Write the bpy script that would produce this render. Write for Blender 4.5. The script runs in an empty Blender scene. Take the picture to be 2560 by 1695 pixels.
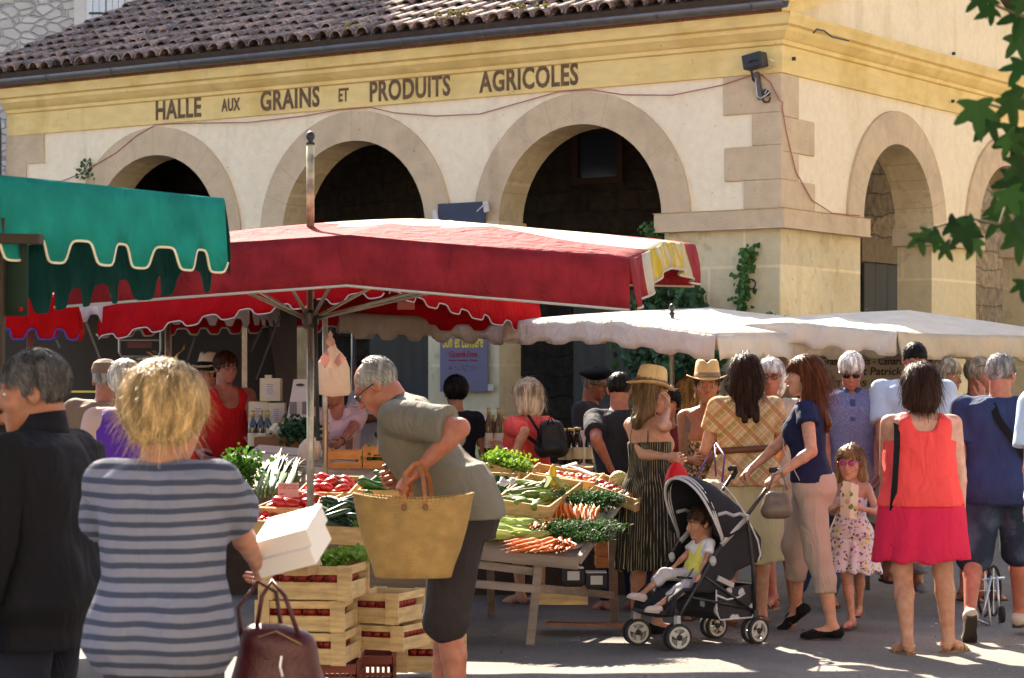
import bpy, math, random
import numpy as np
from mathutils import Vector, Matrix, Quaternion
rnd = random.Random(7)
F = 5850.0
CZ = 1.54
scene = bpy.context.scene
COL = scene.collection

def P(px, py, d):
    """photograph pixel at a distance from the camera -> point in the place"""
    return Vector(((px - 1280) / F * d, d, CZ - (py - 951) / F * d))
def GX(px, d):
    return (px - 1280) / F * d
V = Vector

# ------------------------------------------------------------------ materials
MATS = {}
def mat(name, col, rough=.8, n=0.0, ns=8.0, bump=0.0, bs=60.0, metal=0.0, spec=.4, col2=None, trans=0.0, pattern=None, isl=0.0, sheen=0.0, stretch=None, sss=0.0, fold=0.0):
    if name in MATS: return MATS[name]
    m = bpy.data.materials.new(name); m.use_nodes = True
    nt = m.node_tree; N = nt.nodes; L = nt.links
    b = N['Principled BSDF']; out = N['Material Output']
    b.inputs['Roughness'].default_value = rough
    b.inputs['Metallic'].default_value = metal
    b.inputs['Specular IOR Level'].default_value = spec
    if sheen: b.inputs['Sheen Weight'].default_value = sheen
    if sss:
        b.inputs['Subsurface Weight'].default_value = sss
        b.inputs['Subsurface Radius'].default_value = (.012, .005, .003)
        b.inputs['Subsurface Scale'].default_value = 1.0
    tc = N.new('ShaderNodeTexCoord'); co = tc.outputs['Object']
    if stretch:
        mp = N.new('ShaderNodeMapping'); mp.inputs['Scale'].default_value = stretch
        L.new(co, mp.inputs['Vector']); co = mp.outputs['Vector']
    rgb = N.new('ShaderNodeRGB'); rgb.outputs[0].default_value = (*col, 1)
    c = rgb.outputs[0]
    if pattern: c = pattern(nt, tc.outputs['Object'], c)
    if col2:
        nz = N.new('ShaderNodeTexNoise'); nz.inputs['Scale'].default_value = ns; nz.inputs['Detail'].default_value = 6
        L.new(co, nz.inputs['Vector'])
        rp = N.new('ShaderNodeValToRGB'); rp.color_ramp.elements[0].position = .42; rp.color_ramp.elements[1].position = .6
        L.new(nz.outputs[0], rp.inputs[0])
        mx = N.new('ShaderNodeMix'); mx.data_type = 'RGBA'
        L.new(rp.outputs[0], mx.inputs[0]); L.new(c, mx.inputs[6]); mx.inputs[7].default_value = (*col2, 1)
        c = mx.outputs[2]
    if n:
        nz = N.new('ShaderNodeTexNoise'); nz.inputs['Scale'].default_value = ns * 1.7; nz.inputs['Detail'].default_value = 5
        L.new(co, nz.inputs['Vector'])
        mr = N.new('ShaderNodeMapRange'); mr.inputs[1].default_value = .3; mr.inputs[2].default_value = .7
        mr.inputs[3].default_value = 1 - n; mr.inputs[4].default_value = 1 + n
        L.new(nz.outputs[0], mr.inputs[0])
        mx = N.new('ShaderNodeVectorMath'); mx.operation = 'SCALE'
        L.new(c, mx.inputs[0]); L.new(mr.outputs[0], mx.inputs[3]); c = mx.outputs[0]
    if isl:
        g = N.new('ShaderNodeNewGeometry')
        mr = N.new('ShaderNodeMapRange'); mr.inputs[3].default_value = 1 - isl; mr.inputs[4].default_value = 1 + isl
        L.new(g.outputs['Random Per Island'], mr.inputs[0])
        mx = N.new('ShaderNodeVectorMath'); mx.operation = 'SCALE'
        L.new(c, mx.inputs[0]); L.new(mr.outputs[0], mx.inputs[3]); c = mx.outputs[0]
    L.new(c, b.inputs['Base Color'])
    if bump:
        nz = N.new('ShaderNodeTexNoise'); nz.inputs['Scale'].default_value = bs; nz.inputs['Detail'].default_value = 4
        L.new(co, nz.inputs['Vector'])
        bp = N.new('ShaderNodeBump'); bp.inputs['Strength'].default_value = bump; bp.inputs['Distance'].default_value = .01
        L.new(nz.outputs[0], bp.inputs['Height']); L.new(bp.outputs[0], b.inputs['Normal'])
        if fold:
            w1 = N.new('ShaderNodeTexNoise'); w1.inputs['Scale'].default_value = 5; w1.inputs['Detail'].default_value = 3; w1.inputs['Distortion'].default_value = 1.2
            mp = N.new('ShaderNodeMapping'); mp.inputs['Scale'].default_value = (1.6, 1.6, .8); mp.inputs['Rotation'].default_value = (.3, .5, 0); L.new(tc.outputs['Object'], mp.inputs['Vector']); L.new(mp.outputs[0], w1.inputs['Vector'])
            b2 = N.new('ShaderNodeBump'); b2.inputs['Strength'].default_value = fold; b2.inputs['Distance'].default_value = .045
            L.new(w1.outputs[0], b2.inputs['Height']); L.new(b2.outputs[0], bp.inputs['Normal'])
    if trans:
        t = N.new('ShaderNodeBsdfTranslucent'); L.new(c, t.inputs['Color'])
        ms = N.new('ShaderNodeMixShader'); ms.inputs[0].default_value = trans
        L.new(b.outputs[0], ms.inputs[1]); L.new(t.outputs[0], ms.inputs[2]); L.new(ms.outputs[0], out.inputs['Surface'])
    MATS[name] = m
    return m

# little node helpers for cloth patterns
def nd(nt, t, **k):
    n = nt.nodes.new(t)
    for a, b in k.items(): setattr(n, a, b)
    return n
def mth(nt, op, a, b=None, c=None):
    n = nd(nt, 'ShaderNodeMath', operation=op)
    for i, x in enumerate((a, b, c)):
        if x is None: continue
        if isinstance(x, (int, float)): n.inputs[i].default_value = x
        else: nt.links.new(x, n.inputs[i])
    return n.outputs[0]
def mixc(nt, f, a, b):
    n = nd(nt, 'ShaderNodeMix', data_type='RGBA')
    for i, x in ((0, f), (6, a), (7, b)):
        if isinstance(x, tuple): n.inputs[i].default_value = (*x, 1)
        elif isinstance(x, (int, float)): n.inputs[i].default_value = x
        else: nt.links.new(x, n.inputs[i])
    return n.outputs[2]
def sep(nt, co):
    n = nd(nt, 'ShaderNodeSeparateXYZ'); nt.links.new(co, n.inputs[0]); return n.outputs
def noise(nt, co, s, det=3, stretch=None):
    if stretch:
        mp = nd(nt, 'ShaderNodeMapping'); mp.inputs['Scale'].default_value = stretch
        nt.links.new(co, mp.inputs['Vector']); co = mp.outputs['Vector']
    n = nd(nt, 'ShaderNodeTexNoise'); n.inputs['Scale'].default_value = s; n.inputs['Detail'].default_value = det
    nt.links.new(co, n.inputs['Vector']); return n.outputs[0]

# ------------------------------------------------------------------ mesh building
class MB:
    def __init__(s): s.v = []; s.f = []; s.mi = []; s.cur = 0
    def add(s, vs, fs):
        o = len(s.v); s.v += [tuple(v) for v in vs]
        for f in fs: s.f.append(tuple(i + o for i in f)); s.mi.append(s.cur)
    def box(s, c, size, R=None, bev=0.0):
        hx, hy, hz = size[0]/2, size[1]/2, size[2]/2
        vs = [V((x*hx, y*hy, z*hz)) for x in (-1, 1) for y in (-1, 1) for z in (-1, 1)]
        if R is not None: vs = [R @ v for v in vs]
        c = V(c); vs = [v + c for v in vs]
        s.add(vs, [(0,1,3,2), (4,6,7,5), (0,4,5,1), (2,3,7,6), (0,2,6,4), (1,5,7,3)])
    def bar(s, a, b, w, t, up=(0,0,1)):
        """rectangular bar from a to b: w across, t along `up`"""
        a, b = V(a), V(b); d = (b - a); Ln = d.length
        if Ln < 1e-6: return
        d = d/Ln; u = V(up); x = d.cross(u)
        if x.length < 1e-4: x = d.cross(V((0, 1, 0)))
        x.normalize(); u = x.cross(d)
        R = Matrix((x, d, u)).transposed()
        s.box((a + b)/2, (w, Ln, t), R)
    def tube(s, pts, r, seg=8, cap=True):
        pts = [V(p) for p in pts]; n = len(pts)
        rs = r if isinstance(r, (list, tuple)) else [r]*n
        t0 = (pts[1] - pts[0]).normalized()
        x = t0.orthogonal().normalized(); vs = []
        for i, p in enumerate(pts):
            t = ((pts[min(i+1, n-1)] - pts[max(i-1, 0)])).normalized()
            x = (x - t*x.dot(t))
            x = x.normalized() if x.length > 1e-6 else t.orthogonal().normalized()
            y = t.cross(x)
            for k in range(seg):
                a = 2*math.pi*k/seg
                vs.append(p + (x*math.cos(a) + y*math.sin(a))*rs[i])
        fs = []
        for i in range(n-1):
            for k in range(seg):
                k2 = (k+1) % seg
                fs.append((i*seg+k, i*seg+k2, (i+1)*seg+k2, (i+1)*seg+k))
        if cap:
            fs.append(tuple(range(seg-1, -1, -1))); fs.append(tuple((n-1)*seg+k for k in range(seg)))
        s.add(vs, fs)
    def lathe(s, c, prof, seg=20, R=None, ex=1.0, ey=1.0):
        vs = []; fs = []; c = V(c)
        for (r, z) in prof:
            for k in range(seg):
                a = 2*math.pi*k/seg
                p = V((r*math.cos(a)*ex, r*math.sin(a)*ey, z))
                if R is not None: p = R @ p
                vs.append(p + c)
        for i in range(len(prof)-1):
            for k in range(seg):
                k2 = (k+1) % seg
                fs.append((i*seg+k, i*seg+k2, (i+1)*seg+k2, (i+1)*seg+k))
        fs.append(tuple(range(seg-1, -1, -1))); fs.append(tuple((len(prof)-1)*seg+k for k in range(seg)))
        s.add(vs, fs)
    def ball(s, c, r, seg=10, rings=6, R=None):
        if isinstance(r, (int, float)): r = (r, r, r)
        prof = []
        vs = []; fs = []; c = V(c)
        for i in range(rings+1):
            th = math.pi*(i/rings); rr = max(math.sin(th), .02); z = -math.cos(th)
            for k in range(seg):
                a = 2*math.pi*k/seg
                p = V((rr*math.cos(a)*r[0], rr*math.sin(a)*r[1], z*r[2]))
                if R is not None: p = R @ p
                vs.append(p + c)
        for i in range(rings):
            for k in range(seg):
                k2 = (k+1) % seg
                fs.append((i*seg+k, i*seg+k2, (i+1)*seg+k2, (i+1)*seg+k))
        s.add(vs, fs)
    def grid(s, rows):
        nu = len(rows); nv = len(rows[0]); vs = [p for r in rows for p in r]
        s.add(vs, [(i*nv+j, i*nv+j+1, (i+1)*nv+j+1, (i+1)*nv+j) for i in range(nu-1) for j in range(nv-1)])

class T:
    """a thing: an Empty at its base, parts given in world coordinates (or local with local=True)"""
    def __init__(s, name, label, cat, loc=(0,0,0), rz=0.0, group=None, kind=None):
        e = bpy.data.objects.new(name, None); COL.objects.link(e); e.empty_display_size = .1
        s.M = Matrix.Translation(V(loc)) @ Matrix.Rotation(rz, 4, 'Z'); e.matrix_world = s.M
        s.Mi = s.M.inverted()
        e['label'] = label; e['category'] = cat
        if group: e['group'] = group
        if kind: e['kind'] = kind
        s.e = e
    def part(s, name, mb, m, parent=None, smooth=False, local=False, label=None, auto=None, solid=0.0, bev=0.0):
        o = rawobj(name, mb, m, smooth, s.Mi if not local else None, auto, solid, bev)
        o.parent = parent if parent is not None else s.e
        if label: o['label'] = label
        return o
def rawobj(name, mb, m, smooth=False, Mi=None, auto=None, solid=0.0, bev=0.0):
    me = bpy.data.meshes.new(name)
    vs = mb.v
    if Mi is not None: vs = [tuple(Mi @ V(v)) for v in vs]
    me.from_pydata(vs, [], mb.f); 
    ms = m if isinstance(m, (list, tuple)) else [m]
    for x in ms: me.materials.append(x)
    if len(ms) > 1: me.polygons.foreach_set('material_index', mb.mi)
    if smooth: me.polygons.foreach_set('use_smooth', [True]*len(me.polygons))
    me.update()
    o = bpy.data.objects.new(name, me); COL.objects.link(o)
    if auto is not None:
        me.polygons.foreach_set('use_smooth', [True]*len(me.polygons)); me.set_sharp_from_angle(angle=math.radians(auto))
    if solid:
        md = o.modifiers.new('Solid', 'SOLIDIFY'); md.thickness = solid; md.offset = 0
    if bev:
        md = o.modifiers.new('Bevel', 'BEVEL'); md.width = bev; md.segments = 2; md.limit_method = 'ANGLE'
    return o
def single(name, label, cat, mb, m, loc=(0,0,0), group=None, kind=None, **k):
    """a thing that is one mesh; geometry in world coordinates"""
    M = Matrix.Translation(V(loc))
    o = rawobj(name, mb, m, Mi=M.inverted(), **k); o.location = loc
    if label: o['label'] = label
    if cat: o['category'] = cat
    if group: o['group'] = group
    if kind: o['kind'] = kind
    return o
def copytree(root, label=None, loc=None, rz=None):
    r = root.copy(); COL.objects.link(r)
    if label: r['label'] = label
    if loc is not None: r.location = loc
    if rz is not None: r.rotation_euler = (0, 0, rz)
    for ch in list(root.children):
        c = ch.copy(); COL.objects.link(c); c.parent = r
        for g in ch.children:
            d = g.copy(); COL.objects.link(d); d.parent = c
    return r

def text_mesh(txt, size=1.0, extrude=.002, bold=0.0, sx=1.0, align='LEFT', shear=0.0, spacing=1.0):
    cu = bpy.data.curves.new('t', 'FONT'); cu.body = txt; cu.size = size; cu.extrude = extrude; cu.offset = bold
    cu.align_x = align; cu.resolution_u = 3; cu.shear = shear; cu.space_character = spacing
    o = bpy.data.objects.new('t', cu); COL.objects.link(o)
    dg = bpy.context.evaluated_depsgraph_get()
    me = bpy.data.meshes.new_from_object(o.evaluated_get(dg))
    mb = MB(); mb.v = [(v.co.x*sx, v.co.y, v.co.z) for v in me.vertices]; mb.f = [tuple(p.vertices) for p in me.polygons]; mb.mi = [0]*len(mb.f)
    bpy.data.objects.remove(o); bpy.data.meshes.remove(me); bpy.data.curves.remove(cu)
    return mb
def place(mb, X, Y, Z, o):
    R = Matrix((V(X), V(Y), V(Z))).transposed(); o = V(o)
    mb.v = [tuple(R @ V(v) + o) for v in mb.v]; return mb
def widthof(mb): return max(v[0] for v in mb.v) - min(v[0] for v in mb.v)

# ------------------------------------------------------------------ signed-distance modelling (continuous bodies, hair, clothes)
def f_cone(a, b, ra, rb, flat=None, sc=None):
    a = np.array(a, np.float32); b = np.array(b, np.float32); ba = b - a; L2 = float(ba @ ba) + 1e-9
    def f(X, Y, Z):
        px, py, pz = X - a[0], Y - a[1], Z - a[2]
        t0 = (px*ba[0] + py*ba[1] + pz*ba[2]) / L2; t = np.clip(t0, 0, 1)
        d = np.sqrt((px - t*ba[0])**2 + (py - t*ba[1])**2 + (pz - t*ba[2])**2) - (ra + (rb - ra)*t)
        if flat: d = np.maximum(d, (t0 - 1)*math.sqrt(L2))
        if flat == 2: d = np.maximum(d, -t0*math.sqrt(L2))
        return d
    r = max(ra, rb); lo = np.minimum(a, b) - r; hi = np.maximum(a, b) + r
    return (f, lo, hi)
def f_ell(c, r, R=None):
    c = np.array(c, np.float32); r = np.array(r, np.float32)
    Rm = None if R is None else np.array(R, np.float32)
    def f(X, Y, Z):
        px, py, pz = X - c[0], Y - c[1], Z - c[2]
        if Rm is not None:
            px, py, pz = (px*Rm[0,0] + py*Rm[1,0] + pz*Rm[2,0], px*Rm[0,1] + py*Rm[1,1] + pz*Rm[2,1], px*Rm[0,2] + py*Rm[1,2] + pz*Rm[2,2])
        k0 = np.sqrt((px/r[0])**2 + (py/r[1])**2 + (pz/r[2])**2)
        k1 = np.sqrt((px/r[0]**2)**2 + (py/r[1]**2)**2 + (pz/r[2]**2)**2) + 1e-6
        return k0*(k0 - 1)/k1
    m = float(r.max()) if R is not None else r
    return (f, c - m, c + m)
def f_loft(o, R, zs, hw, r, yo, xo=None):
    """stadium-section column along local z of frame (o, R)"""
    o = np.array(o, np.float32); Rm = np.array(R, np.float32)
    zs = np.array(zs); hw = np.array(hw); r = np.array(r); yo = np.array(yo); w = np.maximum(hw - r, 0.0)
    def f(X, Y, Z):
        px, py, pz = X - o[0], Y - o[1], Z - o[2]
        x = px*Rm[0,0] + py*Rm[1,0] + pz*Rm[2,0]; y = px*Rm[0,1] + py*Rm[1,1] + pz*Rm[2,1]; z = px*Rm[0,2] + py*Rm[1,2] + pz*Rm[2,2]
        W = np.interp(z, zs, w); RR = np.interp(z, zs, r); YO = np.interp(z, zs, yo)
        d2 = np.hypot(np.maximum(np.abs(x) - W, 0), y - YO) - RR
        dz = np.maximum(zs[0] - z, z - zs[-1])
        return (np.hypot(np.maximum(d2, 0), np.maximum(dz, 0)) + np.minimum(np.maximum(d2, dz), 0))*.9
    m = max(hw.max(), (r + abs(yo)).max()); pts = []
    for z in (zs[0], zs[-1]):
        for sx in (-1, 1):
            for sy in (-1, 1):
                pts.append(o + Rm @ np.array([sx*m, sy*m, z]))
    pts = np.array(pts)
    return (f, pts.min(0), pts.max(0))

def surfnets(D, ox, h):
    s = D < 0
    c = [(i, j, k) for i in (0, 1) for j in (0, 1) for k in (0, 1)]
    nx, ny, nz = D.shape
    cnt = np.zeros((nx-1, ny-1, nz-1), np.int8)
    for (i, j, k) in c: cnt += s[i:nx-1+i, j:ny-1+j, k:nz-1+k]
    idx = np.argwhere((cnt > 0) & (cnt < 8))
    if len(idx) == 0: return np.zeros((0, 3)), np.zeros((0, 4), int)
    Vv = np.stack([D[idx[:,0]+i, idx[:,1]+j, idx[:,2]+k] for (i, j, k) in c], 1)
    C = np.array(c, float); acc = np.zeros((len(idx), 3)); n = np.zeros(len(idx))
    for a in range(8):
        for b in range(a+1, 8):
            if abs(C[a] - C[b]).sum() != 1: continue
            va, vb = Vv[:, a], Vv[:, b]; m = (va < 0) != (vb < 0)
            t = va[m]/(va[m] - vb[m]); acc[m] += C[a] + t[:, None]*(C[b] - C[a]); n[m] += 1
    verts = (idx + acc/n[:, None])*h + ox
    im = -np.ones((nx-1, ny-1, nz-1), np.int64); im[tuple(idx.T)] = np.arange(len(idx))
    Fs = []
    for ax in range(3):
        u, v = (ax+1) % 3, (ax+2) % 3
        sl0 = [slice(None)]*3; sl1 = [slice(None)]*3; sl0[ax] = slice(0, -1); sl1[ax] = slice(1, None)
        e = np.argwhere(s[tuple(sl0)] != s[tuple(sl1)])
        e = e[(e[:, u] > 0) & (e[:, v] > 0) & (e[:, u] < D.shape[u]-1) & (e[:, v] < D.shape[v]-1)]
        if len(e) == 0: continue
        q = []
        for (du, dv) in ((-1,-1), (0,-1), (0,0), (-1,0)):
            g = e.copy(); g[:, u] += du; g[:, v] += dv; q.append(im[tuple(g.T)])
        q = np.stack(q, 1); fl = s[tuple(e.T)]
        q[~fl] = q[~fl][:, ::-1]; q = q[(q >= 0).all(1)]; Fs.append(q)
    return verts, np.concatenate(Fs) if Fs else np.zeros((0, 4), int)

def sdf_eval(prims, h, lo=None, hi=None, warp=None):
    """prims: (op, (f, lo, hi), k) ; op in 'u','s','i' (i: f only)"""
    us = [p for p in prims if p[0] == 'u']
    if lo is None:
        lo = np.min([p[1][1] for p in us], 0) - 3*h; hi = np.max([p[1][2] for p in us], 0) + 3*h
    n = np.ceil((np.array(hi) - lo)/h).astype(int) + 1
    D = np.full(n, .5, np.float32)
    ax = [lo[i] + h*np.arange(n[i]) for i in range(3)]
    for op, pr, k in prims:
        if op == 'i':
            X, Y, Z = np.meshgrid(*ax, indexing='ij', sparse=True)
            D = np.maximum(D, pr(X, Y, Z)); continue
        f, a, b = pr; pad = k + 2.5*h
        i0 = np.maximum(np.floor((a - pad - lo)/h).astype(int), 0); i1 = np.minimum(np.ceil((b + pad - lo)/h).astype(int) + 1, n)
        if (i1 <= i0).any(): continue
        X, Y, Z = np.meshgrid(*[ax[q][i0[q]:i1[q]].astype(np.float32) for q in range(3)], indexing='ij', sparse=True)
        sl = tuple(slice(i0[q], i1[q]) for q in range(3))
        d = f(X, Y, Z); o = D[sl]
        if op == 'u':
            hh = np.maximum(k - np.abs(o - d), 0)/max(k, 1e-6); D[sl] = np.minimum(o, d) - hh*hh*k*.25
        elif op == 's':
            d = -d; hh = np.maximum(k - np.abs(o - d), 0)/max(k, 1e-6); D[sl] = np.maximum(o, d) + hh*hh*k*.25
    if warp is not None:
        X, Y, Z = np.meshgrid(*ax, indexing='ij', sparse=True); D = D + warp(X, Y, Z)
    D[0] = D[-1] = .5; D[:, 0] = D[:, -1] = .5; D[:, :, 0] = D[:, :, -1] = .5
    return D, np.array(lo)
def wrinkle(a, f=1.0, seed=0):
    r = np.random.RandomState(seed); ks = r.uniform(-1, 1, (7, 3))*np.array([26, 26, 17])*f; ph = r.uniform(0, 6, 7)
    def w(X, Y, Z):
        t = 0
        wx = X + .03*np.sin(11*Z + 5*Y); wz = Z + .04*np.sin(7*X + 9*Y)
        for k, p in zip(ks, ph): t = t + (1 - np.abs(np.sin(k[0]*wx + k[1]*Y + k[2]*wz + p))**.7)
        return (np.clip(t/7 - .42, -.5, .22)*a).astype(np.float32)
    return w
def mesh_np(name, parts, m, parent=None):
    """parts: list of (verts, quads)"""
    vs = np.concatenate([p[0] for p in parts]); off = 0; fs = []
    for v, q in parts: fs.append(q + off); off += len(v)
    fs = np.concatenate(fs); me = bpy.data.meshes.new(name)
    me.vertices.add(len(vs)); me.vertices.foreach_set('co', vs.astype(np.float32).ravel())
    me.loops.add(len(fs)*4); me.loops.foreach_set('vertex_index', fs.astype(np.int32).ravel())
    me.polygons.add(len(fs)); me.polygons.foreach_set('loop_start', np.arange(0, len(fs)*4, 4, dtype=np.int32))
    me.polygons.foreach_set('use_smooth', np.ones(len(fs), bool))
    me.materials.append(m); me.update(calc_edges=True); me.validate()
    o = bpy.data.objects.new(name, me); COL.objects.link(o)
    if parent is not None: o.parent = parent
    return o
def solid(prims, h, warp=None, lo=None, hi=None):
    D, l = sdf_eval(prims, h, lo, hi, warp); return surfnets(D, l, h)
# ------------------------------------------------------------------ people
def rx(a): c, s = math.cos(a), math.sin(a); return np.array([[1,0,0],[0,c,-s],[0,s,c]])
def ry(a): c, s = math.cos(a), math.sin(a); return np.array([[c,0,s],[0,1,0],[-s,0,c]])
def rz_(a): c, s = math.cos(a), math.sin(a); return np.array([[c,-s,0],[s,c,0],[0,0,1]])
R_ = math.radians
A = lambda *a: np.array(a, float)
def nrm(v): return v/(np.linalg.norm(v) + 1e-9)
def ik(a, t, l1, l2, pole):
    d = t - a; L = np.linalg.norm(d); L = min(max(L, abs(l1-l2)+.01), (l1+l2)*.999); u = nrm(d)
    x = (l1*l1 - l2*l2 + L*L)/(2*L); hgt = math.sqrt(max(l1*l1 - x*x, 1e-6))
    p = pole - u*(pole @ u); p = nrm(p)
    return a + u*x + p*hgt, a + u*L

SKIN = {}
def skin(tone):
    tones = {'fair': (.47,.255,.175), 'mid': (.38,.19,.12), 'tan': (.30,.135,.08), 'red': (.36,.145,.095), 'deep': (.18,.085,.05), 'pale': (.55,.36,.27)}
    return mat('skin_' + tone, tones[tone], .5, n=.16, ns=16, bump=.14, bs=110, spec=.35, sss=.12, col2=tuple(c*f for c, f in zip(tones[tone], (1.0, .86, .82))))
def hairmat(name, col, rough=.42):
    return mat('hair_' + name, col, rough, n=.3, ns=30, isl=.45, bump=.5, bs=90, stretch=(1,1,.14), spec=.10, col2=tuple(c*.42 for c in col))
HAIR = {'blond': (.66,.46,.22), 'grey': (.33,.32,.32), 'white': (.72,.70,.68), 'dark': (.012,.009,.008), 'brown': (.055,.024,.014), 'auburn': (.14,.045,.016),
        'ash': (.50,.42,.30), 'light': (.26,.155,.075), 'salt': (.12,.115,.115), 'silver': (.38,.36,.34), 'baby': (.075,.04,.022), 'curl': (.42,.25,.09)}

def hand_prims(w, d, n, s, curl, thumb=1, spread=1.0):
    """w wrist, d pointing direction, n palm normal, s scale; curl 0 straight .. 1 fist"""
    d = nrm(d); n = nrm(n - d*(n @ d)); x = np.cross(d, n)*thumb     # x: towards the thumb
    pr = []
    R = np.stack([x, n, d], 1)
    pr.append(('u', f_ell(w + d*.048*s, (.040*s, .017*s, .055*s), R), .006))
    pr.append(('u', f_cone(w - d*.02*s, w + d*.03*s, .026*s, .024*s), .012))
    lens = (.078, .086, .08, .062)
    for i in range(4):
        o = (.030 - .020*i)*spread
        b = w + d*(.088 - .004*abs(i-1.3))*s + x*o*s; dirn = nrm(d + x*o*1.2); cu = curl*(1 + .12*(i-1)) + .06*i
        a = b; r = .0092*s*(1, 1, .96, .84)[i]
        nn = R[:, 1].copy()
        for q, fr in enumerate((.45, .31, .24)):
            ang = cu*(1.15, 1.35, .8)[q]; od = dirn
            nn = nrm(nn - dirn*(nn @ dirn))
            dirn = nrm(od*math.cos(ang) + nn*math.sin(ang)); nn = nrm(nn*math.cos(ang) - od*math.sin(ang))
            e = a + dirn*lens[i]*fr*s
            pr.append(('u', f_cone(a, e, r, r*.9), .002)); a = e; r *= .9
        n = nrm(R[:, 1])
    t0 = w + d*.022*s + x*.026*s; t1 = t0 + (x*.62 + d*.62 + n*.35)*.036*s; t2 = t1 + (d*.85 + x*.18 + n*(.2 + .5*curl))*.032*s; t3 = t2 + (d*.9 - x*.1 + n*(.3 + .8*curl))*.024*s
    pr += [('u', f_cone(t0, t1, .0145*s, .0118*s), .008), ('u', f_cone(t1, t2, .0112*s, .0102*s), .002), ('u', f_cone(t2, t3, .0102*s, .008*s), .002)]
    c = w + d*.08*s
    return pr, c

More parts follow.
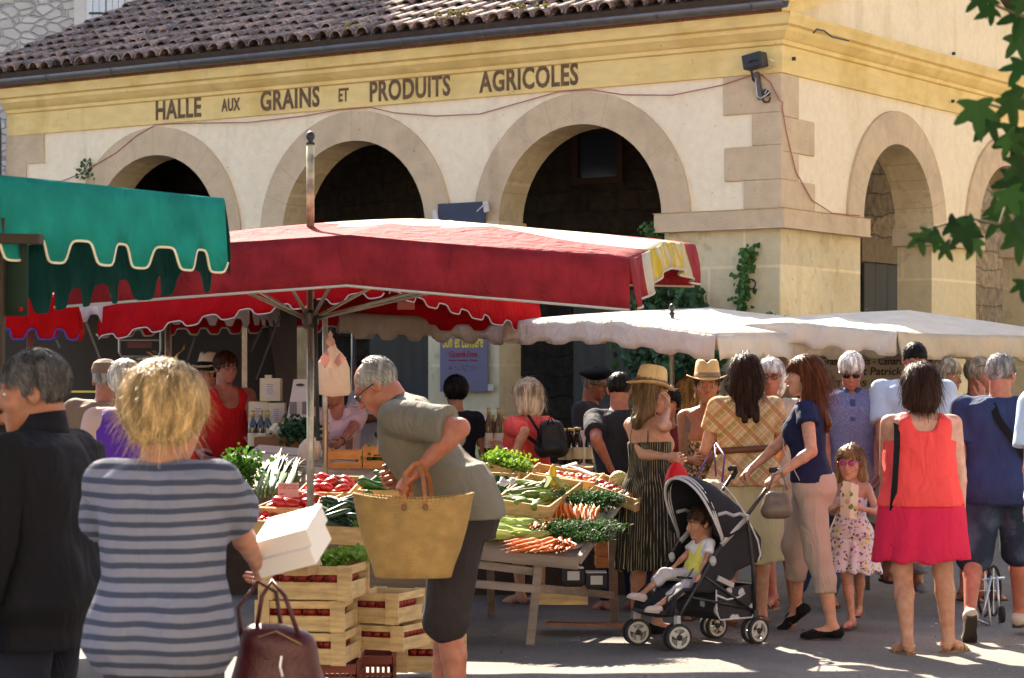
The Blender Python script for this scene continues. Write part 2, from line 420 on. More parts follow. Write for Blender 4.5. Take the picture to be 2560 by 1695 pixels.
class Person:
    def __init__(s, label, px, d, H=1.7, yaw=0, fem=False, fat=1.0, lean=0, side=0, twist=0, head=(0,0,0), hs=1.0,
                 handR=None, handL=None, elbR=None, elbL=None, footR=None, footL=None, tone='mid', hip=None, res=1.0,
                 curlR=.45, curlL=.45, palmR=None, palmL=None, belly=0.0, group=None, hdirR=None, hdirL=None, kneeR=None, kneeL=None, z0=0.0, arm=1.0, neck=.8, footyR=0, footyL=0, tipR=0, tipL=0, wid=1.0, name='person'):
        s.t = T(name, label, 'person', (GX(px, d), d, z0), R_(yaw), group)
        s.yaw = R_(yaw); s.org = A(GX(px, d), d, z0); s.res = res
        hh = .245*hs; k = s.k = (H - hh)/(1.70 - .245); s.hs = hs; s.H = H; s.fem = fem; s.fat = fat; s.tone = skin(tone)
        s.wid = wid
        hipz = hip if hip is not None else .93*k; s.hipz = hipz
        s.lean = R_(lean)
        s.Rt = rz_(R_(twist)) @ rx(-s.lean) @ ry(R_(side)); s.to = A(0, 0, hipz + .05*k)
        s.hipc = A(0, 0, hipz)
        ty = lambda v: s.to + s.Rt @ (A(*v)*k)
        s.ty = ty
        sw = (.165 if fem else .19)*(.5 + .5*fat)*wid
        if fem:
            hw = [.145,.187,.172,.135,.146,.155,.160,.085]; r = [.095,.112,.104,.086,.093,.094,.070,.045]
        else:
            hw = [.135,.170,.160,.148,.165,.182,.180,.09]; r = [.09,.105,.102,.098,.108,.110,.078,.048]
        s.zs = A(-.17,-.10,-.01,.12,.24,.34,.415,.455)*k
        yo = A(-.012,-.018,-.008,.004,.008,.004,-.012,-.014)*k
        bl = A(0,.3,.8,1,.6,.2,0,0)*belly
        s.hw = A(*hw)*k*(fat*.8+.2)*wid; s.r = A(*r)*k*(fat*.7+.3) + bl*.5; s.yo = yo + bl*.5
        ff = max(fat - 1.1, 0); s.hw = s.hw*A(1,1,1.0,1+.75*ff,1+.35*ff,1,1,1); s.r = s.r*A(1,1,1+.15*ff,1+.4*ff,1+.2*ff,1,1,1)
        s.hw = np.maximum(s.hw, s.r)
        s.S = {1: ty((sw, -.01, .395)), -1: ty((-sw, -.01, .395))}
        s.neck = ty((0, -.012, .43)); 
        hr = rz_(R_(head[0])) @ rx(-R_(head[1])) @ ry(R_(head[2]))
        s.Rh = hr; up = nrm(s.Rt @ A(0,0,1)*.6 + A(0,0,1)*.4)
        nl = .105*k*neck
        s.hc = s.neck + up*nl + (s.Rt @ A(0,.012,0)) + s.Rh @ A(0, .012, .085)*hs
        s.h = lambda x, y, z: s.hc + s.Rh @ (A(x, y, z)*hs)
        l1, l2 = .285*k*arm, .245*k*arm
        s.E = {}; s.W = {}; s.hd = {}; s.curl = {1: curlR, -1: curlL}
        for sg, hnd, elb in ((1, handR, elbR), (-1, handL, elbL)):
            t = s.loc(hnd) if hnd is not None else A(sg*(sw/ k + .085)*k + s.S[sg][0]*0, .03, hipz - .10*k) + (s.S[sg]*A(0,1,0)*.5)
            pole = A(*elb) if elb is not None else A(sg*.35, -1, -.2)
            s.E[sg], s.W[sg] = ik(s.S[sg], t, l1, l2, pole)
            hd = hdirR if sg == 1 else hdirL
            s.hd[sg] = nrm(A(*hd)) if hd is not None else nrm(s.W[sg] - s.E[sg])
        s.palm = {1: A(*palmR) if palmR is not None else A(-1, .25, 0), -1: A(*palmL) if palmL is not None else A(1, .25, 0)}
        s.Hj = {sg: A(sg*.09*k*(.6+.4*fat), -.005, hipz) for sg in (1, -1)}
        s.K = {}; s.An = {}; s.fy = {1: R_(footyR), -1: R_(footyL)}; s.tip = {1: R_(tipR), -1: R_(tipL)}
        for sg, ft, kn in ((1, footR, kneeR), (-1, footL, kneeL)):
            t = s.loc(ft) if ft is not None else A(sg*.10*k, -.02, .075*k)
            pole = A(*kn) if kn is not None else A(sg*.12, 1, 0)
            s.K[sg], s.An[sg] = ik(s.Hj[sg], t, .44*k, .42*k, pole)
        s.lf = (.6 + .4*fat)
    def loc(s, w):
        """world point -> the person's own frame"""
        w = A(*w) - s.org; return rz_(-s.yaw) @ w
    def leg_prims(s, e=0.0, frac=2.0, flare=0.0, flat=None, k=.018):
        out = []; kk = s.k; f = s.lf
        for sg in (1, -1):
            a, b, c = s.Hj[sg], s.K[sg], s.An[sg]
            if frac < 1: b2 = a + (b-a)*frac
            else: b2 = b
            rk = (.054*kk*f + e + flare*min(frac, 1)); rt = .082*kk*f + e
            rb = rt + (rk - rt)*min(frac, 1)
            out.append(('u', f_cone(a - A(0, 0, .0), b2, rt, rb + (flare if frac < 1 else 0), flat if frac < 1 else None), k))
            if frac > 1:
                c2 = b + (c-b)*min(frac-1, 1)
                if frac >= 1.35 and e < .03:
                    cm = b + (c-b)*.32 + nrm(np.cross(A(1,0,0), c-b))*(-.012)*kk*0 + A(0, -.014*kk, 0)
                    out.append(('u', f_cone(b, cm, rk*.96, .051*kk*f + e), k))
                    if frac >= 2: out.append(('u', f_cone(cm, c, .051*kk*f + e, .031*kk*f + e + flare, flat), k))
                    else: out.append(('u', f_cone(cm, c2, .051*kk*f + e, (.040*kk*f) + e + flare, flat), k))
                else:
                    out.append(('u', f_cone(b, c2, rk, .045*kk*f + e + flare, flat), k))
        return out
    def arm_prims(s, e=0.0, frac=2.0, flat=None, k=.02, sides=(1,-1), flare=0.0):
        out = []; kk = s.k; f = .55 + .45*s.fat; g = .88 if s.fem else 1.0
        for sg in sides:
            a, b, c = s.S[sg], s.E[sg], s.W[sg]
            b2 = a + (b-a)*min(frac, 1)
            ra = .052*kk*f*g + e; rb = .039*kk*f*g + e
            out.append(('u', f_cone(a, b2, ra, ra + (rb-ra)*min(frac, 1) + (flare if frac < 1 else 0), flat if frac <= 1 else None), k))
            if frac > 1:
                c2 = b + (c-b)*min(frac-1, 1)
                m = b + (c2-b)*.25
                out.append(('u', f_cone(b, m, rb, .039*kk*f*g + e), k*.6)); out.append(('u', f_cone(m, c2, .039*kk*f*g + e, .0245*kk*(.7+.3*f)*g + e, flat), k*.6))
        return out
    def torso(s, e=0.0, z0=None, z1=None, flare=0.0, rot=True):
        zs, hw, r, yo = s.zs, s.hw + e, s.r + e, s.yo
        if z0 is not None:
            zz = np.unique(np.concatenate([np.linspace(z0, z1 if z1 is not None else zs[-1], 12), zs[(zs > z0)]]))
            hw = np.interp(zz, zs, hw) + flare*np.clip((.12*s.k - zz)/(.3*s.k), 0, 2); r = np.interp(zz, zs, r) + flare*.7*np.clip((.12*s.k - zz)/(.3*s.k), 0, 2); yo = np.interp(zz, zs, yo); zs = zz
        # below the waist the column follows the (upright) pelvis, above it the leaning spine
        if abs(s.lean) < .06:
            return [('u', f_loft(s.to, s.Rt, zs, hw, r, yo), .03)]
        up = zs >= -.03*s.k; dn = zs <= .14*s.k; out = []
        if up.sum() > 1: out.append(('u', f_loft(s.to, s.Rt, zs[up], hw[up], r[up], yo[up]), .05))
        if dn.sum() > 1: out.append(('u', f_loft(s.to, rx(-s.lean*.25), zs[dn], hw[dn], r[dn], yo[dn]), .05))
        return out
    def bust(s, e=0.0):
        if not s.fem or s.k < .8: return []
        k = s.k
        return [('u', f_ell(s.ty((sg*.072, .085 + .02*(s.fat-1), .265)), A(.066,.055,.062)*k + e, s.Rt), .04) for sg in (1, -1)]
    def butt(s, e=0.0):
        k = s.k
        return [('u', f_ell(s.hipc + A(sg*.075*k, -.055*k, -.005*k), A(.082,.075,.09)*k*(.5+.5*s.fat) + e), .05) for sg in (1, -1)]
    def build(s, feet='skin', nolegs=False, ear=True):
        k, hs = s.k, s.hs; far = s.res
        pr = s.torso() + s.bust() + s.butt() + s.leg_prims() + s.arm_prims()
        pr = pr[:1] + pr[1:]
        nt_ = s.h(0, -.028, -.05); nr = (.047 if s.fem else .056)*(.6+.4*hs)*(.7+.3*s.fat)
        neck = [('u', f_cone(s.neck - (s.Rt @ A(0,0,.03)), nt_, nr*1.12, nr), .02)]
        for sg in (1, -1): pr.append(('u', f_cone(s.neck - s.Rt @ A(0,0,.01)*k, s.S[sg]*.8 + s.neck*.2 + s.Rt @ A(0,0,.012)*k, .045*k, .035*k), .03))
        feetp = []
        for sg in (1, -1):
            an = s.An[sg]; fr = rz_(-sg*R_(10) + s.fy[sg]) @ rx(s.tip[sg]); b = lambda x, y, z, an=an, fr=fr: an + fr @ (A(x, y, z)*k)
            s.__dict__.setdefault('fb', {})[sg] = (b, fr)
            feetp += [('u', f_ell(b(0, -.025, -.042), A(.032,.04,.034)*k), .01), ('u', f_cone(b(0,-.01,-.01), b(0,.09,-.048), .034*k, .026*k), .02), ('u', f_cone(b(.0,.09,-.05), b(0,.15,-.058), .036*k, .022*k), .02),
                      ('u', f_ell(b(-.022*sg,.165,-.062), A(.014,.022,.012)*k), .008), ('u', f_ell(b(.012*sg,.155,-.062), A(.024,.02,.011)*k), .008)]
        pr += neck + feetp
        parts = [solid(pr, .0125*far)]
        # head
        h = s.h; Rh = s.Rh
        E = lambda x, y, z, a, b, c, kk=.02: ('u', f_ell(h(x, y, z), A(a, b, c)*hs, Rh), kk*hs)
        C = lambda p, q, a, b, kk=.01: ('u', f_cone(h(*p), h(*q), a*hs, b*hs), kk*hs)
        hp = [E(0,-.012,.032,.073,.091,.083), E(0,.028,-.02,.060,.062,.075,.03), E(0,.040,-.062,.047,.048,.046,.03), E(0,.068,-.093,.022,.020,.018,.02),
              C((-.034,.072,.030), (.034,.072,.030), .013, .013, .015), C((0,.088,.012), (0,.108,-.022), .007, .0115, .010), E(0,.103,-.028,.016,.012,.009,.006),
              E(.036,.062,-.022,.022,.022,.02,.02), E(-.036,.062,-.022,.022,.022,.02,.02), E(0,.086,-.052,.022,.012,.008,.006), E(0,.083,-.062,.019,.012,.008,.006)]
        if ear: hp += [('u', f_ell(h(sg*.074,-.006,-.004), A(.009,.020,.031)*hs, Rh @ rz_(sg*.35)), .006) for sg in (1,-1)]
        if ear: hp += [('s', f_ell(h(sg*.082,-.001,.0), A(.006,.010,.016)*hs, Rh @ rz_(sg*.35)), .005) for sg in (1,-1)]
        hp += [('s', f_ell(h(sg*.031,.092,.009), A(.015,.012,.009)*hs, Rh), .012*hs) for sg in (1,-1)]
        hp += neck
        lo = h(0,0,0) - .15*hs; hi = h(0,0,0) + .15*hs
        parts.append(solid(hp, .0065*far*(.4+.6*hs), lo=lo, hi=hi))
        for sg in (1, -1):
            hps, c = hand_prims(s.W[sg], s.hd[sg], s.palm[sg], k*(.93 if s.fem else 1.03)*(.8+.2*hs), s.curl[sg], thumb=sg*HT)
            parts.append(solid(hps, .0052*far))
        s.body = mesh_np('body', parts, s.tone, s.t.e)
        # eyes and mouth
        for sg in (1, -1):
            mb = MB(); mb.ball(h(sg*.031,.0765,.008), A(.0125,.0085,.0060)*hs, 10, 6, Matrix(Rh.tolist())); mb.cur = 1
            mb.ball(h(sg*.031,.0825,.008), A(.0055,.004,.0055)*hs, 8, 5, Matrix(Rh.tolist()))
            s.t.part('eye', mb, [mat('eye_white', (.55,.5,.47), .3), mat('iris', (.03,.02,.015), .2)], smooth=True, local=True)
            mb = MB(); mb.tube([h(sg*.014,.0865,.0255), h(sg*.031,.0865,.031), h(sg*.048,.0745,.027)], [.0022*hs,.0036*hs,.0016*hs], 6)
            s.t.part('eyebrow', mb, mat('brow', (.07,.045,.03), .8), smooth=True, local=True)
        mb = MB(); mb.tube([h(-.024,.0865,-.055), h(-.008,.0965,-.0545), h(.008,.0965,-.0545), h(.024,.0865,-.055)], [.0015*hs,.0045*hs,.0045*hs,.0015*hs], 8)
        mb.tube([h(-.020,.085,-.061), h(0,.0945,-.0635), h(.020,.085,-.061)], [.002*hs,.005*hs,.002*hs], 8)
        s.t.part('lips', mb, mat('lips', (.42,.13,.11), .45), smooth=True, local=True)
        return s
    # ---------------- clothes
    def cloth(s, name, prims, m, wr=.006, h=None, seed=1, f=1.0, label=None):
        o = mesh_np(name, [solid(prims, (h or .0115)*s.res, wrinkle(wr, f, seed))], m, s.t.e)
        if label: o['label'] = label
        return o
    def top(s, m, sleeve=.55, hem=None, e=.016, flare=0.0, tank=None, vneck=0, name='shirt', scoop=(.075,.05), wr=.008, seed=1, sflare=.012, f=1.0, bare=None, collar=None):
        k = s.k; hem = (.86*k if hem is None else hem)
        pr = s.torso(e, z0=min((hem - s.to[2]) - .02, -.05), flare=flare)
        pr += s.bust(e*.8)
        if hem < .92*k*s.hipz/(.93*k): pr += s.butt(e*1.1 + .006)
        if sleeve: pr += s.arm_prims(e*.9, sleeve, 1, .02, flare=sflare)
        else: pr += [('u', f_cone(s.S[g], s.S[g] + (s.E[g] - s.S[g])*.12, .05*k, .045*k), .02) for g in (1, -1)]
        if sleeve or tank is None:
            for sg in (1, -1): pr.append(('u', f_cone(s.neck + s.Rt @ A(0,0,-.015)*k, s.S[sg]*.85 + s.neck*.15 + s.Rt @ A(0,0,.008)*k, .045*k + e*.5, .037*k + e*.5), .03))
        Ri = s.Rt.T
        def tz(X, Y, Z): px, py, pz = X - s.to[0], Y - s.to[1], Z - s.to[2]; return (Ri[0,0]*px + Ri[0,1]*py + Ri[0,2]*pz, Ri[1,0]*px + Ri[1,1]*py + Ri[1,2]*pz, Ri[2,0]*px + Ri[2,1]*py + Ri[2,2]*pz)
        if tank is not None:
            zt, sx, sw = tank
            def cut(X, Y, Z):
                x, y, z = tz(X, Y, Z)
                if sw > .02:
                    ax = np.abs(x)/k; up = zt - .06*(y > 0) + .14*np.clip(ax/(sx - sw*.6), 0, 1.5)**4
                    return np.maximum(z - up*k, np.where(z > (zt-.05)*k, (ax - sx - sw)*k, -.3))
                return np.maximum(np.minimum(z - zt*k, np.abs(np.abs(x) - sx*k) - sw*k), z - .47*k)
            pr.append(('i', cut, 0))
            if sw > .02:
                for sg in (1, -1): pr.append(('s', f_ell(s.S[sg] + s.Rt @ A(sg*.01,0,.01)*k, A(.075,.12,.085)*k, s.Rt), .01))
        else:
            pr.append(('s', f_ell(s.neck + s.Rt @ A(0,.02,.03)*k, A(scoop[0], scoop[0]*1.0, scoop[1])*k, s.Rt), .004))
            if vneck: pr.append(('s', f_ell(s.neck + s.Rt @ A(0,.09,-.0)*k, A(.05,.08,vneck)*k, s.Rt), .004))
        if bare is not None:      # open back
            zt = bare
            def cutb(X, Y, Z):
                x, y, z = tz(X, Y, Z); return np.minimum(z - zt*k, -(y + .0))
            pr.append(('i', cutb, 0))
        pr.append(('i', lambda X, Y, Z: hem - Z, 0))
        o = s.cloth(name, pr, m, wr, seed=seed, f=f)
        if collar:
            mb = MB(); n = 14; rows = []
            for q in range(3):
                row = []
                for i in range(n+1):
                    a = math.pi/2 + .35 + (2*math.pi - .7)*i/n
                    rr = (.058, .066, .085)[q]*k; zz = (.018, .046, .014)[q]*k
                    row.append(V(s.neck + s.Rt @ A(math.cos(a)*rr, math.sin(a)*rr*1.05 + .008, zz)))
                rows.append(row)
            mb.grid(rows); s.t.part('collar', mb, collar, o, True, True, solid=.004)
        return o
    def pants(s, m, frac=2.0, e=.014, flare=.006, waist=None, name='trousers', wr=.009, seed=3, f=.8, hf=0.0):
        k = s.k; w = waist if waist is not None else s.hipz + .07*k
        pr = s.torso(min(e, .009), z0=-.185*k) + s.butt(min(e, .011)) + s.leg_prims(e, frac, flare, 1, .018)
        pr.append(('i', lambda X, Y, Z: Z - w, 0))
        # keep the column of the torso from closing between the legs too low
        return s.cloth(name, pr, m, wr, seed=seed, f=f)
    def skirt(s, m, hem, top=None, w0=None, w1=.24, d1=.19, name='skirt', wr=.008, seed=5, f=.9, folds=0.0, nf=9):
        k = s.k; zt = top if top is not None else s.hipz + .1*k
        z0 = zt - s.to[2]; zb = hem - s.to[2]
        zz = np.linspace(zb, z0, 14); hipz_ = -.1*k
        hw = np.interp(zz, s.zs, s.hw) + .014; r = np.interp(zz, s.zs, s.r) + .014; yo = np.interp(zz, s.zs, s.yo)
        t = np.clip((hipz_ - zz)/(hipz_ - zb + 1e-6), 0, 1)
        hw = np.where(zz < hipz_, (np.interp(hipz_, s.zs, s.hw) + .018)*(1-t) + w1*k*t, hw); r = np.where(zz < hipz_, (np.interp(hipz_, s.zs, s.r) + .02)*(1-t) + d1*k*t, r)
        base = f_loft(s.to, np.eye(3), zz, hw, r, yo); f0 = base[0]; zc = s.to[2]
        def fn(X, Y, Z):
            d = f0(X, Y, Z)
            if folds:
                a = np.arctan2(Y, X); tt = np.clip((zt - Z)/(zt - hem + 1e-6), 0, 1)
                d = d + folds*tt*np.sin(a*nf + 1.3*np.sin(a*3) + 2*tt)
            return d
        pr = [('u', (fn, base[1], base[2]), .01)]
        if top is None or zt > s.hipz: pr += [('u', p[1], .03) for p in s.butt(.012)]
        inner = f_loft(s.to, np.eye(3), zz[:7] - .03, hw[:7] - .02, r[:7] - .02, yo[:7])
        pr.append(('s', inner, .004)); pr.append(('i', lambda X, Y, Z: hem + .012*np.sin(9*X + 5*Y) - Z, 0)); pr.append(('i', lambda X, Y, Z: Z - zt, 0))
        return s.cloth(name, pr, m, wr, seed=seed, f=f)
    def shoes(s, kind, m, m2=None):
        k = s.k; m2 = m2 or m
        for sg in (1, -1):
            b, fr = s.fb[sg]
            if kind in ('flat', 'sneaker'):
                g = .010 if kind == 'sneaker' else .006; hgt = .02 if kind == 'sneaker' else -.012
                pr = [('u', f_ell(b(0,-.028,-.038), A(.036,.045,.036)*k + g*.6), .02), ('u', f_cone(b(0,0,-.03), b(0,.10,-.05), .036*k + g*.5, .033*k + g*.4), .03), ('u', f_ell(b(0,.14,-.058), A(.042,.05,.022)*k + g*.4), .03)]
                n = fr @ A(0, 0, 1); c0 = b(0, .02, hgt); c1 = b(0, .06, -.076)
                if kind == 'flat': pr.append(('s', f_ell(b(0,.035,.0), A(.045,.085,.042)*k), .008))
                else: pr.append(('i', lambda X, Y, Z, n=n, c=b(0,0,.018): ((X-c[0])*n[0] + (Y-c[1])*n[1] + (Z-c[2])*n[2]), 0))
                pr.append(('i', lambda X, Y, Z, n=n, c=c1: -((X-c[0])*n[0] + (Y-c[1])*n[1] + (Z-c[2])*n[2]), 0))
                o = mesh_np('shoe', [solid(pr, .008*s.res)], m, s.t.e)
            else:
                o = None
            mb = MB(); th = {'flat': .006, 'sneaker': .022, 'sandal': .018}[kind]*k
            outl = [(-.03,-.055), (.03,-.055), (.036,-.01), (.034,.05), (.044,.11), (.042,.155), (.022,.19), (-.012,.192), (-.036,.165), (-.042,.115), (-.034,.05), (-.036,-.01)]
            z1 = -.066; z0_ = z1 - th/k
            n = len(outl); vs = [V(b(x, y, z1)) for x, y in outl] + [V(b(x, y, z0_)) for x, y in outl]
            mb.add(vs, [tuple(range(n)), tuple(range(2*n-1, n-1, -1))] + [(i, i+n, (i+1) % n + n, (i+1) % n) for i in range(n)])
            if o is not None: s.t.part('sole', mb, m2, o, local=True)
            else:
                o = s.t.part('sandal', mb, m2, local=True)
                mb = MB()
                for y0, rr in ((.085, .041), (.125, .042)):
                    mb.tube([b(rr*math.cos(a), y0, -.07 + (.062 - .1*y0*2)*math.sin(a)) for a in np.linspace(-.1, math.pi+.1, 9)], .0055*k, 6)
                mb.tube([b(.036*math.cos(a)*1.0, -.01 - .055*math.sin(a), -.02 - .01*math.sin(a)) for a in np.linspace(-.2, math.pi+.2, 9)], .005*k, 6)
                s.t.part('strap', mb, m, o, True, True)
    # ---------------- hair
    def hair(s, style, col, L=.25, n=900, vol=.012, seed=2, curl=0.0, w=.0016, front=.0, top=True, part=0.0, bald=False, bk=None):
        hs = s.hs; h = s.h; Rh = s.Rh; m = hairmat(col, HAIR[col]); pr = []
        hx, hy, hz = .077+vol, .095+vol, .087+vol
        pr.append(('u', f_ell(h(0,-.014,.034), A(hx,hy,hz)*hs, Rh), .02))
        bk = bk if bk is not None else {'short': -.075, 'crop': -.06, 'bob': -.13, 'long': -.12, 'bun': -.07}[style]
        if style == 'bob':
            pr += [('u', f_ell(h(0,-.045,-.05), A(.09+vol*.5,.062+vol*.4,.10)*hs, Rh), .03)]
            pr += [('u', f_cone(h(sg*.072,-.01,.0), h(sg*.074,-.005,-L*.45), .022*hs, .026*hs), .03) for sg in (1,-1)]
        if style == 'long':
            bx = s.Rt @ A(0,-1,0)*.035
            e1 = h(0,-.05,-.10); e2 = s.neck - A(0,0,max(L-.2, .02)) + s.Rt @ A(0,-.11,0)*s.k
            for ox in (-.055, -.02, .02, .055):
                q = Rh @ A(ox, 0, 0)*hs
                pr += [('u', f_cone(h(ox,-.06,-.02), e1 + q*1.15, .045*hs, .036*hs), .03), ('u', f_cone(e1 + q*1.15, e2 + q*1.0 + A(0,0,.02*math.sin(ox*90)), .034*hs, .020*hs), .03)]
            pr += [('u', f_cone(h(sg*.066,-.012,.02), h(sg*.082,-.02,-.12), .022*hs, .028*hs), .03) for sg in (1,-1)]
        if style == 'bun':
            pr.append(('u', f_ell(h(0,-.085,.105), A(.035,.035,.032)*hs, Rh), .01))
        Ri = Rh.T/hs; c = s.hc
        def toh(X, Y, Z):
            px, py, pz = X - c[0], Y - c[1], Z - c[2]
            return [Ri[i,0]*px + Ri[i,1]*py + Ri[i,2]*pz for i in range(3)]
        def rule(x, y, z):    # >0 where hair grows
            v = np.where(z > .03, (.070 + front - y) + (z - .03)*1.9, .032 + front*.5 - y)
            if style in ('short', 'crop', 'bun'):
                v = np.minimum(v, z - bk + .0); v = np.minimum(v, np.where(y > -.03, z + .012 + .0*y, 1))
                if bald: v = np.minimum(v, np.maximum(np.abs(x) - .05, -(y + .02)) + np.where(z < .04, 1, 0))
            return v
        pr.append(('i', lambda X, Y, Z: -rule(*toh(X, Y, Z)).astype(np.float32)*.7*hs, 0))
        _w = wrinkle(.008*hs, 2.2, seed)
        def lump(X, Y, Z):
            x, y, z = toh(X, Y, Z); a = np.arctan2(y + .014, x + 1e-6)
            r = np.sin(a*23 + 3*np.sin(a*5 + z*14) + seed) * .0026 + np.sin(a*47 + 4*np.sin(z*20 + a*3)) * .0013
            return (r*hs).astype(np.float32) + (_w(X, Y, Z) if curl > .1 else 0)
        o = mesh_np('hair', [solid(pr, .0065*s.res*(.4+.6*hs), lump)], m, s.t.e)
        # strands
        rg = np.random.RandomState(seed); v = rg.normal(size=(n*3, 3)); v /= np.linalg.norm(v, axis=1)[:, None]
        p0 = v*A(hx-.004, hy-.004, hz-.004) + A(0,-.014,.034)
        p0 = p0[rule(p0[:,0], p0[:,1], p0[:,2]) > .004][:n]; K = 7
        if len(p0) == 0: return o
        crown = A(part, -.04, .125); cen = A(0,-.014,.034); R0 = A(hx, hy, hz)
        def nor(p): q = (p - cen)/R0**2; return q/(np.linalg.norm(q, axis=1)[:, None] + 1e-9)
        flow = p0 - crown; flow[:, 1] -= .02 + .06*(flow[:, 1] > 0)*(style != 'bun'); flow /= np.linalg.norm(flow, axis=1)[:, None] + 1e-6
        flow += rg.normal(size=flow.shape)*(.16 + curl*.8)
        Ls = L*rg.uniform(.55, 1.0, len(p0)); lng = style in ('long', 'bob')
        pts = [p0]; p = p0.copy(); wob = rg.uniform(0, 6, len(p0)); fly = (rg.uniform(size=len(p0)) < .04)[:, None]
        lift = rg.uniform(1.0, 1.07 + curl*.16, len(p0))[:, None]
        for i in range(K):
            st = (Ls/K)[:, None]; g = (.8 + 2.6*i/K) if lng else .25 + .35*i/K
            dd = flow + A(0, 0, -1)*g
            if curl: dd = dd + curl*np.stack([np.sin(wob + i*1.5), np.cos(wob*1.7 + i*1.4), np.sin(wob*2.3 + i*1.8)*.6], 1)*1.1
            q = (p - cen)/R0; l = np.linalg.norm(q, axis=1)[:, None]; n_ = nor(p); hug = (l < 1.12) & (p[:, 2:3] > (-.06 if lng else -.2))
            dd = np.where(hug, dd - n_*(dd*n_).sum(1)[:, None] + n_*fly*.5, dd)
            dd /= np.linalg.norm(dd, axis=1)[:, None] + 1e-6; p = p + dd*st
            q = (p - cen)/R0; l = np.linalg.norm(q, axis=1)[:, None]
            p = np.where(((l < lift) | (l < 1.1)) & (p[:, 2:3] > -.06) & ~fly, cen + q/l*lift*R0, p)
            if lng: fr = (p[:, 1] > .02 + front) & (p[:, 2] < .03); p[fr, 1] = .02 + front
            pts.append(p.copy())
        P_ = np.stack(pts, 1)                       # n,K+1,3
        nn = len(P_); side = np.cross(P_[:, 1] - P_[:, 0], P_[:, 0] - cen); side /= np.linalg.norm(side, axis=1)[:, None] + 1e-6
        side = side + rg.normal(size=side.shape)*.3
        taper = np.linspace(1, .25, K+1)[None, :, None]*w
        Lf = P_ - side[:, None]*taper/hs; Rg = P_ + side[:, None]*taper/hs
        W = np.stack([Lf, Rg], 2).reshape(nn, -1, 3)*hs          # (K+1)*2
        W = (W.reshape(-1, 3) @ Rh.T) + c
        q = np.array([[2*i, 2*i+1, 2*i+3, 2*i+2] for i in range(K)]); Q = (q[None] + (np.arange(nn)*(K+1)*2)[:, None, None]).reshape(-1, 4)
        so = mesh_np('strands', [(W, Q)], m, s.t.e); so.parent = o
        return o
    def shades(s, on=True, lens=(.01,.008,.01), frame=(.012,.01,.01), up=0.0, size=1.0, clear=False, name='sunglasses'):
        h = s.h; hs = s.hs; ml = mat('lens_%s' % str(lens), lens, .12, spec=.7); mf = mat('frame_%s' % str(frame), frame, .3)
        y0 = .097 - up*.35; z0 = .008 + up; mb = MB(); Rm = Matrix(s.Rh.tolist())
        for sg in (1, -1):
            if not clear: mb.ball(h(sg*.032*size, y0, z0), A(.026*size,.0045,.019*size)*hs, 14, 6, Rm)
        mb.cur = 1
        for sg in (1, -1):
            if clear: mb.tube([h(sg*.032 + .023*math.cos(a), y0 - .3*abs(.0), z0 + .015*math.sin(a)) for a in np.linspace(0, 2*math.pi, 13)], .0022*hs, 6)
            mb.tube([h(sg*.057*size, y0 - .004, z0 + .006), h(sg*.079, y0 - .04, z0 + .006), h(sg*.08, -.012, z0 + .002 - up*.3)], .0026*hs, 6)
        mb.tube([h(-.012, y0 + .003, z0 + .004), h(.012, y0 + .003, z0 + .004)], .0026*hs, 6)
        return s.t.part(name, mb, [ml, mf], smooth=True, local=True)
    def fedora(s, m, band, tilt=0, brim=.165, hgt=.115, r=.088, z=.065, name='hat', y=-.01):
        R = Matrix((s.Rh @ rx(R_(tilt))).tolist()); c = s.h(0, y, z); hs = s.hs; seg = 36; rows = []
        prof = [(brim, .004), (brim*.97, .0), (r*1.25, -.006), (r*1.02, .0), (r*.98, .03), (r*.93, hgt*.6), (r*.86, hgt*.88), (r*.70, hgt*.99), (r*.35, hgt*.97), (.002, hgt*.93)]
        mb = MB()
        for i, (rr, zz) in enumerate(prof):
            row = []
            for k in range(seg+1):
                a = 2*math.pi*k/seg; x = rr*math.cos(a)*.92; yy = rr*math.sin(a)*1.1; zq = zz
                if i < 3: zq += .016*(math.cos(2*a))*(rr/brim)**2 - .01*math.sin(a)*0
                if i >= 6: zq -= .022*math.exp(-(x/.022)**2) - .004; 
                if i >= 5 and yy > 0: x *= 1 - .32*(yy/.09)*(i/9)
                row.append(V(c) + R @ V((x*hs, yy*hs, zq*hs)))
            rows.append(row)
        mb.grid(rows); o = s.t.part(name, mb, m, smooth=True, local=True, solid=.004)
        if band is not None:
            mb = MB(); rows = []
            for zz, rr in ((.002, r*1.035), (.016, r*1.03), (.034, r*1.01)):
                rows.append([V(c) + R @ V((rr*math.cos(a)*.92*hs, rr*math.sin(a)*1.1*hs, zz*hs)) for a in np.linspace(0, 2*math.pi, seg+1)])
            mb.grid(rows); s.t.part('hat_band', mb, band, o, True, True, solid=.002)
        return o
    def watch(s, sg, m):
        a = s.W[sg]; d = nrm(s.W[sg] - s.E[sg]); mb = MB()
        x = nrm(np.cross(d, A(0,0,1))); y = np.cross(d, x); r = .031*s.k*(.8+.2*s.fat)
        c = a - d*.02
        mb.tube([c + x*r*math.cos(t) + y*r*math.sin(t) for t in np.linspace(0, 2*math.pi, 15)], .006*s.k, 6)
        s.t.part('wristband', mb, m, smooth=True, local=True)
HT = 1
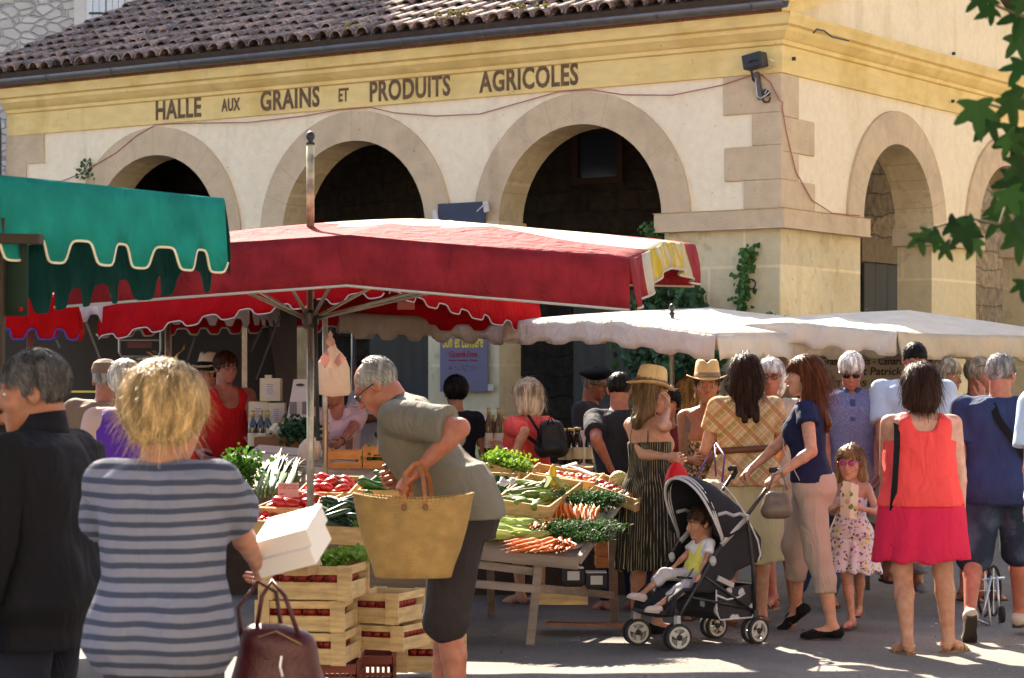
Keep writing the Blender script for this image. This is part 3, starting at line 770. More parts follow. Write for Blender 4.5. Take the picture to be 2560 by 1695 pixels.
# ------------------------------------------------------------------ the market hall
uA = V((-.828, .561, 0)); nA = V((-.561, -.828, 0)); uB = V((.562, .827, 0)); nB = V((.827, -.562, 0))
C0 = V((2.294, 20.0, 0)); ZS = 2.98; ZF = 4.17; ZW = 4.40; ZE = 4.64; TH = .36
def sA(px, off=0.0):
    t = (px - 1280)/F; o = C0 + nA*off
    return (o.x - o.y*t)/(.828 + .561*t)
def sB(px, off=0.0):
    t = (px - 1280)/F; o = C0 + nB*off
    return (o.y*t - o.x)/(.562 - .827*t)
def zpt(py, p): return CZ - (py - 951)/F*p.y
def fA(s, z, o=0.0): return C0 + uA*s + nA*o + V((0, 0, z))
def fB(s, z, o=0.0): return C0 + uB*s + nB*o + V((0, 0, z))

def stonepat(scale, mort, dark, blocks=False):
    def f(nt, co, c):
        nz = nd(nt, 'ShaderNodeTexNoise'); nz.inputs['Scale'].default_value = 2.2; nt.links.new(co, nz.inputs['Vector'])
        ad = nd(nt, 'ShaderNodeVectorMath', operation='MULTIPLY_ADD'); nt.links.new(nz.outputs['Color'], ad.inputs[0]); ad.inputs[1].default_value = (.22,)*3; mq = nd(nt, 'ShaderNodeMapping'); mq.inputs['Scale'].default_value = (1, 1, 1.75); nt.links.new(co, mq.inputs[0]); nt.links.new(mq.outputs[0], ad.inputs[2])
        vo = nd(nt, 'ShaderNodeTexVoronoi', feature='DISTANCE_TO_EDGE'); vo.inputs['Scale'].default_value = scale; nt.links.new(ad.outputs[0], vo.inputs['Vector'])
        v2 = nd(nt, 'ShaderNodeTexVoronoi'); v2.inputs['Scale'].default_value = scale; nt.links.new(ad.outputs[0], v2.inputs['Vector'])
        e = nd(nt, 'ShaderNodeMapRange'); e.inputs[1].default_value = .02; e.inputs[2].default_value = .09; nt.links.new(vo.outputs['Distance'], e.inputs[0])
        hs = nd(nt, 'ShaderNodeSeparateColor'); nt.links.new(v2.outputs['Color'], hs.inputs[0])
        mr = nd(nt, 'ShaderNodeMapRange'); mr.inputs[3].default_value = 1 - dark; mr.inputs[4].default_value = 1.1; nt.links.new(hs.outputs[0], mr.inputs[0])
        sc = nd(nt, 'ShaderNodeVectorMath', operation='SCALE'); nt.links.new(c, sc.inputs[0]); nt.links.new(mr.outputs[0], sc.inputs[3])
        b = nt.nodes['Principled BSDF']; bp = nd(nt, 'ShaderNodeBump'); bp.inputs['Strength'].default_value = .9; bp.inputs['Distance'].default_value = .05
        n2 = noise(nt, co, 16, 6); hh = mth(nt, 'MULTIPLY_ADD', n2, .5, e.outputs[0]); nt.links.new(hh, bp.inputs['Height']); nt.links.new(bp.outputs[0], b.inputs['Normal'])
        return mixc(nt, e.outputs[0], mort, sc.outputs[0])
    return f
def plaster(spots=.0, streak=.25, c2=(.5,.4,.22)):
    def f(nt, co, c):
        a = noise(nt, co, 1.6, 8); r = nd(nt, 'ShaderNodeMapRange'); r.inputs[1].default_value = .52; r.inputs[2].default_value = .66; nt.links.new(a, r.inputs[0])
        c = mixc(nt, mth(nt, 'MULTIPLY', r.outputs[0], streak), c, c2)
        a = noise(nt, co, 30, 3); r = nd(nt, 'ShaderNodeMapRange'); r.inputs[1].default_value = .70; r.inputs[2].default_value = .74; nt.links.new(a, r.inputs[0])
        c = mixc(nt, mth(nt, 'MULTIPLY', r.outputs[0], .55), c, tuple(x*.35 for x in c2))
        a = noise(nt, co, 4, 5, (1, 1, .15)); r = nd(nt, 'ShaderNodeMapRange'); r.inputs[1].default_value = .56; r.inputs[2].default_value = .7; nt.links.new(a, r.inputs[0])
        return mixc(nt, mth(nt, 'MULTIPLY', r.outputs[0], .3), c, tuple(x*.8 for x in c2))
    return f
def jointed(base_c2, jc, amt=.8):
    def f(nt, co, c):
        c = plaster(0, .5, base_c2)(nt, co, c)
        x, y, z = sep(nt, co)[0:3]
        h = mth(nt, 'ADD', x, mth(nt, 'MULTIPLY', y, -.7))
        cb = nd(nt, 'ShaderNodeCombineXYZ'); nt.links.new(h, cb.inputs[0]); nt.links.new(z, cb.inputs[1])
        br = nd(nt, 'ShaderNodeTexBrick'); br.inputs['Scale'].default_value = 1.0; br.inputs['Brick Width'].default_value = .85; br.inputs['Row Height'].default_value = .42
        br.inputs['Mortar Size'].default_value = .018; br.inputs['Mortar Smooth'].default_value = .6; nt.links.new(cb.outputs[0], br.inputs['Vector'])
        br.inputs['Color1'].default_value = (1,1,1,1); br.inputs['Color2'].default_value = (.82,.80,.76,1); br.inputs['Mortar'].default_value = (1.15,1.12,1.08,1)
        mx = nd(nt, 'ShaderNodeMix', data_type='RGBA', blend_type='MULTIPLY'); mx.inputs[0].default_value = amt; nt.links.new(c, mx.inputs[6]); nt.links.new(br.outputs['Color'], mx.inputs[7]); c = mx.outputs[2]
        a = noise(nt, co, 7, 8); g = noise(nt, co, 1.1, 3)
        a = mth(nt, 'MULTIPLY', a, mth(nt, 'ADD', g, .45)); r = nd(nt, 'ShaderNodeMapRange'); r.inputs[1].default_value = .56; r.inputs[2].default_value = .60; nt.links.new(a, r.inputs[0])
        return mixc(nt, mth(nt, 'MULTIPLY', r.outputs[0], .32), c, (.32, .25, .14))
    return f
def coursed(mort, var=.3, w=.42, h=.21, warp=.10):
    def f(nt, co, c):
        x, y, z = sep(nt, co)[0:3]; hx = mth(nt, 'SUBTRACT', x, y)
        cb = nd(nt, 'ShaderNodeCombineXYZ'); nt.links.new(hx, cb.inputs[0]); nt.links.new(z, cb.inputs[1])
        nz = nd(nt, 'ShaderNodeTexNoise'); nz.inputs['Scale'].default_value = 2.6; nz.inputs['Detail'].default_value = 3; nt.links.new(co, nz.inputs['Vector'])
        ad = nd(nt, 'ShaderNodeVectorMath', operation='MULTIPLY_ADD'); nt.links.new(nz.outputs['Color'], ad.inputs[0]); ad.inputs[1].default_value = (warp*2.4, warp*2.0, 0); nt.links.new(cb.outputs[0], ad.inputs[2])
        br = nd(nt, 'ShaderNodeTexBrick', offset_frequency=2, squash_frequency=3); br.offset = .37; br.squash = 1.5
        br.inputs['Scale'].default_value = 1; br.inputs['Brick Width'].default_value = w; br.inputs['Row Height'].default_value = h; br.inputs['Mortar Size'].default_value = .012; br.inputs['Mortar Smooth'].default_value = .8; br.inputs['Bias'].default_value = .1
        nt.links.new(ad.outputs[0], br.inputs['Vector']); br.inputs['Color1'].default_value = (1,1,1,1); br.inputs['Color2'].default_value = (1-var,)*3 + (1,); br.inputs['Mortar'].default_value = (*mort, 1)
        mx = nd(nt, 'ShaderNodeMix', data_type='RGBA', blend_type='MULTIPLY'); mx.inputs[0].default_value = 1; nt.links.new(c, mx.inputs[6]); nt.links.new(br.outputs['Color'], mx.inputs[7])
        n2 = noise(nt, co, 11, 8); r = nd(nt, 'ShaderNodeMapRange'); r.inputs[1].default_value = .3; r.inputs[2].default_value = .7; r.inputs[3].default_value = .6; r.inputs[4].default_value = 1.3; nt.links.new(n2, r.inputs[0])
        sc = nd(nt, 'ShaderNodeVectorMath', operation='SCALE'); nt.links.new(mx.outputs[2], sc.inputs[0]); nt.links.new(r.outputs[0], sc.inputs[3])
        b = nt.nodes['Principled BSDF']; bp = nd(nt, 'ShaderNodeBump'); bp.inputs['Strength'].default_value = 1; bp.inputs['Distance'].default_value = .035
        nt.links.new(mth(nt, 'SUBTRACT', n2, mth(nt, 'MULTIPLY', br.outputs['Fac'], .6)), bp.inputs['Height']); nt.links.new(bp.outputs[0], b.inputs['Normal'])
        return sc.outputs[0]
    return f
CREAM = mat('plaster_cream', (.84,.72,.51), .9, pattern=plaster(0,.2,(.68,.54,.36)), n=.05, bump=.25, bs=40)
CREAMB = mat('plaster_warm', (.80,.68,.47), .9, pattern=plaster(0,.25,(.60,.47,.25)), n=.05, bump=.25, bs=40)
YEL = mat('limewash_yellow', (.76,.57,.23), .9, pattern=plaster(0,.7,(.62,.43,.13)), n=.07, ns=3, bump=.3, bs=30, stretch=(1,1,3))
STONE = mat('stone_pinkish', (.57,.435,.275), .9, pattern=plaster(0,.35,(.38,.27,.17)), n=.08, ns=5, bump=.45, bs=55)
JAMB = mat('stone_jamb', (.62,.50,.29), .9, pattern=jointed((.50,.38,.19),(0,0,0),.6), n=.06, bump=.4, bs=40)
PIER = mat('stone_lower', (.68,.58,.36), .9, pattern=jointed((.56,.44,.20),(0,0,0),.7), n=.06, bump=.4, bs=40)
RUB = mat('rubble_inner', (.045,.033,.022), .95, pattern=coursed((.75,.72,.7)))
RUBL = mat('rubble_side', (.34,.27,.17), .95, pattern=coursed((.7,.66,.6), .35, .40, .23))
ZINC = mat('zinc_gutter', (.13,.13,.14), .45, n=.15, ns=5, metal=.55, bump=.1, bs=12)
PAINT = mat('sign_paint', (.14,.085,.04), .8, n=.35, ns=9, bump=.1)
DOOR = mat('door_grey', (.10,.10,.09), .8, n=.12, ns=4, stretch=(1,1,.1))
WOOD = mat('timber_dark', (.05,.032,.02), .85, n=.2)

hall = T('market_hall', 'yellow banded arcaded market hall with tiled roof and painted lettering', 'market hall', C0)

def arcade(f, L, centers, r, z0, ztop, T_, zs, s0=0.0):
    """front face, soffits and back of a pierced wall in one mesh (mi 0 plaster, 1 jamb)"""
    mb = MB(); n = 22
    edges = [s0] + [e for c in centers for e in (c - r, c + r)] + [L]
    for i in range(0, len(edges), 2):
        a, b = edges[i], edges[i+1]
        for o, flip in ((0, 0), (-T_, 1)):
            q = [f(a, zs, o), f(b, zs, o), f(b, ztop, o), f(a, ztop, o)]; mb.add(q, [(0,1,2,3)])
            mb.cur = 2; q = [f(a, z0, o), f(b, z0, o), f(b, zs, o), f(a, zs, o)]; mb.add(q, [(0,1,2,3)]); mb.cur = 0
    for c in centers:
        pts = [(c + r*math.cos(math.pi*k/n), zs + r*math.sin(math.pi*k/n)) for k in range(n+1)]
        for k in range(n):
            (a, za), (b, zb) = pts[k], pts[k+1]
            for o in (0, -T_): mb.add([f(a, za, o), f(b, zb, o), f(b, ztop, o), f(a, ztop, o)], [(0,1,2,3)])
        mb.cur = 1
        for sg in (1, -1): mb.add([f(c + sg*r, z0, 0), f(c + sg*r, zs, 0), f(c + sg*r, zs, -T_), f(c + sg*r, z0, -T_)], [(0,1,2,3)])
        mb.cur = 0
    return mb
def arch_ring(f, c, r, R, zs, T_, proud, n=26):
    mb = MB(); rows = []; rj = random.Random(int(c*100))
    for (rad, o) in ((r, -T_), (r, proud), (R, proud), (R, -.02)):
        rows.append([f(c + rad*math.cos(math.pi*k/n), zs + rad*math.sin(math.pi*k/n), o) for k in range(n+1)])
    mb.cur = 1; mb.grid(rows[0:2]); mb.cur = 0; mb.grid(rows[1:3]); mb.grid(rows[2:4])
    for k in (0, n):
        mb.add([rows[1][k], rows[2][k], rows[3][k], f(c + r*(1 if k == 0 else -1), zs, -.02)], [(0,1,2,3)])
    return mb
JNT = mat('joint_line', (.45,.34,.21), .95)
def joints(f, c, r, R, o):
    mb = MB(); rj = random.Random(int(c*100))
    for k in range(1, 10):
        a = math.pi*(k + rj.uniform(-.2, .2))/10; d = .0035/r
        if rj.random() < .25: continue
        q = [f(c + q_*math.cos(a + e), ZS + q_*math.sin(a + e), o) for q_, e in ((r, -d), (R, -d*.6), (R, d*.6), (r, d))]; mb.add(q, [(0,1,2,3)])
        q = [f(c + (r - .0015)*math.cos(a + e), ZS + (r - .0015)*math.sin(a + e), oo) for oo, e in ((o, -d*1.5), (o, d*1.5), (-TH, d*1.5), (-TH, -d*1.5))]; mb.add(q, [(0,1,2,3)])
    return mb
cA = [2.03, 4.61, 7.19]; LA = 9.32; cB = [2.34, 4.98]; LB = 7.35
hall.part('front_wall', arcade(fA, LA, cA, .885, 0, 4.62, TH, ZS), [CREAM, JAMB, PIER])
hall.part('gable_wall', arcade(fB, LB, cB, .785, 0, 4.62, TH, ZS, s0=.0), [CREAMB, JAMB, PIER])
for c in cA: a_ = hall.part('arch_surround', arch_ring(fA, c, .872, 1.16, ZS, TH+.01, .03), [STONE, JAMB]); hall.part('joints', joints(fA, c, .872, 1.16, .0305), JNT, a_)['kind'] = 'stuff'
for c in cB: a_ = hall.part('arch_surround', arch_ring(fB, c, .772, 1.08, ZS, TH+.01, .03), [STONE, JAMB]); hall.part('joints', joints(fB, c, .772, 1.08, .0305), JNT, a_)['kind'] = 'stuff'
# gable triangle
GP = 3.70; ZG = 4.60; RK = .35
mb = MB(); zap = ZG + RK*GP
mb.add([fB(0, 4.62, -.02), fB(LB, 4.62, -.02), fB(LB, ZG + .02, -.02), fB(GP, zap, -.02), fB(0, ZG + .02, -.02)], [(0,1,2,3,4)])
hall.part('gable', mb, CREAMB)
for a, b in (((-.16, ZG + .03), (GP, zap + .09)), ((GP, zap + .09), (LB + .16, ZG + .03))):
    mb = MB()
    for (o0, o1, d0, d1) in ((-.1, .10, -.05, .10), (-.1, .17, .10, .19), (-.1, .24, .19, .27)):
        q = [fB(a[0], a[1] + d0, o1), fB(b[0], b[1] + d0, o1), fB(b[0], b[1] + d1, o1), fB(a[0], a[1] + d1, o1), fB(a[0], a[1] + d0, o0), fB(b[0], b[1] + d0, o0), fB(b[0], b[1] + d1, o0), fB(a[0], a[1] + d1, o0)]
        mb.add(q, [(0,1,2,3), (4,7,6,5), (0,4,5,1), (3,2,6,7), (0,3,7,4), (1,5,6,2)])
    hall.part('raking_cornice', mb, YEL)
# frieze and cornice mouldings wrap the corner
def band(f0, s0, s1, prof, mitre):
    mb = MB(); rows = []
    for (o, z) in prof: rows.append([f0(s0 + mitre*o, z, o), f0(s0 + (s1-s0)*.5, z, o), f0(s1, z, o)])
    mb.grid(rows); return mb
fr = [(-.02, ZF), (.03, ZF), (.03, ZW)]; co_ = [(.03, ZW), (.055, ZW+.01), (.055, ZW+.045), (.085, ZW+.06), (.11, ZW+.10), (.125, ZW+.115), (.125, ZW+.15), (.16, ZW+.165), (.17, ZE-.02), (.17, ZE+.02), (-.02, ZE+.035)]
hall.part('frieze', band(fA, 0, LA, fr, -1), YEL); hall.part('frieze', band(fB, 0, LB, fr, -1), YEL)
hall.part('cornice', band(fA, 0, LA, co_, -1), YEL, auto=40)
coB = co_[:-2] + [(.185, ZE), (.185, ZE+.02), (-.02, ZE+.06)]
hall.part('cornice', band(fB, 0, LB, coB, -1), YEL, auto=40)
# imposts
def impost(parts, z0=2.84, z1=3.01, p=.075):
    mb = MB()
    for (f, a, b, ca, cb, T2) in parts:
        pts = [(a, p), (b, p)]
        q = [f(a, z0, p), f(b, z0, p), f(b, z1, p), f(a, z1, p), f(a, z0, -T2), f(b, z0, -T2), f(b, z1, -T2), f(a, z1, -T2)]
        mb.add(q, [(0,1,2,3), (4,7,6,5), (0,4,5,1), (3,2,6,7), (0,3,7,4), (1,5,6,2)])
    return mb
mb = MB(); p = .075; z0, z1 = 2.84, 3.01; T2 = TH + .03; a, b = 1.145 + .07, 1.555 + .07
poly = [(fA(a, 0, p)), (fA(-p, 0, p)), (fB(b, 0, p)), (fB(b, 0, -T2)), (fB(T2, 0, -T2)), (fA(a, 0, -T2))]
poly = [V((q.x, q.y, 0)) for q in poly]; n = len(poly)
mb.add([q + V((0,0,z0)) for q in poly] + [q + V((0,0,z1)) for q in poly], [tuple(range(n)), tuple(range(2*n-1, n-1, -1))] + [(i, (i+1) % n, (i+1) % n + n, i+n) for i in range(n)])
hall.part('impost', mb, STONE, bev=.012)
for (f, a, b) in ((fA, 2.915-.05, 3.725+.05), (fA, 5.495-.05, 6.305+.05), (fA, 8.075-.05, LA+.02), (fB, 3.125-.07, 4.195+.07), (fB, 5.765-.07, LB)):
    hall.part('impost', impost([(f, a, b, 0, 0, T2)]), STONE, bev=.012)
# quoins at the corner and the far left end
mb = MB(); pr_ = .022
def qb(f, a, b, z0, z1, o=.022):
    mb.add([f(a, z0, o), f(b, z0, o), f(b, z1, o), f(a, z1, o), f(a, z0, -.02), f(b, z0, -.02), f(b, z1, -.02), f(a, z1, -.02)], [(0,1,2,3), (4,7,6,5), (0,4,5,1), (3,2,6,7), (0,3,7,4), (1,5,6,2)])
sAq = lambda px: sA(px); sBq = lambda px: sB(px)
pA = [(3.01, 3.26, 1861), (3.26, 3.555, 1813), (3.555, 3.835, 1882), (3.835, ZF, 1810)]
pB = [(3.01, 3.26, 2033), (3.26, 3.50, 1993), (3.50, 3.80, 2032), (3.80, ZF, 1993)]
for z0, z1, px in pA: qb(fA, -.022, sA(px), z0, z1)
for z0, z1, px in pB: qb(fB, -.0, sB(px), z0, z1)
hall.part('quoins', mb, STONE, bev=.01)
mb = MB(); qb(fA, sA(112), LA + .02, 3.86, ZF); qb(fA, sA(68), LA + .02, 3.01, 3.86)
hall.part('quoins', mb, STONE)
# lettering on the frieze
for txt, x0, x1, y0, y1, px_ in (('HALLE', 360, 465, 272, 235, 0), ('AUX', 512, 555, 262, 237, 0), ('GRAINS', 602, 739, 252, 209, 0), ('ET', 783, 806, 237, 214, 0), ('PRODUITS', 855, 1041, 234, 184, 0), ('AGRICOLES', 1108, 1337, 209, 158, 0)):
    k = 1.0811; sa, sb = sA(x0*k, .034), sA(x1*k, .034)
    mb = text_mesh(txt, 1.0, .002, .028, spacing=1.08)
    pl = C0 + uA*sa; pr = C0 + uA*sb
    zb = zpt(y0*k, pl); hgt = .205 if len(txt) > 3 else .13
    xs = [v[0] for v in mb.v]; ys = [v[1] for v in mb.v]; W = max(xs) - min(xs); Hh = max(ys) - min(ys); mx = min(xs); my = min(ys)
    mb.v = [((v[0]-mx)/W*(sa-sb), (v[1]-my)/Hh*hgt, v[2]) for v in mb.v]
    place(mb, -uA, (0,0,1), nA, fA(sa, ZF + (.035 if len(txt) > 3 else .065), .034))
    hall.part('lettering', mb, PAINT, label='dark painted word %s on the yellow frieze' % txt)
# gutter, fascia
mb = MB(); rows = []
for a in np.linspace(0, math.pi, 9): rows.append([fA(s_, 4.745 - .062*math.sin(a), .235 + .062*math.cos(a)) for s_ in (-.17, 3, 6, LA + .35)])
mb.grid(rows)
for s_ in np.arange(.1, LA + .3, .93):
    rows = [[fA(s_ + ds, 4.745 - .066*math.sin(a), .235 + .066*math.cos(a)) for ds in (0, .03)] for a in np.linspace(0, math.pi, 9)]
    mb.grid(rows)
hall.part('gutter', mb, ZINC, smooth=True, solid=.006)
mb = MB(); mb.tube([fA(LA + .10, 4.68, .235), fA(LA + .10, 4.52, .20), fA(LA + .10, 4.36, .085), fA(LA + .10, 4.2, .075), fA(LA + .10, .3, .075)], .045, 10)
hall.part('downpipe', mb, ZINC, smooth=True)
mb = MB(); mb.add([fA(-.1, 4.66, .17), fA(LA + .2, 4.66, .17), fA(LA + .2, 4.80, .17), fA(-.1, 4.80, .17)], [(0,1,2,3)])
hall.part('eaves_board', mb, mat('eaves_brick', (.20,.09,.05), .9, n=.3, ns=14))
# tiled roof : canal tiles laid one by one
TILE = mat('tile_terracotta', (.27,.165,.115), .9, isl=.5, n=.45, ns=22, bump=.8, bs=45, col2=(.10,.085,.08))
PITCH = .42; W_ = .168; CL = .33; nrow = 11; mb = MB(); rt = random.Random(3)
def roofpt(s_, t, dz=0.0):  # t metres in plan from the eave inwards
    return fA(s_, 4.80 + PITCH*(t) + dz, .30 - t)
ncol = int((LA + .5 + .1)/W_)
for i in range(ncol):
    s0 = -.10 + i*W_
    for j in range(nrow):
        t0 = j*CL*.93 - .02; t1 = t0 + CL*1.02
        js = rt.uniform(-.013, .013); jz = rt.uniform(-.008, .012); jr = rt.uniform(-.016, .016)
        vs = []; R0, R1 = .076, .060; lift = .024
        for (t, R, dz) in ((t0, R0, lift), (t1, R1, 0.0)):
            for kx in range(8):
                a = math.pi*kx/7
                vs.append(roofpt(s0 + js + (jr if t == t1 else 0) + R*math.cos(a), t, dz + jz + R*math.sin(a)*.95))
        inn = []
        for kx in range(8):
            a = math.pi*kx/7; inn.append(roofpt(s0 + js + (R0-.016)*math.cos(a), t0, lift + jz + (R0-.016)*math.sin(a)*.95))
        vs += inn
        mb.add(vs, [(k, k+1, 8+k+1, 8+k) for k in range(7)] + [(16+k, 16+k+1, k+1, k) for k in range(7)])
    # channel tiles between
    s1 = s0 + W_/2
    vs = []
    for t in (0.02, 3.4):
        for kx in range(5):
            a = math.pi*kx/4; vs.append(roofpt(s1 + .05*math.cos(a), t, .035 - .045*math.sin(a)))
    mb.add(vs, [(k, k+1, 5+k+1, 5+k) for k in range(4)])
hall.part('roof_tiles', mb, TILE, smooth=False, auto=50)
mb = MB(); mb.add([roofpt(-.15, 0, -.03), roofpt(LA+.4, 0, -.03), roofpt(LA+.4, 3.42, -.03), roofpt(-.15, 3.42, -.03)], [(0,1,2,3)])
q0 = roofpt(-.15, 3.42, -.03); q1 = roofpt(LA+.4, 3.42, -.03)
mb.add([q0, q1, q1 - nA*3.4 + V((0,0,-1.43)), q0 - nA*3.4 + V((0,0,-1.43))], [(0,1,2,3)])
hall.part('roof_deck', mb, WOOD, solid=.05)
# moss tufts along the eave
mb = MB()
for px in (1143, 1098, 1290, 1345, 870, 1160, 1130, 1750, 2000):
    s0 = sA(px, .3)
    for _ in range(10):
        c = roofpt(s0 + rt.uniform(-.07, .07), rt.uniform(0, .08), .06 + rt.uniform(0, .07)); r = rt.uniform(.008, .018); mb.ball(c, (r*1.3, r*1.3, r), 6, 4)
hall.part('moss', mb, mat('moss', (.20,.17,.03), .95, isl=.4))['kind'] = 'stuff'
# inside: rubble wall with doors, floor, ceiling
IA, IB = 2.3, 1.75
def inn(sa, z): return C0 + uA*sa - nA*IA + V((0,0,z))
mb = MB(); cor = C0 - nA*IA - nB*IB + V((0,0,0))
a1 = C0 + uA*LA - nA*IA; b1 = C0 + uB*14 - nB*IB
mb.add([cor, a1, a1 + V((0,0,4.7)), cor + V((0,0,4.7))], [(0,1,2,3)])
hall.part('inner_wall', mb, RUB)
mb = MB(); mb.add([cor, b1, b1 + V((0,0,4.7)), cor + V((0,0,4.7))], [(0,1,2,3)])
hall.part('inner_wall', mb, RUBL)
mb = MB(); rows = [[fA(0, 4.6, -.02), fA(LA, 4.6, -.02)], [C0 - nA*IA + V((0,0,4.6)), a1 + V((0,0,4.6))]]; mb.grid(rows)
mb.add([fB(0, 4.58, -.02), fB(LB, 4.58, -.02), fB(LB, 4.58, -IB), fB(0, 4.58, -IB)], [(0,1,2,3)])
hall.part('ceiling', mb, WOOD)
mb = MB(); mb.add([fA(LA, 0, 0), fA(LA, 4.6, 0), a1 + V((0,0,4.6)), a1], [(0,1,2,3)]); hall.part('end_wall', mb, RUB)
def planks(f, a, b, z0, z1, o, n=6):
    mb = MB()
    for i in range(n):
        x0 = a + (b-a)*i/n + .004; x1 = a + (b-a)*(i+1)/n - .004
        mb.add([f(x0, z0, o+.03), f(x1, z0, o+.03), f(x1, z1, o+.03), f(x0, z1, o+.03), f(x0, z0, o), f(x1, z0, o), f(x1, z1, o), f(x0, z1, o)], [(0,1,2,3), (0,4,5,1), (3,2,6,7), (0,3,7,4), (1,5,6,2)])
    return mb
for px0, px1 in ((930, 1090), (1440, 1655)):
    t0, t1 = sA(px0, -IA), sA(px1, -IA); hall.part('door', planks(fA, t0, t1, .05, 2.45, -IA + .01), DOOR)
t0, t1 = sB(2150, -IB), sB(2262, -IB)
d_ = hall.part('door', planks(fB, t0, t1, .05, zpt(657, C0 + uB*t0 - nB*IB), -IB + .02, 4), DOOR)
mb = MB(); pz = zpt(640, fB(t0, 0, -IB)); mb.add([fB(t0-.1, pz-.06, -IB+.05), fB(t1+.1, pz-.06, -IB+.05), fB(t1+.1, pz+.2, -IB+.05), fB(t0-.1, pz+.2, -IB+.05)], [(0,1,2,3)])
hall.part('lintel', mb, mat('lintel', (.27,.21,.13), .9, n=.15), solid=.05)
sw = sA(1500, -IA)
mb = MB(); zc_ = zpt(385, fA(sw, 0, -IA)); mb.add([fA(sw-.28, zc_-.28, -IA+.02), fA(sw+.28, zc_-.28, -IA+.02), fA(sw+.28, zc_+.25, -IA+.02), fA(sw-.28, zc_+.25, -IA+.02)], [(0,1,2,3)])
mb2 = MB()
for q in ((-.3,-.3,.3,-.24), (-.3,.22,.3,.3), (-.3,-.24,-.24,.22), (.24,-.24,.3,.22)):
    mb2.add([fA(sw+q[0], zc_+q[1], -IA+.05), fA(sw+q[2], zc_+q[1], -IA+.05), fA(sw+q[2], zc_+q[3], -IA+.05), fA(sw+q[0], zc_+q[3], -IA+.05)], [(0,1,2,3)])
w_ = hall.part('window', mb, mat('pane_dark', (.03,.04,.06), .15)); hall.part('frame', mb2, mat('frame_orange', (.05,.022,.012), .8), w_, solid=.03)

# ------------------------------------------------------------------ ground, sky, light
ASPH = bpy.data.materials.new('asphalt'); ASPH.use_nodes = True
def _asph():
    nt = ASPH.node_tree; b = nt.nodes['Principled BSDF']; co = nd(nt, 'ShaderNodeTexCoord').outputs['Object']
    f1 = noise(nt, co, 140, 2); f2 = noise(nt, co, 1.3, 6); vo = nd(nt, 'ShaderNodeTexVoronoi'); vo.inputs['Scale'].default_value = 110; nt.links.new(co, vo.inputs['Vector'])
    hs = nd(nt, 'ShaderNodeSeparateColor'); nt.links.new(vo.outputs['Color'], hs.inputs[0])
    g = mth(nt, 'ADD', mth(nt, 'MULTIPLY', hs.outputs[0], .45), mth(nt, 'MULTIPLY', f2, 1.1)); g = mth(nt, 'ADD', g, .25)
    sc = nd(nt, 'ShaderNodeVectorMath', operation='SCALE'); sc.inputs[0].default_value = (.150, .135, .122); nt.links.new(g, sc.inputs[3])
    c = sc.outputs[0]
    st = noise(nt, co, 5, 4); r = nd(nt, 'ShaderNodeMapRange'); r.inputs[1].default_value = .66; r.inputs[2].default_value = .70; nt.links.new(st, r.inputs[0])
    c = mixc(nt, mth(nt, 'MULTIPLY', r.outputs[0], .15), c, (.07,.062,.055)); nt.links.new(c, b.inputs['Base Color']); b.inputs['Roughness'].default_value = .85; b.inputs['Specular IOR Level'].default_value = .25
    bp = nd(nt, 'ShaderNodeBump'); bp.inputs['Strength'].default_value = .5; bp.inputs['Distance'].default_value = .006; nt.links.new(mth(nt, 'ADD', f1, vo.outputs['Distance']), bp.inputs['Height']); nt.links.new(bp.outputs[0], b.inputs['Normal'])
_asph()
mb = MB(); mb.add([(-150,-100,0), (150,-100,0), (150,250,0), (-150,250,0)], [(0,1,2,3)])
single('ground', 'grey asphalt market square with scattered stains and shadows', None, mb, ASPH, kind='structure')
mb = MB()
rg_ = random.Random(5)
for _ in range(90):
    d = rg_.uniform(11.8, 15.5); x = rg_.uniform(-.6, 3.2); a = rg_.uniform(0, 6.3); l = rg_.uniform(.006, .022)
    mb.add([(x, d, .004), (x + l*math.cos(a), d + l*math.sin(a), .006), (x + l*.7*math.cos(a+1), d + l*.7*math.sin(a+1), .012)], [(0,1,2)])
single('litter', 'tiny scraps of leaf and paper scattered on the asphalt', 'litter', mb, mat('scrap', (.3,.26,.16), .9, isl=.6), kind='stuff')

# tall stone house behind the hall on the left
hb = T('stone_house', 'tall pale rubble stone house with closed white shutters behind the tiled roof', 'house', (-6, 33, 0))
LIME = mat('limestone_rubble', (.56,.50,.43), .95, pattern=stonepat(4.6, (.54,.49,.43), .16))
LSM = mat('limestone_smooth', (.62,.56,.48), .9, n=.06)
mb = MB(); xr = GX(418, 33.0); mb.add([(-17,33,0), (xr,33,0), (xr,33,14.0), (-17,33,14.0)], [(0,1,2,3)]); mb.add([(xr,33,0), (xr,39,0), (xr,39,14.0), (xr,33,14.0)], [(0,1,2,3)])
mb.add([(-17,39,0), (xr,39,0), (xr,39,14.0), (-17,39,14.0)], [(3,2,1,0)]); mb.add([(-17,33,14.0), (xr,33,14.0), (xr,39,14.0), (-17,39,14.0)], [(0,1,2,3)])
hb.part('wall', mb, LIME)
def hbx(px0, px1, y0, y1, o, name, m, n=1, par=None):
    x0, x1 = GX(px0, 33), GX(px1, 33); z0, z1 = CZ - (y0-951)/F*33, CZ - (y1-951)/F*33; mb = MB()
    for i in range(n):
        a = x0 + (x1-x0)*i/n; b = x0 + (x1-x0)*(i+1)/n - (.008 if n > 1 else 0)
        mb.box(((a+b)/2, 33 - o/2, (z0+z1)/2), (b-a, o, z1-z0))
    return hb.part(name, mb, m, par)
hbx(186, 219, 140, -120, .03, 'window_surround', LSM); hbx(313, 330, 140, -120, .03, 'window_surround', LSM)
SH = mat('shutter_white', (.66,.66,.64), .7, n=.08, ns=3, stretch=(1,1,.1))
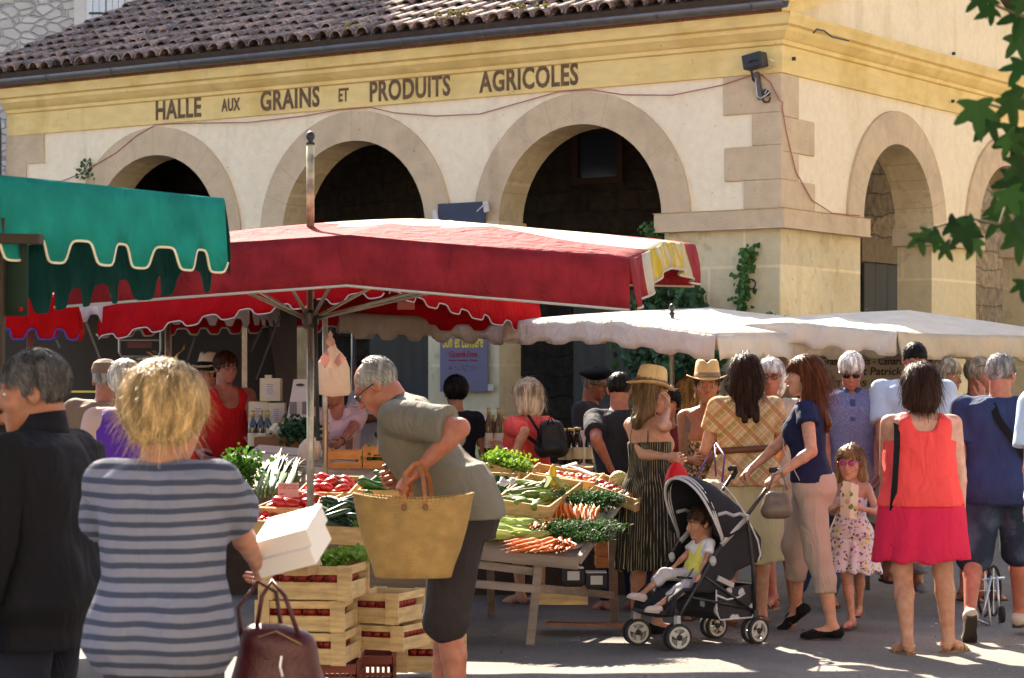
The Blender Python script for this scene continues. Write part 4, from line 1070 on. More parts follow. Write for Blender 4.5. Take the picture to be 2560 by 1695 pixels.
for a, b in ((219, 266), (269, 313)):
    sh = hbx(a, b, 130, -120, .06, 'shutter', SH, 3)
    mb = MB()
    for yy in (35, -60): mb.box((GX((a+b)/2, 33), 32.93, CZ - (yy-951)/F*33), (.2, .012, .03))
    hb.part('hinge', mb, mat('iron', (.03,.03,.03), .6), sh)
hb.part('roof', (lambda m: (m.box(((-17.3 + xr)/2, 36, 14.2), (xr + 17.3, 6.6, .4)), m)[1])(MB()), TILE)
# far roof glimpsed above the hall
fr_ = T('far_roof', 'weathered canal tile roof of a house just behind the hall', 'roof', (-3.6, 34, 0))
mb = MB(); x0 = GX(440, 34)
for i in range(26):
    for j in range(9):
        q = [(x0 + i*.2 + .085*math.cos(a), 34 + j*.36 + dd, 6.85 + (j*.36 + dd)*.4 + .08*math.sin(a) + (.02 if dd == 0 else 0)) for dd in (0, .38) for a in np.linspace(0, math.pi, 6)]
        mb.add(q, [(k, k+1, 6+k+1, 6+k) for k in range(5)])
fr_.part('tiles', mb, TILE)
mb = MB(); mb.box((x0 + 2.6, 35.6, 3.4), (5.4, 3.2, 6.6)); fr_.part('wall', mb, LIME)

# ------------------------------------------------------------------ things fixed to the hall
# loudspeaker / floodlight with junction strip
CABLEW = mat('cable_white', (.6,.57,.52), .6); BLK = mat('black_plastic', (.022,.022,.026), .45); CABLER = mat('cable_red', (.42,.16,.12), .6); IRON = mat('iron', (.03,.03,.03), .6)
sx = sA(1893, .12); cz = zpt(154, fA(sx, 0, .12)); c = fA(sx, cz, .16)
sp = T('floodlight', 'black box floodlight tilted on a bracket at the hall corner', 'floodlight', fA(sx, cz, 0))
Rm = Matrix((tuple(-uA), tuple(-nA), (0,0,1))).transposed() @ Matrix.Rotation(R_(10), 3, 'Y').inverted()
mb = MB(); mb.box(c, (.185, .13, .125), Rm); sp.part('housing', mb, BLK, bev=.01)
mb = MB(); mb.tube([fA(sx + .07, cz - .16, .0), fA(sx + .05, cz - .15, .1), fA(sx + .01, cz - .01, .235)], .011, 6); mb.tube([c - uA*.06 + nA*.075, c + nA*.085, fA(sx+.01, cz-.01, .235)], .007, 6); sp.part('bracket', mb, IRON)
js = T('junction_box', 'grey junction strip with a round socket hung below the floodlight', 'junction box', fA(sx, cz - .4, 0))
s2 = sA(1899, .03); z2 = zpt(215, fA(s2, 0, .03))
mb = MB(); mb.box(fA(s2, z2, .05), (.045, .03, .24), Rm); js.part('strip', mb, mat('dark_grey_metal', (.1,.09,.085), .5)); 
s3 = sA(1919, .03); z3 = zpt(232, fA(s3, 0, .03)); mb = MB(); mb.lathe(fA(s3, z3, .03), [(.03,0), (.034,.02), (.03,.045), (.005,.045)], 14, Matrix((tuple(-uA), (0,0,1), tuple(nA))).transposed()); js.part('socket', mb, BLK)
def hang(f, pts, m, name, label, r=.006, sag=0.0, n=6, sub=None):
    """cable through (s, z) points lying just proud of a wall"""
    w = []
    for i in range(len(pts)-1):
        (a, za, oa), (b, zb, ob) = pts[i], pts[i+1]
        for k in range(n):
            t = k/n; w.append(f(a + (b-a)*t, za + (zb-za)*t - sag*4*t*(1-t)*abs(b-a), oa + (ob-oa)*t))
    w.append(f(*pts[-1])); mb = MB(); mb.tube(w, r, 6); return mb
def pxA(px, py, o=.035): s_ = sA(px, o); return (s_, zpt(py, fA(s_, 0, o)), o)
def pxB(px, py, o=.035): s_ = sB(px, o); return (s_, zpt(py, fB(s_, 0, o)), o)
mb = hang(fA, [pxA(*q) for q in ((110,470), (200,435), (290,382), (340,340), (390,311), (470,308), (620,306), (760,290), (850,274), (925,268), (985,282), (1090,290), (1200,285), (1330,248), (1400,228), (1475,224), (1560,237), (1680,238), (1800,214), (1885,186))], CABLER, '', '', .0055)
mb2 = hang(fB, [pxB(*q) for q in ((1955,265), (1966,330), (1990,430), (2030,500), (2080,533), (2150,539))], CABLER, '', '', .0055)
mb3 = MB(); mb3.tube([fA(*pxA(1902,186)), fA(*pxA(1925,205)), fA(*pxA(1948,250)), fA(-.045, zpt(258, C0), .04), fB(*pxB(1956,266))], .0055, 6)
for q in (mb2, mb3): mb.add(q.v, q.f)
single('cable', 'thin dusty red cable looping over the arches along the hall front', 'cable', mb, CABLER, fA(3, 3.9), smooth=True)
mb = MB(); mb.tube([fA(*pxA(1922,147,.2)), fA(*pxA(1934,153,.1)), fA(*pxA(1933,168,.05)), fA(*pxA(1905,176,.05)), fA(*pxA(1891,183,.05)), fA(*pxA(1889,205,.07)), fA(*pxA(1893,240,.07)), fA(*pxA(1901,246,.07)), fA(*pxA(1915,238,.08)), fA(*pxA(1926,228,.08)), fA(*pxA(1918,222,.08)), fA(*pxA(1912,234,.08))], .005, 6)
single('cable', 'white flex curling from the floodlight round the junction strip', 'cable', mb, CABLEW, fA(.3, 4.1), smooth=True)
mb = MB(); mb.tube([fA(*pxA(1906,250,.04)), fA(*pxA(1912,256,.05)), fA(*pxA(1922,254,.05)), fA(*pxA(1926,243,.05))], .008, 6)
single('cable', 'short black cable loop under the round socket', 'cable', mb, BLK, fA(.2, 4.0), smooth=True)
mb = hang(fB, [(sB(px, .2), zpt(py, fB(sB(px, .2), 0, .2)), .2) for px, py in ((2034,82), (2042,73), (2060,77), (2080,92), (2122,102))], IRON, '', '', .008)
single('cable', 'black cable end lying curled on the ledge above the yellow frieze', 'cable', mb, BLK, fB(1, 4.7), smooth=True)
# iron mooring ring on the corner pier
px_ = sA(1882, .02); rz0 = zpt(711, fA(px_, 0)); mb = MB()
cc = fA(px_, rz0, .05); mb.tube([cc + uA*.042*math.cos(a) + V((0,0,.042*math.sin(a))) for a in np.linspace(0, 2*math.pi, 17)], .007, 6); mb.tube([fA(px_+.07, rz0+.05, 0), fA(px_+.03, rz0+.045, .05), cc + V((0,0,.04))], .006, 6)
single('iron_ring', 'rusty iron ring fixed to the corner pier beside the climbing ivy', 'ring', mb, IRON, fA(px_, rz0), smooth=True)
for px, py, f_, sf in ((1954,142,'A',1), (2056,253,'B',1), (2382,133,'B',0), (2380,254,'B',0)): pass
# small vent fittings on the gable side
for px, py, o in ((1982,147,.06), (2382,134,0.0), (2380,253,.05)):
    s_ = sB(px, o); z_ = zpt(py, fB(s_, 0, o)); mb = MB(); mb.box(fB(s_, z_, o + .01), (.018, .03, .03), Matrix((tuple(uB), tuple(nB), (0,0,1))).transposed())
    single('wall_fitting', {1982: 'small rusty bracket on the yellow frieze near the corner', 2382: 'small metal peg high on the gable plaster', 2380: 'small metal peg on the yellow frieze of the gable side'}[px], 'wall fitting', mb, IRON, fB(s_, z_))
# poster and blank board on the pier
def sheet(f, s0, s1, z0, z1, o):
    mb = MB(); mb.add([f(s0, z0, o), f(s1, z0, o), f(s1, z1, o), f(s0, z1, o), f(s0, z0, o-.012), f(s1, z0, o-.012), f(s1, z1, o-.012), f(s0, z1, o-.012)], [(0,1,2,3), (4,7,6,5), (0,4,5,1), (3,2,6,7), (0,3,7,4), (1,5,6,2)]); return mb
a, b = sA(1100, .05), sA(1219, .05); zb = zpt(979, fA(a, 0)); 
po = T('poster', 'mauve show poster reading Son et Lumière on the pier between arches', 'poster', fA(a, zb))
po.part('sheet', sheet(fA, a, b, zb, zb + .98, .05), mat('poster_mauve', (.13,.108,.165), .45, n=.06, ns=2))
def post_text(t, pxc, py, w, hgt, m, bold=.01, lab=None):
    s0 = sA(pxc, .05); mbt = text_mesh(t, 1, .001, bold, align='LEFT', shear=.15)
    xs = [v[0] for v in mbt.v]; ys = [v[1] for v in mbt.v]; W = max(xs) - min(xs); Hh = max(ys) - min(ys); mx = min(xs); my = min(ys)
    mbt.v = [((v[0]-mx)/W*w - w/2, (v[1]-my)/Hh*hgt, v[2]) for v in mbt.v]
    place(mbt, -uA, (0,0,1), nA, fA(s0, zpt(py, fA(s0, 0)), .053)); po.part('lettering', mbt, m)
PY = mat('ink_yellow', (.72,.48,.04), .5); PR = mat('ink_red', (.28,.01,.03), .5); PK = mat('ink_dark', (.03,.03,.035), .5)
post_text('Spectacle', 1160, 833, .40, .11, PY); post_text('Son et Lumière', 1158, 870, .46, .13, PY, .02)
post_text('Gratuit-Free', 1158, 893, .32, .06, PR, .02); post_text('Chapeau - Donation - Welcome', 1158, 904, .34, .022, PR)
mb = MB(); rr = random.Random(2)
for _ in range(70):
    s_ = sA(1158, .05) + rr.uniform(-.16, .16); z_ = zpt(921, fA(s_, 0)) + rr.uniform(-.022, .022)*(1 - (abs(s_ - sA(1158, .05))/.17)**2 + .2); w = rr.uniform(.004, .012); mb.add([fA(s_, z_, .053), fA(s_+w, z_, .053), fA(s_+w, z_+w*.6, .053), fA(s_, z_+w*.6, .053)], [(0,1,2,3)])
po.part('town_picture', mb, PK)
mb = MB(); mb.box(fA(sA(1225,.05), zb + .04, .04), (.05,.03,.06)); po.part('corner_clip', mb, CABLEW)
a, b = sA(1096, .08), sA(1214, .08); z1 = zpt(505, fA(b, 0))
bo = T('notice_board', 'blank dark blue board tied between the middle arches', 'notice board', fA(a, z1 - .5))
bo.part('panel', sheet(fA, a, b, z1 - .5, z1, .09), mat('board_blue', (.035,.042,.075), .6, n=.1))
mb = MB()
for q, zq in ((a + .02, z1 - .08), (b - .02, z1 - .02)): mb = MB(); mb.box(fA(q, zq - .03, .1), (.05, .02, .1), Rm); bo.part('clip', mb, CABLEW)
mb = MB(); mb.tube([fA(b - .03, z1 - .02, .12), fA(b + .02, z1 - .06, .13), fA(b + .07, z1 - .09, .12)], .006, 5)
bo.part('cord', mb, CABLEW)

# unseen cream houses closing the square, added to bounce warm light onto the hall
PALE = mat('plaster_pale', (.82,.70,.52), .9, pattern=plaster(0,.2,(.6,.48,.32)))
def fillhouse(label, a, b, h, depth, m, nwin):
    a = V(a); b = V(b); u = (b - a).normalized(); L = (b - a).length; nn = V((u.y, -u.x, 0)); th = T('fill_house', label, 'house', (a + b)/2)
    R = Matrix((tuple(u), tuple(-nn), (0,0,1))).transposed(); mb = MB(); mb.box((a + b)/2 - nn*depth/2 + V((0,0,h/2)), (L, depth, h), R); th.part('wall', mb, m)
    mb = MB(); mb.box((a + b)/2 - nn*depth/2 + V((0,0,h + .15)), (L + .5, depth + .6, .3), R); th.part('roof', mb, TILE)
    for fl in range(int(h/3)):
        for i in range(nwin):
            c = a + u*(L*(i + .5)/nwin) + V((0, 0, 1.5 + fl*3)); mb = MB(); mb.box(c + nn*.02, (1.0, .08, 1.5), R); w = th.part('window', mb, mat('pane_dark', (.03,.04,.06), .15))
            mb = MB()
            for sg in (-1, 1): mb.box(c + u*sg*.78 + nn*.05, (.5, .06, 1.55), R)
            th.part('shutter', mb, SH)
fillhouse('long unseen cream house behind the camera, added to bounce warm light', (13, -9, 0), (-16, -12, 0), 8.5, 6, PALE, 7)
fillhouse('unseen cream house right of the square, added to bounce warm light', (12.5, 30, 0), (14.0, -8, 0), 8, 6, PALE, 8)
# ------------------------------------------------------------------ market parasols
def lerp(a, b, t): return a + (b - a)*t
STEEL = mat('steel_tube', (.33,.31,.28), .35, metal=.8, n=.15, ns=20)
DARKM = mat('dark_metal', (.06,.055,.05), .45, metal=.6)
TRIM = mat('trim_grey', (.45,.42,.38), .9)
CREMT = mat('trim_cream', (.72,.66,.50), .9)
def cloth(name, col, tr=.35, n=.1, pattern=None, rough=.85): return mat(name, col, rough, n=n*1.6, ns=3.5, bump=.3, bs=90, trans=tr, pattern=pattern, spec=.12, fold=.75)
class Canopy:
    def __init__(s, name, label, C, rise, mid=(0,0,0,0), drop=.25, N=30, noise_=.010, seed=1, pole=None, zpole=None, group='market parasols over the stalls', uv0=(.5,.5), sag=.02):
        s.C = [V(c) for c in C]; s.rise = rise; s.mid = mid; s.rg = np.random.RandomState(seed); s.N = N; s.nz = noise_; s.uv0 = uv0; s.sag = sag
        s.k = s.rg.uniform(-9, 9, (5, 2)); s.ph = s.rg.uniform(0, 6, 5)
        base = sum(s.C, V((0,0,0)))/4; s.t = T(name, label, 'parasol', (base.x, base.y, 0) if pole is None else (pole[0], pole[1], 0), group=group); s.drop = drop
    def pt(s, u, v):
        c = s.C; p = lerp(lerp(c[0], c[1], u), lerp(c[3], c[2], u), v)
        U = u/s.uv0[0] - 1 if u < s.uv0[0] else (u - s.uv0[0])/(1 - s.uv0[0]); W = v/s.uv0[1] - 1 if v < s.uv0[1] else (v - s.uv0[1])/(1 - s.uv0[1])
        m = max(abs(U), abs(W)); e = 1 - m
        # edge midpoints raised by their rib
        f, r, b, l = s.mid
        tri = lambda t: 1 - abs(t)
        ed = (f*tri(U)*max(-W, 0) + b*tri(U)*max(W, 0) + l*tri(W)*max(-U, 0) + r*tri(W)*max(U, 0))
        z = s.rise*e + ed - s.sag*math.sin(math.pi*min(e*1.0, 1))*(abs(math.sin(2*math.atan2(W, U + 1e-6)*2)))
        z += s.nz*sum(math.sin(k[0]*u + k[1]*v + p_) for k, p_ in zip(s.k, s.ph))/3*(1 if 0 < e else .3)
        return p + V((0, 0, z))
    def top(s, mats, fn=None):
        mb = MB(); N = s.N; pts = [[s.pt(i/N, j/N) for j in range(N+1)] for i in range(N+1)]; o = 0
        mb.v = [tuple(p) for r in pts for p in r]
        for i in range(N):
            for j in range(N):
                mb.f.append((i*(N+1)+j, (i+1)*(N+1)+j, (i+1)*(N+1)+j+1, i*(N+1)+j+1)); mb.mi.append(fn((i+.5)/N, (j+.5)/N) if fn else 0)
        return s.t.part('canopy', mb, mats, smooth=True, solid=.003)
    def side(s, k, mats, fn=None, scal=None, trim=None, n=None, drop=None, out=.03, trimr=.008, fold=.012, dfn=None):
        """valance on side k: 0 front(c0-c1) 1 right(c1-c2) 2 back(c2-c3) 3 left(c3-c0)"""
        n = n or 120; cen = sum(s.C, V((0,0,0)))/4; rows = [[], [], [], [], []]; drop = drop or s.drop
        for i in range(n+1):
            t = i/n; u, v = ((t, 0), (1, t), (1-t, 1), (0, 1-t))[k]; p = s.pt(u, v); o = V((p.x - cen.x, p.y - cen.y, 0)).normalized()
            e = s.C[(k+1) % 4] - s.C[k]; nn = V((e.y, -e.x, 0)).normalized()
            if nn.dot(p - cen) < 0: nn = -nn
            dd = drop if dfn is None else drop*dfn(t)
            if scal: cnt, amp = scal; dd = dd - amp*(.5 + .5*math.tanh(2.6*math.sin(2*math.pi*cnt*t))/.99)
            for q in range(5):
                f = q/4; w = fold*math.sin(13*t*math.pi + s.ph[0] + 2*f)*f + fold*.6*math.sin(31*t + s.ph[1])*f
                rows[q].append(p + nn*(out*math.sin(f*1.5) + w) + V((0, 0, -dd*f)))
        mb = MB(); mb.grid(rows); 
        if fn: mb.mi = [fn((i % n + .5)/n) for i in range(len(mb.f))]
        o = s.t.part('valance', mb, mats, smooth=True, solid=.003)
        if trim: mb = MB(); mb.tube(rows[-1], trimr, 5); s.t.part('trim', mb, trim, o, True)
        return o
    def pole(s, x, y, z1, r=.02, m=STEEL, hub=None, ribs=True, m2=None, zc=None, cap=True, uvs=((.12,.12),(.12,.88),(.88,.12),(.88,.88),(.5,.06),(.5,.94),(.06,.5),(.94,.5))):
        mb = MB(); mb.tube([(x, y, 0), (x, y, zc or z1)], r, 12); p = s.t.part('pole', mb, m, smooth=True)
        if m2: mb = MB(); mb.tube([(x, y, zc), (x, y, z1)], r*1.05, 12); s.t.part('upper_pole', mb, m2, smooth=True)
        if cap: mb = MB(); mb.lathe((x, y, z1), [(r*1.2, 0), (r*1.2, .012), (r*.6, .018), (r*1.1, .035), (r*1.25, .052), (r*.9, .07), (.003, .078)], 14); s.t.part('finial', mb, BLK, smooth=True)
        if hub:
            mb = MB(); mb.lathe((x, y, hub), [(r*1.2, -.05), (r*2.2, -.03), (r*2.2, .03), (r*1.2, .05)], 14); s.t.part('hub', mb, DARKM)
            for (u, v) in uvs:
                p_ = s.pt(u, v) - V((0, 0, .04)); d = (p_ - V((x, y, hub))); d.z = 0; d.normalize(); mb = MB(); mb.tube([V((x, y, hub)) + d*.03, p_], .0105, 6); s.t.part('strut', mb, STEEL, smooth=True)
REDF = cloth('canvas_faded_red', (.27,.022,.030), .14, .18); CRM = cloth('canvas_cream', (.62,.57,.46), .35, .08)
def yelpat(nt, co, c):
    x, y, z = sep(nt, co)[0:3]
    a = noise(nt, co, 7, 5, (1.6, 1.6, .2)); r = nd(nt, 'ShaderNodeMapRange'); r.inputs[1].default_value = .46; r.inputs[2].default_value = .60; nt.links.new(a, r.inputs[0])
    return mixc(nt, r.outputs[0], c, (.66,.60,.44))
YELF = cloth('canvas_yellow', (.66,.50,.045), .35, .1, yelpat)
# big faded red parasol with a cream middle
c1 = P(1573, 652, 12.6); c2 = P(1738, 612, 15.2); c0 = P(150, 640, 12.4); c3 = V((c0.x + .55, c0.y + 2.6, c0.z + .20))
u1 = Canopy('market_parasol', 'large faded red parasol with cream and yellow middle stripe over the vegetable stall', (c0, c1, c2, c3), .20, (.125, .06, .04, .05), .27, seed=4, pole=(GX(776, 13.3), 13.3), uv0=(.5,.5), noise_=.014)
u1.top([REDF, CRM], lambda u, v: 1 if v < .84 and v > .42 - .17*u else 0)
u1.side(0, [REDF], None, None, TRIM, drop=.27, fold=.006); u1.side(1, [REDF, YELF, CRM], lambda t: 0 if t < .16 or t > .80 else (1 if t > .27 else 2), None, TRIM, drop=.26, fold=.02, dfn=lambda t: 1 - .42*math.sin(math.pi*t)**2)
u1.side(2, [REDF], None, None, TRIM); u1.side(3, [REDF], None, None, TRIM)
u1.pole(GX(776, 13.3), 13.3, P(0, 362, 13.3).z, .0215, hub=P(0, 797, 13.3).z, m2=mat('pole_yellowed', (.50,.44,.28), .5, n=.35, ns=9, col2=(.20,.17,.12)), zc=P(0, 575, 13.3).z)
mb = MB(); x = GX(786, 13.2); mb.tube([(x, 13.25, 2.0), (x + .02, 13.2, 1.2)], .012, 6); u1.t.part('tension_rod', mb, BLK, smooth=True)
# green awning in front, upper left
GRN = cloth('canvas_green', (.018,.30,.255), .32, .12)
g1 = P(560, 492, 9.4); g0 = V((g1.x - .50*2.9, g1.y - .87*2.9, P(0, 425, 8.2).z - .07)); g2 = V((g1.x - 1.75, g1.y + 3.6, 2.23)); g3 = V((g0.x - 2.2, g0.y + 2.2, 2.3))
ug = Canopy('green_awning', 'bright green awning with cream edged scallops hanging into the upper left', (g0, g1, g2, g3), .18, (.02,.0,0,0), .40, seed=9, noise_=.018, group='market parasols over the stalls')
ug.top([GRN]); ug.side(0, [GRN], None, (12, .085), CREMT, n=300, drop=.30, trimr=.0052, fold=.014); GRD = cloth('canvas_green_shade', (.004,.055,.05), .03); ug.side(1, [GRD], None, (9, .10), None, n=200, drop=.36, fold=.02); ug.side(2, [GRD], None, (8, .1), None); ug.side(3, [GRD], None, (8, .1), None)  # other three valances use a darker copy of the green, shade put into colour
ug.pole(g0.x - 1.2, g0.y + 1.6, 2.75, hub=1.95)
# second red parasol behind
RED = cloth('canvas_red', (.46,.006,.010), .30, .06)
b1 = P(967, 648, 16.1); b0 = P(251, 768, 17.2); b2 = P(1348, 757, 18.0); b3 = V((b0.x + b2.x - b1.x, b0.y + b2.y - b1.y, 2.15))
u2 = Canopy('market_parasol', 'bright red scalloped parasol with white piping behind the faded red one', (b0, b1, b2, b3), .14, (.02,.0,0,0), .22, seed=12, noise_=.008)
u2.top([RED]); u2.side(0, [RED], None, (8, .05), TRIM, drop=.26, trimr=.006); u2.side(1, [RED], None, (7, .05), TRIM, drop=.26, trimr=.006); u2.side(2, [RED], None, (8, .05), TRIM); u2.side(3, [RED], None, (8, .05), TRIM)
mb = MB(); q = P(1015, 764, 17.4); mb.box(q, (.13, .004, .06)); u2.t.part('care_label', mb, mat('label_pink', (.6,.2,.18), .7))
u2.pole(GX(812, 17.8), 17.8, 2.35, .02, hub=None, cap=False)
# left red parasol with blue piping
BLUT = mat('trim_blue', (.05,.06,.35), .8)
l1 = P(190, 742, 13.6); l0 = P(-160, 735, 12.9)
u3 = Canopy('market_parasol', 'red parasol with blue piping at the left edge under the green awning', (l0, l1, V((l1.x - .35, 15.4, 2.05)), V((l0.x - .5, 15.2, 2.05))), .2, (0,0,0,0), .24, seed=15)
u3.top([RED]); u3.side(0, [RED], None, (5, .06), BLUT, drop=.25, trimr=.006); u3.side(1, [RED], None, (4, .06), None, drop=.25); u3.side(2, [RED], None, (4, .06), BLUT); u3.side(3, [RED], None, (4, .06), BLUT)
u3.pole(GX(75, 14.3), 14.3, 2.3, cap=False)
# white scalloped parasol left of it
WHT = cloth('canvas_white', (.66,.64,.66), .35, .05)
w1 = P(620, 735, 18.2); w0 = P(170, 715, 17.0)
u4 = Canopy('market_parasol', 'white parasol with rounded scallops between the two red ones on the left', (w0, w1, P(720, 748, 19.3), P(330, 722, 19.2)), .13, (0,0,0,0), .2, seed=17)
u4.top([WHT]); u4.side(0, [WHT], None, (10, .06), DARKM, drop=.26, trimr=.003); u4.side(1, [WHT], None, (6, .06), None, drop=.24); u4.side(2, [cloth('canvas_pink', (.55,.20,.20), .35)], None, (9, .06), None, drop=.24); u4.side(3, [WHT], None, (6, .06), None)
u4.pole(GX(420, 17.4), 17.4, 2.25, cap=False)
# beige parasol seen from below behind the red one
BEI = cloth('canvas_beige', (.50,.45,.38), .25, .08)
u5 = Canopy('market_parasol', 'off white parasol behind the red one with its grey underside showing', (P(850, 783, 18.6), P(1262, 800, 18.4), P(1250, 776, 20.2), P(905, 776, 20.4)), .12, (0,0,0,0), .16, seed=21)
u5.top([BEI]); u5.side(0, [BEI], None, (6, .05), None, drop=.20); u5.side(1, [BEI], None, (5, .05), None); u5.side(2, [BEI], None, (6, .05), None, drop=.25); u5.side(3, [BEI], None, (5, .05), None)
u5.pole(GX(884, 19.2), 19.2, 2.2, .022, cap=False, hub=None)
# two white canopies on the right
WH2 = cloth('canvas_offwhite', (.78,.71,.60), .35, .04)
W0 = P(1264, 803, 17.8); W1 = P(1790, 838, 15.9); W2 = V((W1.x + 1.62, W1.y + 1.2, 1.90)); W3 = V((W0.x + 1.62, W0.y + 1.2, 2.0))
u6 = Canopy('market_parasol', 'plain white market parasol on a thin pole, left of its twin', (W0, W1, W2, W3), .16, (.06,0,0,0), .17, seed=23)
u6.top([WH2]); u6.side(0, [WH2], None, (6, .028), None, drop=.18, fold=.009); u6.side(1, [WH2], None, (5, .03), None, drop=.19, fold=.02); u6.side(2, [WH2], None, (6, .028), None); u6.side(3, [WH2], None, (5, .03), None)
u6.pole(GX(1680, 16.9), 16.9, P(0, 786, 16.9).z, .018, hub=1.82)
X0 = P(1728, 818, 16.7); X1 = P(2243, 829, 15.9); X2 = P(2790, 862, 17.6); X3 = V((X0.x + X2.x - X1.x, X0.y + X2.y - X1.y, 1.9))
u7 = Canopy('market_parasol', 'wrinkled white parasol above the producer banner at the right', (X0, X1, X2, X3), .18, (.05,.02,0,0), .17, seed=27, noise_=.014)
u7.top([WH2]); u7.side(0, [WH2], None, (6, .028), None, drop=.17, fold=.015); u7.side(1, [cloth('canvas_warm', (.70,.60,.44), .35, .05)], None, (5, .025), None, drop=.18, fold=.02); u7.side(2, [WH2], None, (6, .028), None); u7.side(3, [WH2], None, (5, .03), None)
u7.pole(GX(2169, 17.2), 17.2, P(0, 798, 17.2).z, .018, hub=1.80)
# producer banner
bt = T('banner', 'beige producer banner lettered in dark brown under the white parasol', 'banner', (GX(2200, 17.1), 17.1, 0))
xa, xb = GX(1905, 17.1), GX(2384, 17.1); mb = MB(); rows = []
for z in np.linspace(CZ - (1010-951)/F*17.1, CZ - (860-951)/F*17.1, 4): rows.append([(x_, 17.1 + .02*math.sin(3*x_ + 2*z), z) for x_ in np.linspace(xa, xb, 24)])
mb.grid(rows); bt.part('cloth', mb, mat('banner_beige', (.36,.30,.22), .9, n=.05), smooth=True, solid=.004)
INK = mat('ink_brown', (.035,.02,.015), .8)
def btext(t, px, py, wpx, hpx, arc=0, sh=.12):
    mbt = text_mesh(t, 1, .001, .012, shear=sh); xs = [v[0] for v in mbt.v]; ys = [v[1] for v in mbt.v]; W = max(xs) - min(xs); Hh = max(ys) - min(ys); s_ = 17.06/F
    cx, cz_ = GX(px, 17.06), CZ - (py-951)/F*17.06
    mbt.v = [(((v[0]-min(xs))/W - .5)*wpx*s_, (v[1]-min(ys))/Hh*hpx*s_, v[2]) for v in mbt.v]
    mbt.v = [(a + cx, 17.06 + c_*-1, b + cz_ - arc*(a/(wpx*s_*.5))**2*0 + arc*((2*a/(wpx*s_))**2)*s_) for (a, b, c_) in mbt.v]
    bt.part('lettering', mbt, INK)
btext('PRODUCTEUR A LA FERME', 2212, 885, 330, 21, 10, 0); btext('Foies Gras - Confits - Canard Cuisiné', 2165, 912, 330, 19); btext('Pruet Patrick', 2180, 938, 150, 20); btext('Molinet', 2055, 956, 60, 18); btext('Tel. 05 53 72 52 63', 2200, 966, 220, 15)
# grey stall tarpaulin with folding frames at the back left
TARP = mat('tarpaulin_grey', (.040,.034,.030), .8, n=.08, ns=1.2, bump=.15, bs=4)
tp = T('stall_tent', 'grey brown tarpaulin stall wall with folding frame struts at the back left', 'stall', (-3, 19.6, 0))
mb = MB(); xa, xb = GX(-60, 19.4), GX(742, 19.4); rows = []
for z in (0, .6, 1.2, 1.8, 2.18): rows.append([(x_, 19.4 + .06*math.sin(4*x_) + .02*math.sin(9*x_ + z*3), z) for x_ in np.linspace(xa, xb, 30)])
mb.grid(rows); tp.part('wall', mb, TARP, smooth=True)
mb = MB(); mb.add([(xa, 19.4, 2.18), (xb, 19.4, 2.18), (xb, 18.2, 2.28), (xa, 18.2, 2.28)], [(0,1,2,3)]); tp.part('roof', mb, TARP)
mb = MB(); mb.add([(GX(662, 19.0), 19.0, 2.2), (GX(742, 19.0), 19.0, 2.2), (GX(742, 19), 19.02, 1.35), (GX(700, 18.9), 18.9, 1.35)], [(0,1,2,3)]); tp.part('flap', mb, mat('tarp_dark', (.07,.06,.06), .7), solid=.01)
for pxs, m_, r_ in (((421, 790, 421, 1060), STEEL, .035), ((612, 795, 612, 1060), STEEL, .03), ((500, 800, 470, 900), DARKM, .012), ((215, 805, 262, 925), DARKM, .014), ((700, 790, 640, 950), DARKM, .012), ((330, 830, 345, 800), DARKM, .01), ((628, 880, 655, 820), BLK, .016), ((118, 800, 150, 870), DARKM, .012)):
    mb = MB(); a = P(pxs[0], pxs[1], 18.6); b = P(pxs[2], pxs[3], 18.6); mb.bar(a, b, r_*1.4, r_*1.4, (0,1,0)); tp.part('strut', mb, m_)
mb = MB(); q = [P(298, 815, 18.7), P(298, 880, 18.7), P(305, 892, 18.7), P(395, 892, 18.7), P(402, 880, 18.7), P(402, 815, 18.7)]; mb.tube(q, .012, 6); mb.tube([P(298, 850, 18.7), P(402, 850, 18.7)], .01, 6); tp.part('hanging_frame', mb, STEEL)
mb = MB(); mb.box(P(350, 862, 18.8), (.2, .03, .05)); tp.part('bracket', mb, mat('maroon', (.12,.03,.03), .6))
mb = MB(); mb.box(P(195, 979, 18.0), (.35, .02, .015)); single('counter_strip', 'thin yellow lit counter edge behind the dark haired man', 'counter', mb, mat('strip_yellow', (.7,.6,.1), .6), P(195, 979, 18.0))
# dark flap and wooden beam at the left edge
mb = MB(); d_ = 8.3; x0, x1 = GX(-60, d_), GX(70, d_); rows = []
for z in np.linspace(P(0, 790, d_).z, P(0, 600, d_).z, 6): rows.append([(x_, d_ + .02*math.sin(20*x_), z) for x_ in np.linspace(x0, x1, 10)])
mb.grid(rows); fl = T('hanging_flap', 'dark green canvas flap under a wooden beam end at the far left', 'flap', (x0, d_, 0)); fl.part('canvas', mb, mat('canvas_dark', (.012,.03,.02), .9), smooth=True, solid=.006)
mb = MB(); mb.bar(P(-80, 596, d_ - .05), P(104, 598, d_ - .1), .05, .035); fl.part('beam', mb, mat('beam_wood', (.03,.018,.010), .7, n=.3, stretch=(.1,1,1)), bev=.004)
mb = MB(); mb.bar(P(-10, 990, d_ - .03), P(-4, 545, d_ - .03), .05, .05, (0,1,0)); fl.part('post', mb, MATS['beam_wood'])
mb = MB(); mb.ball(P(52, 773, d_ - .03), .008, 8, 5); fl.part('stud', mb, MATS['canvas_red'])

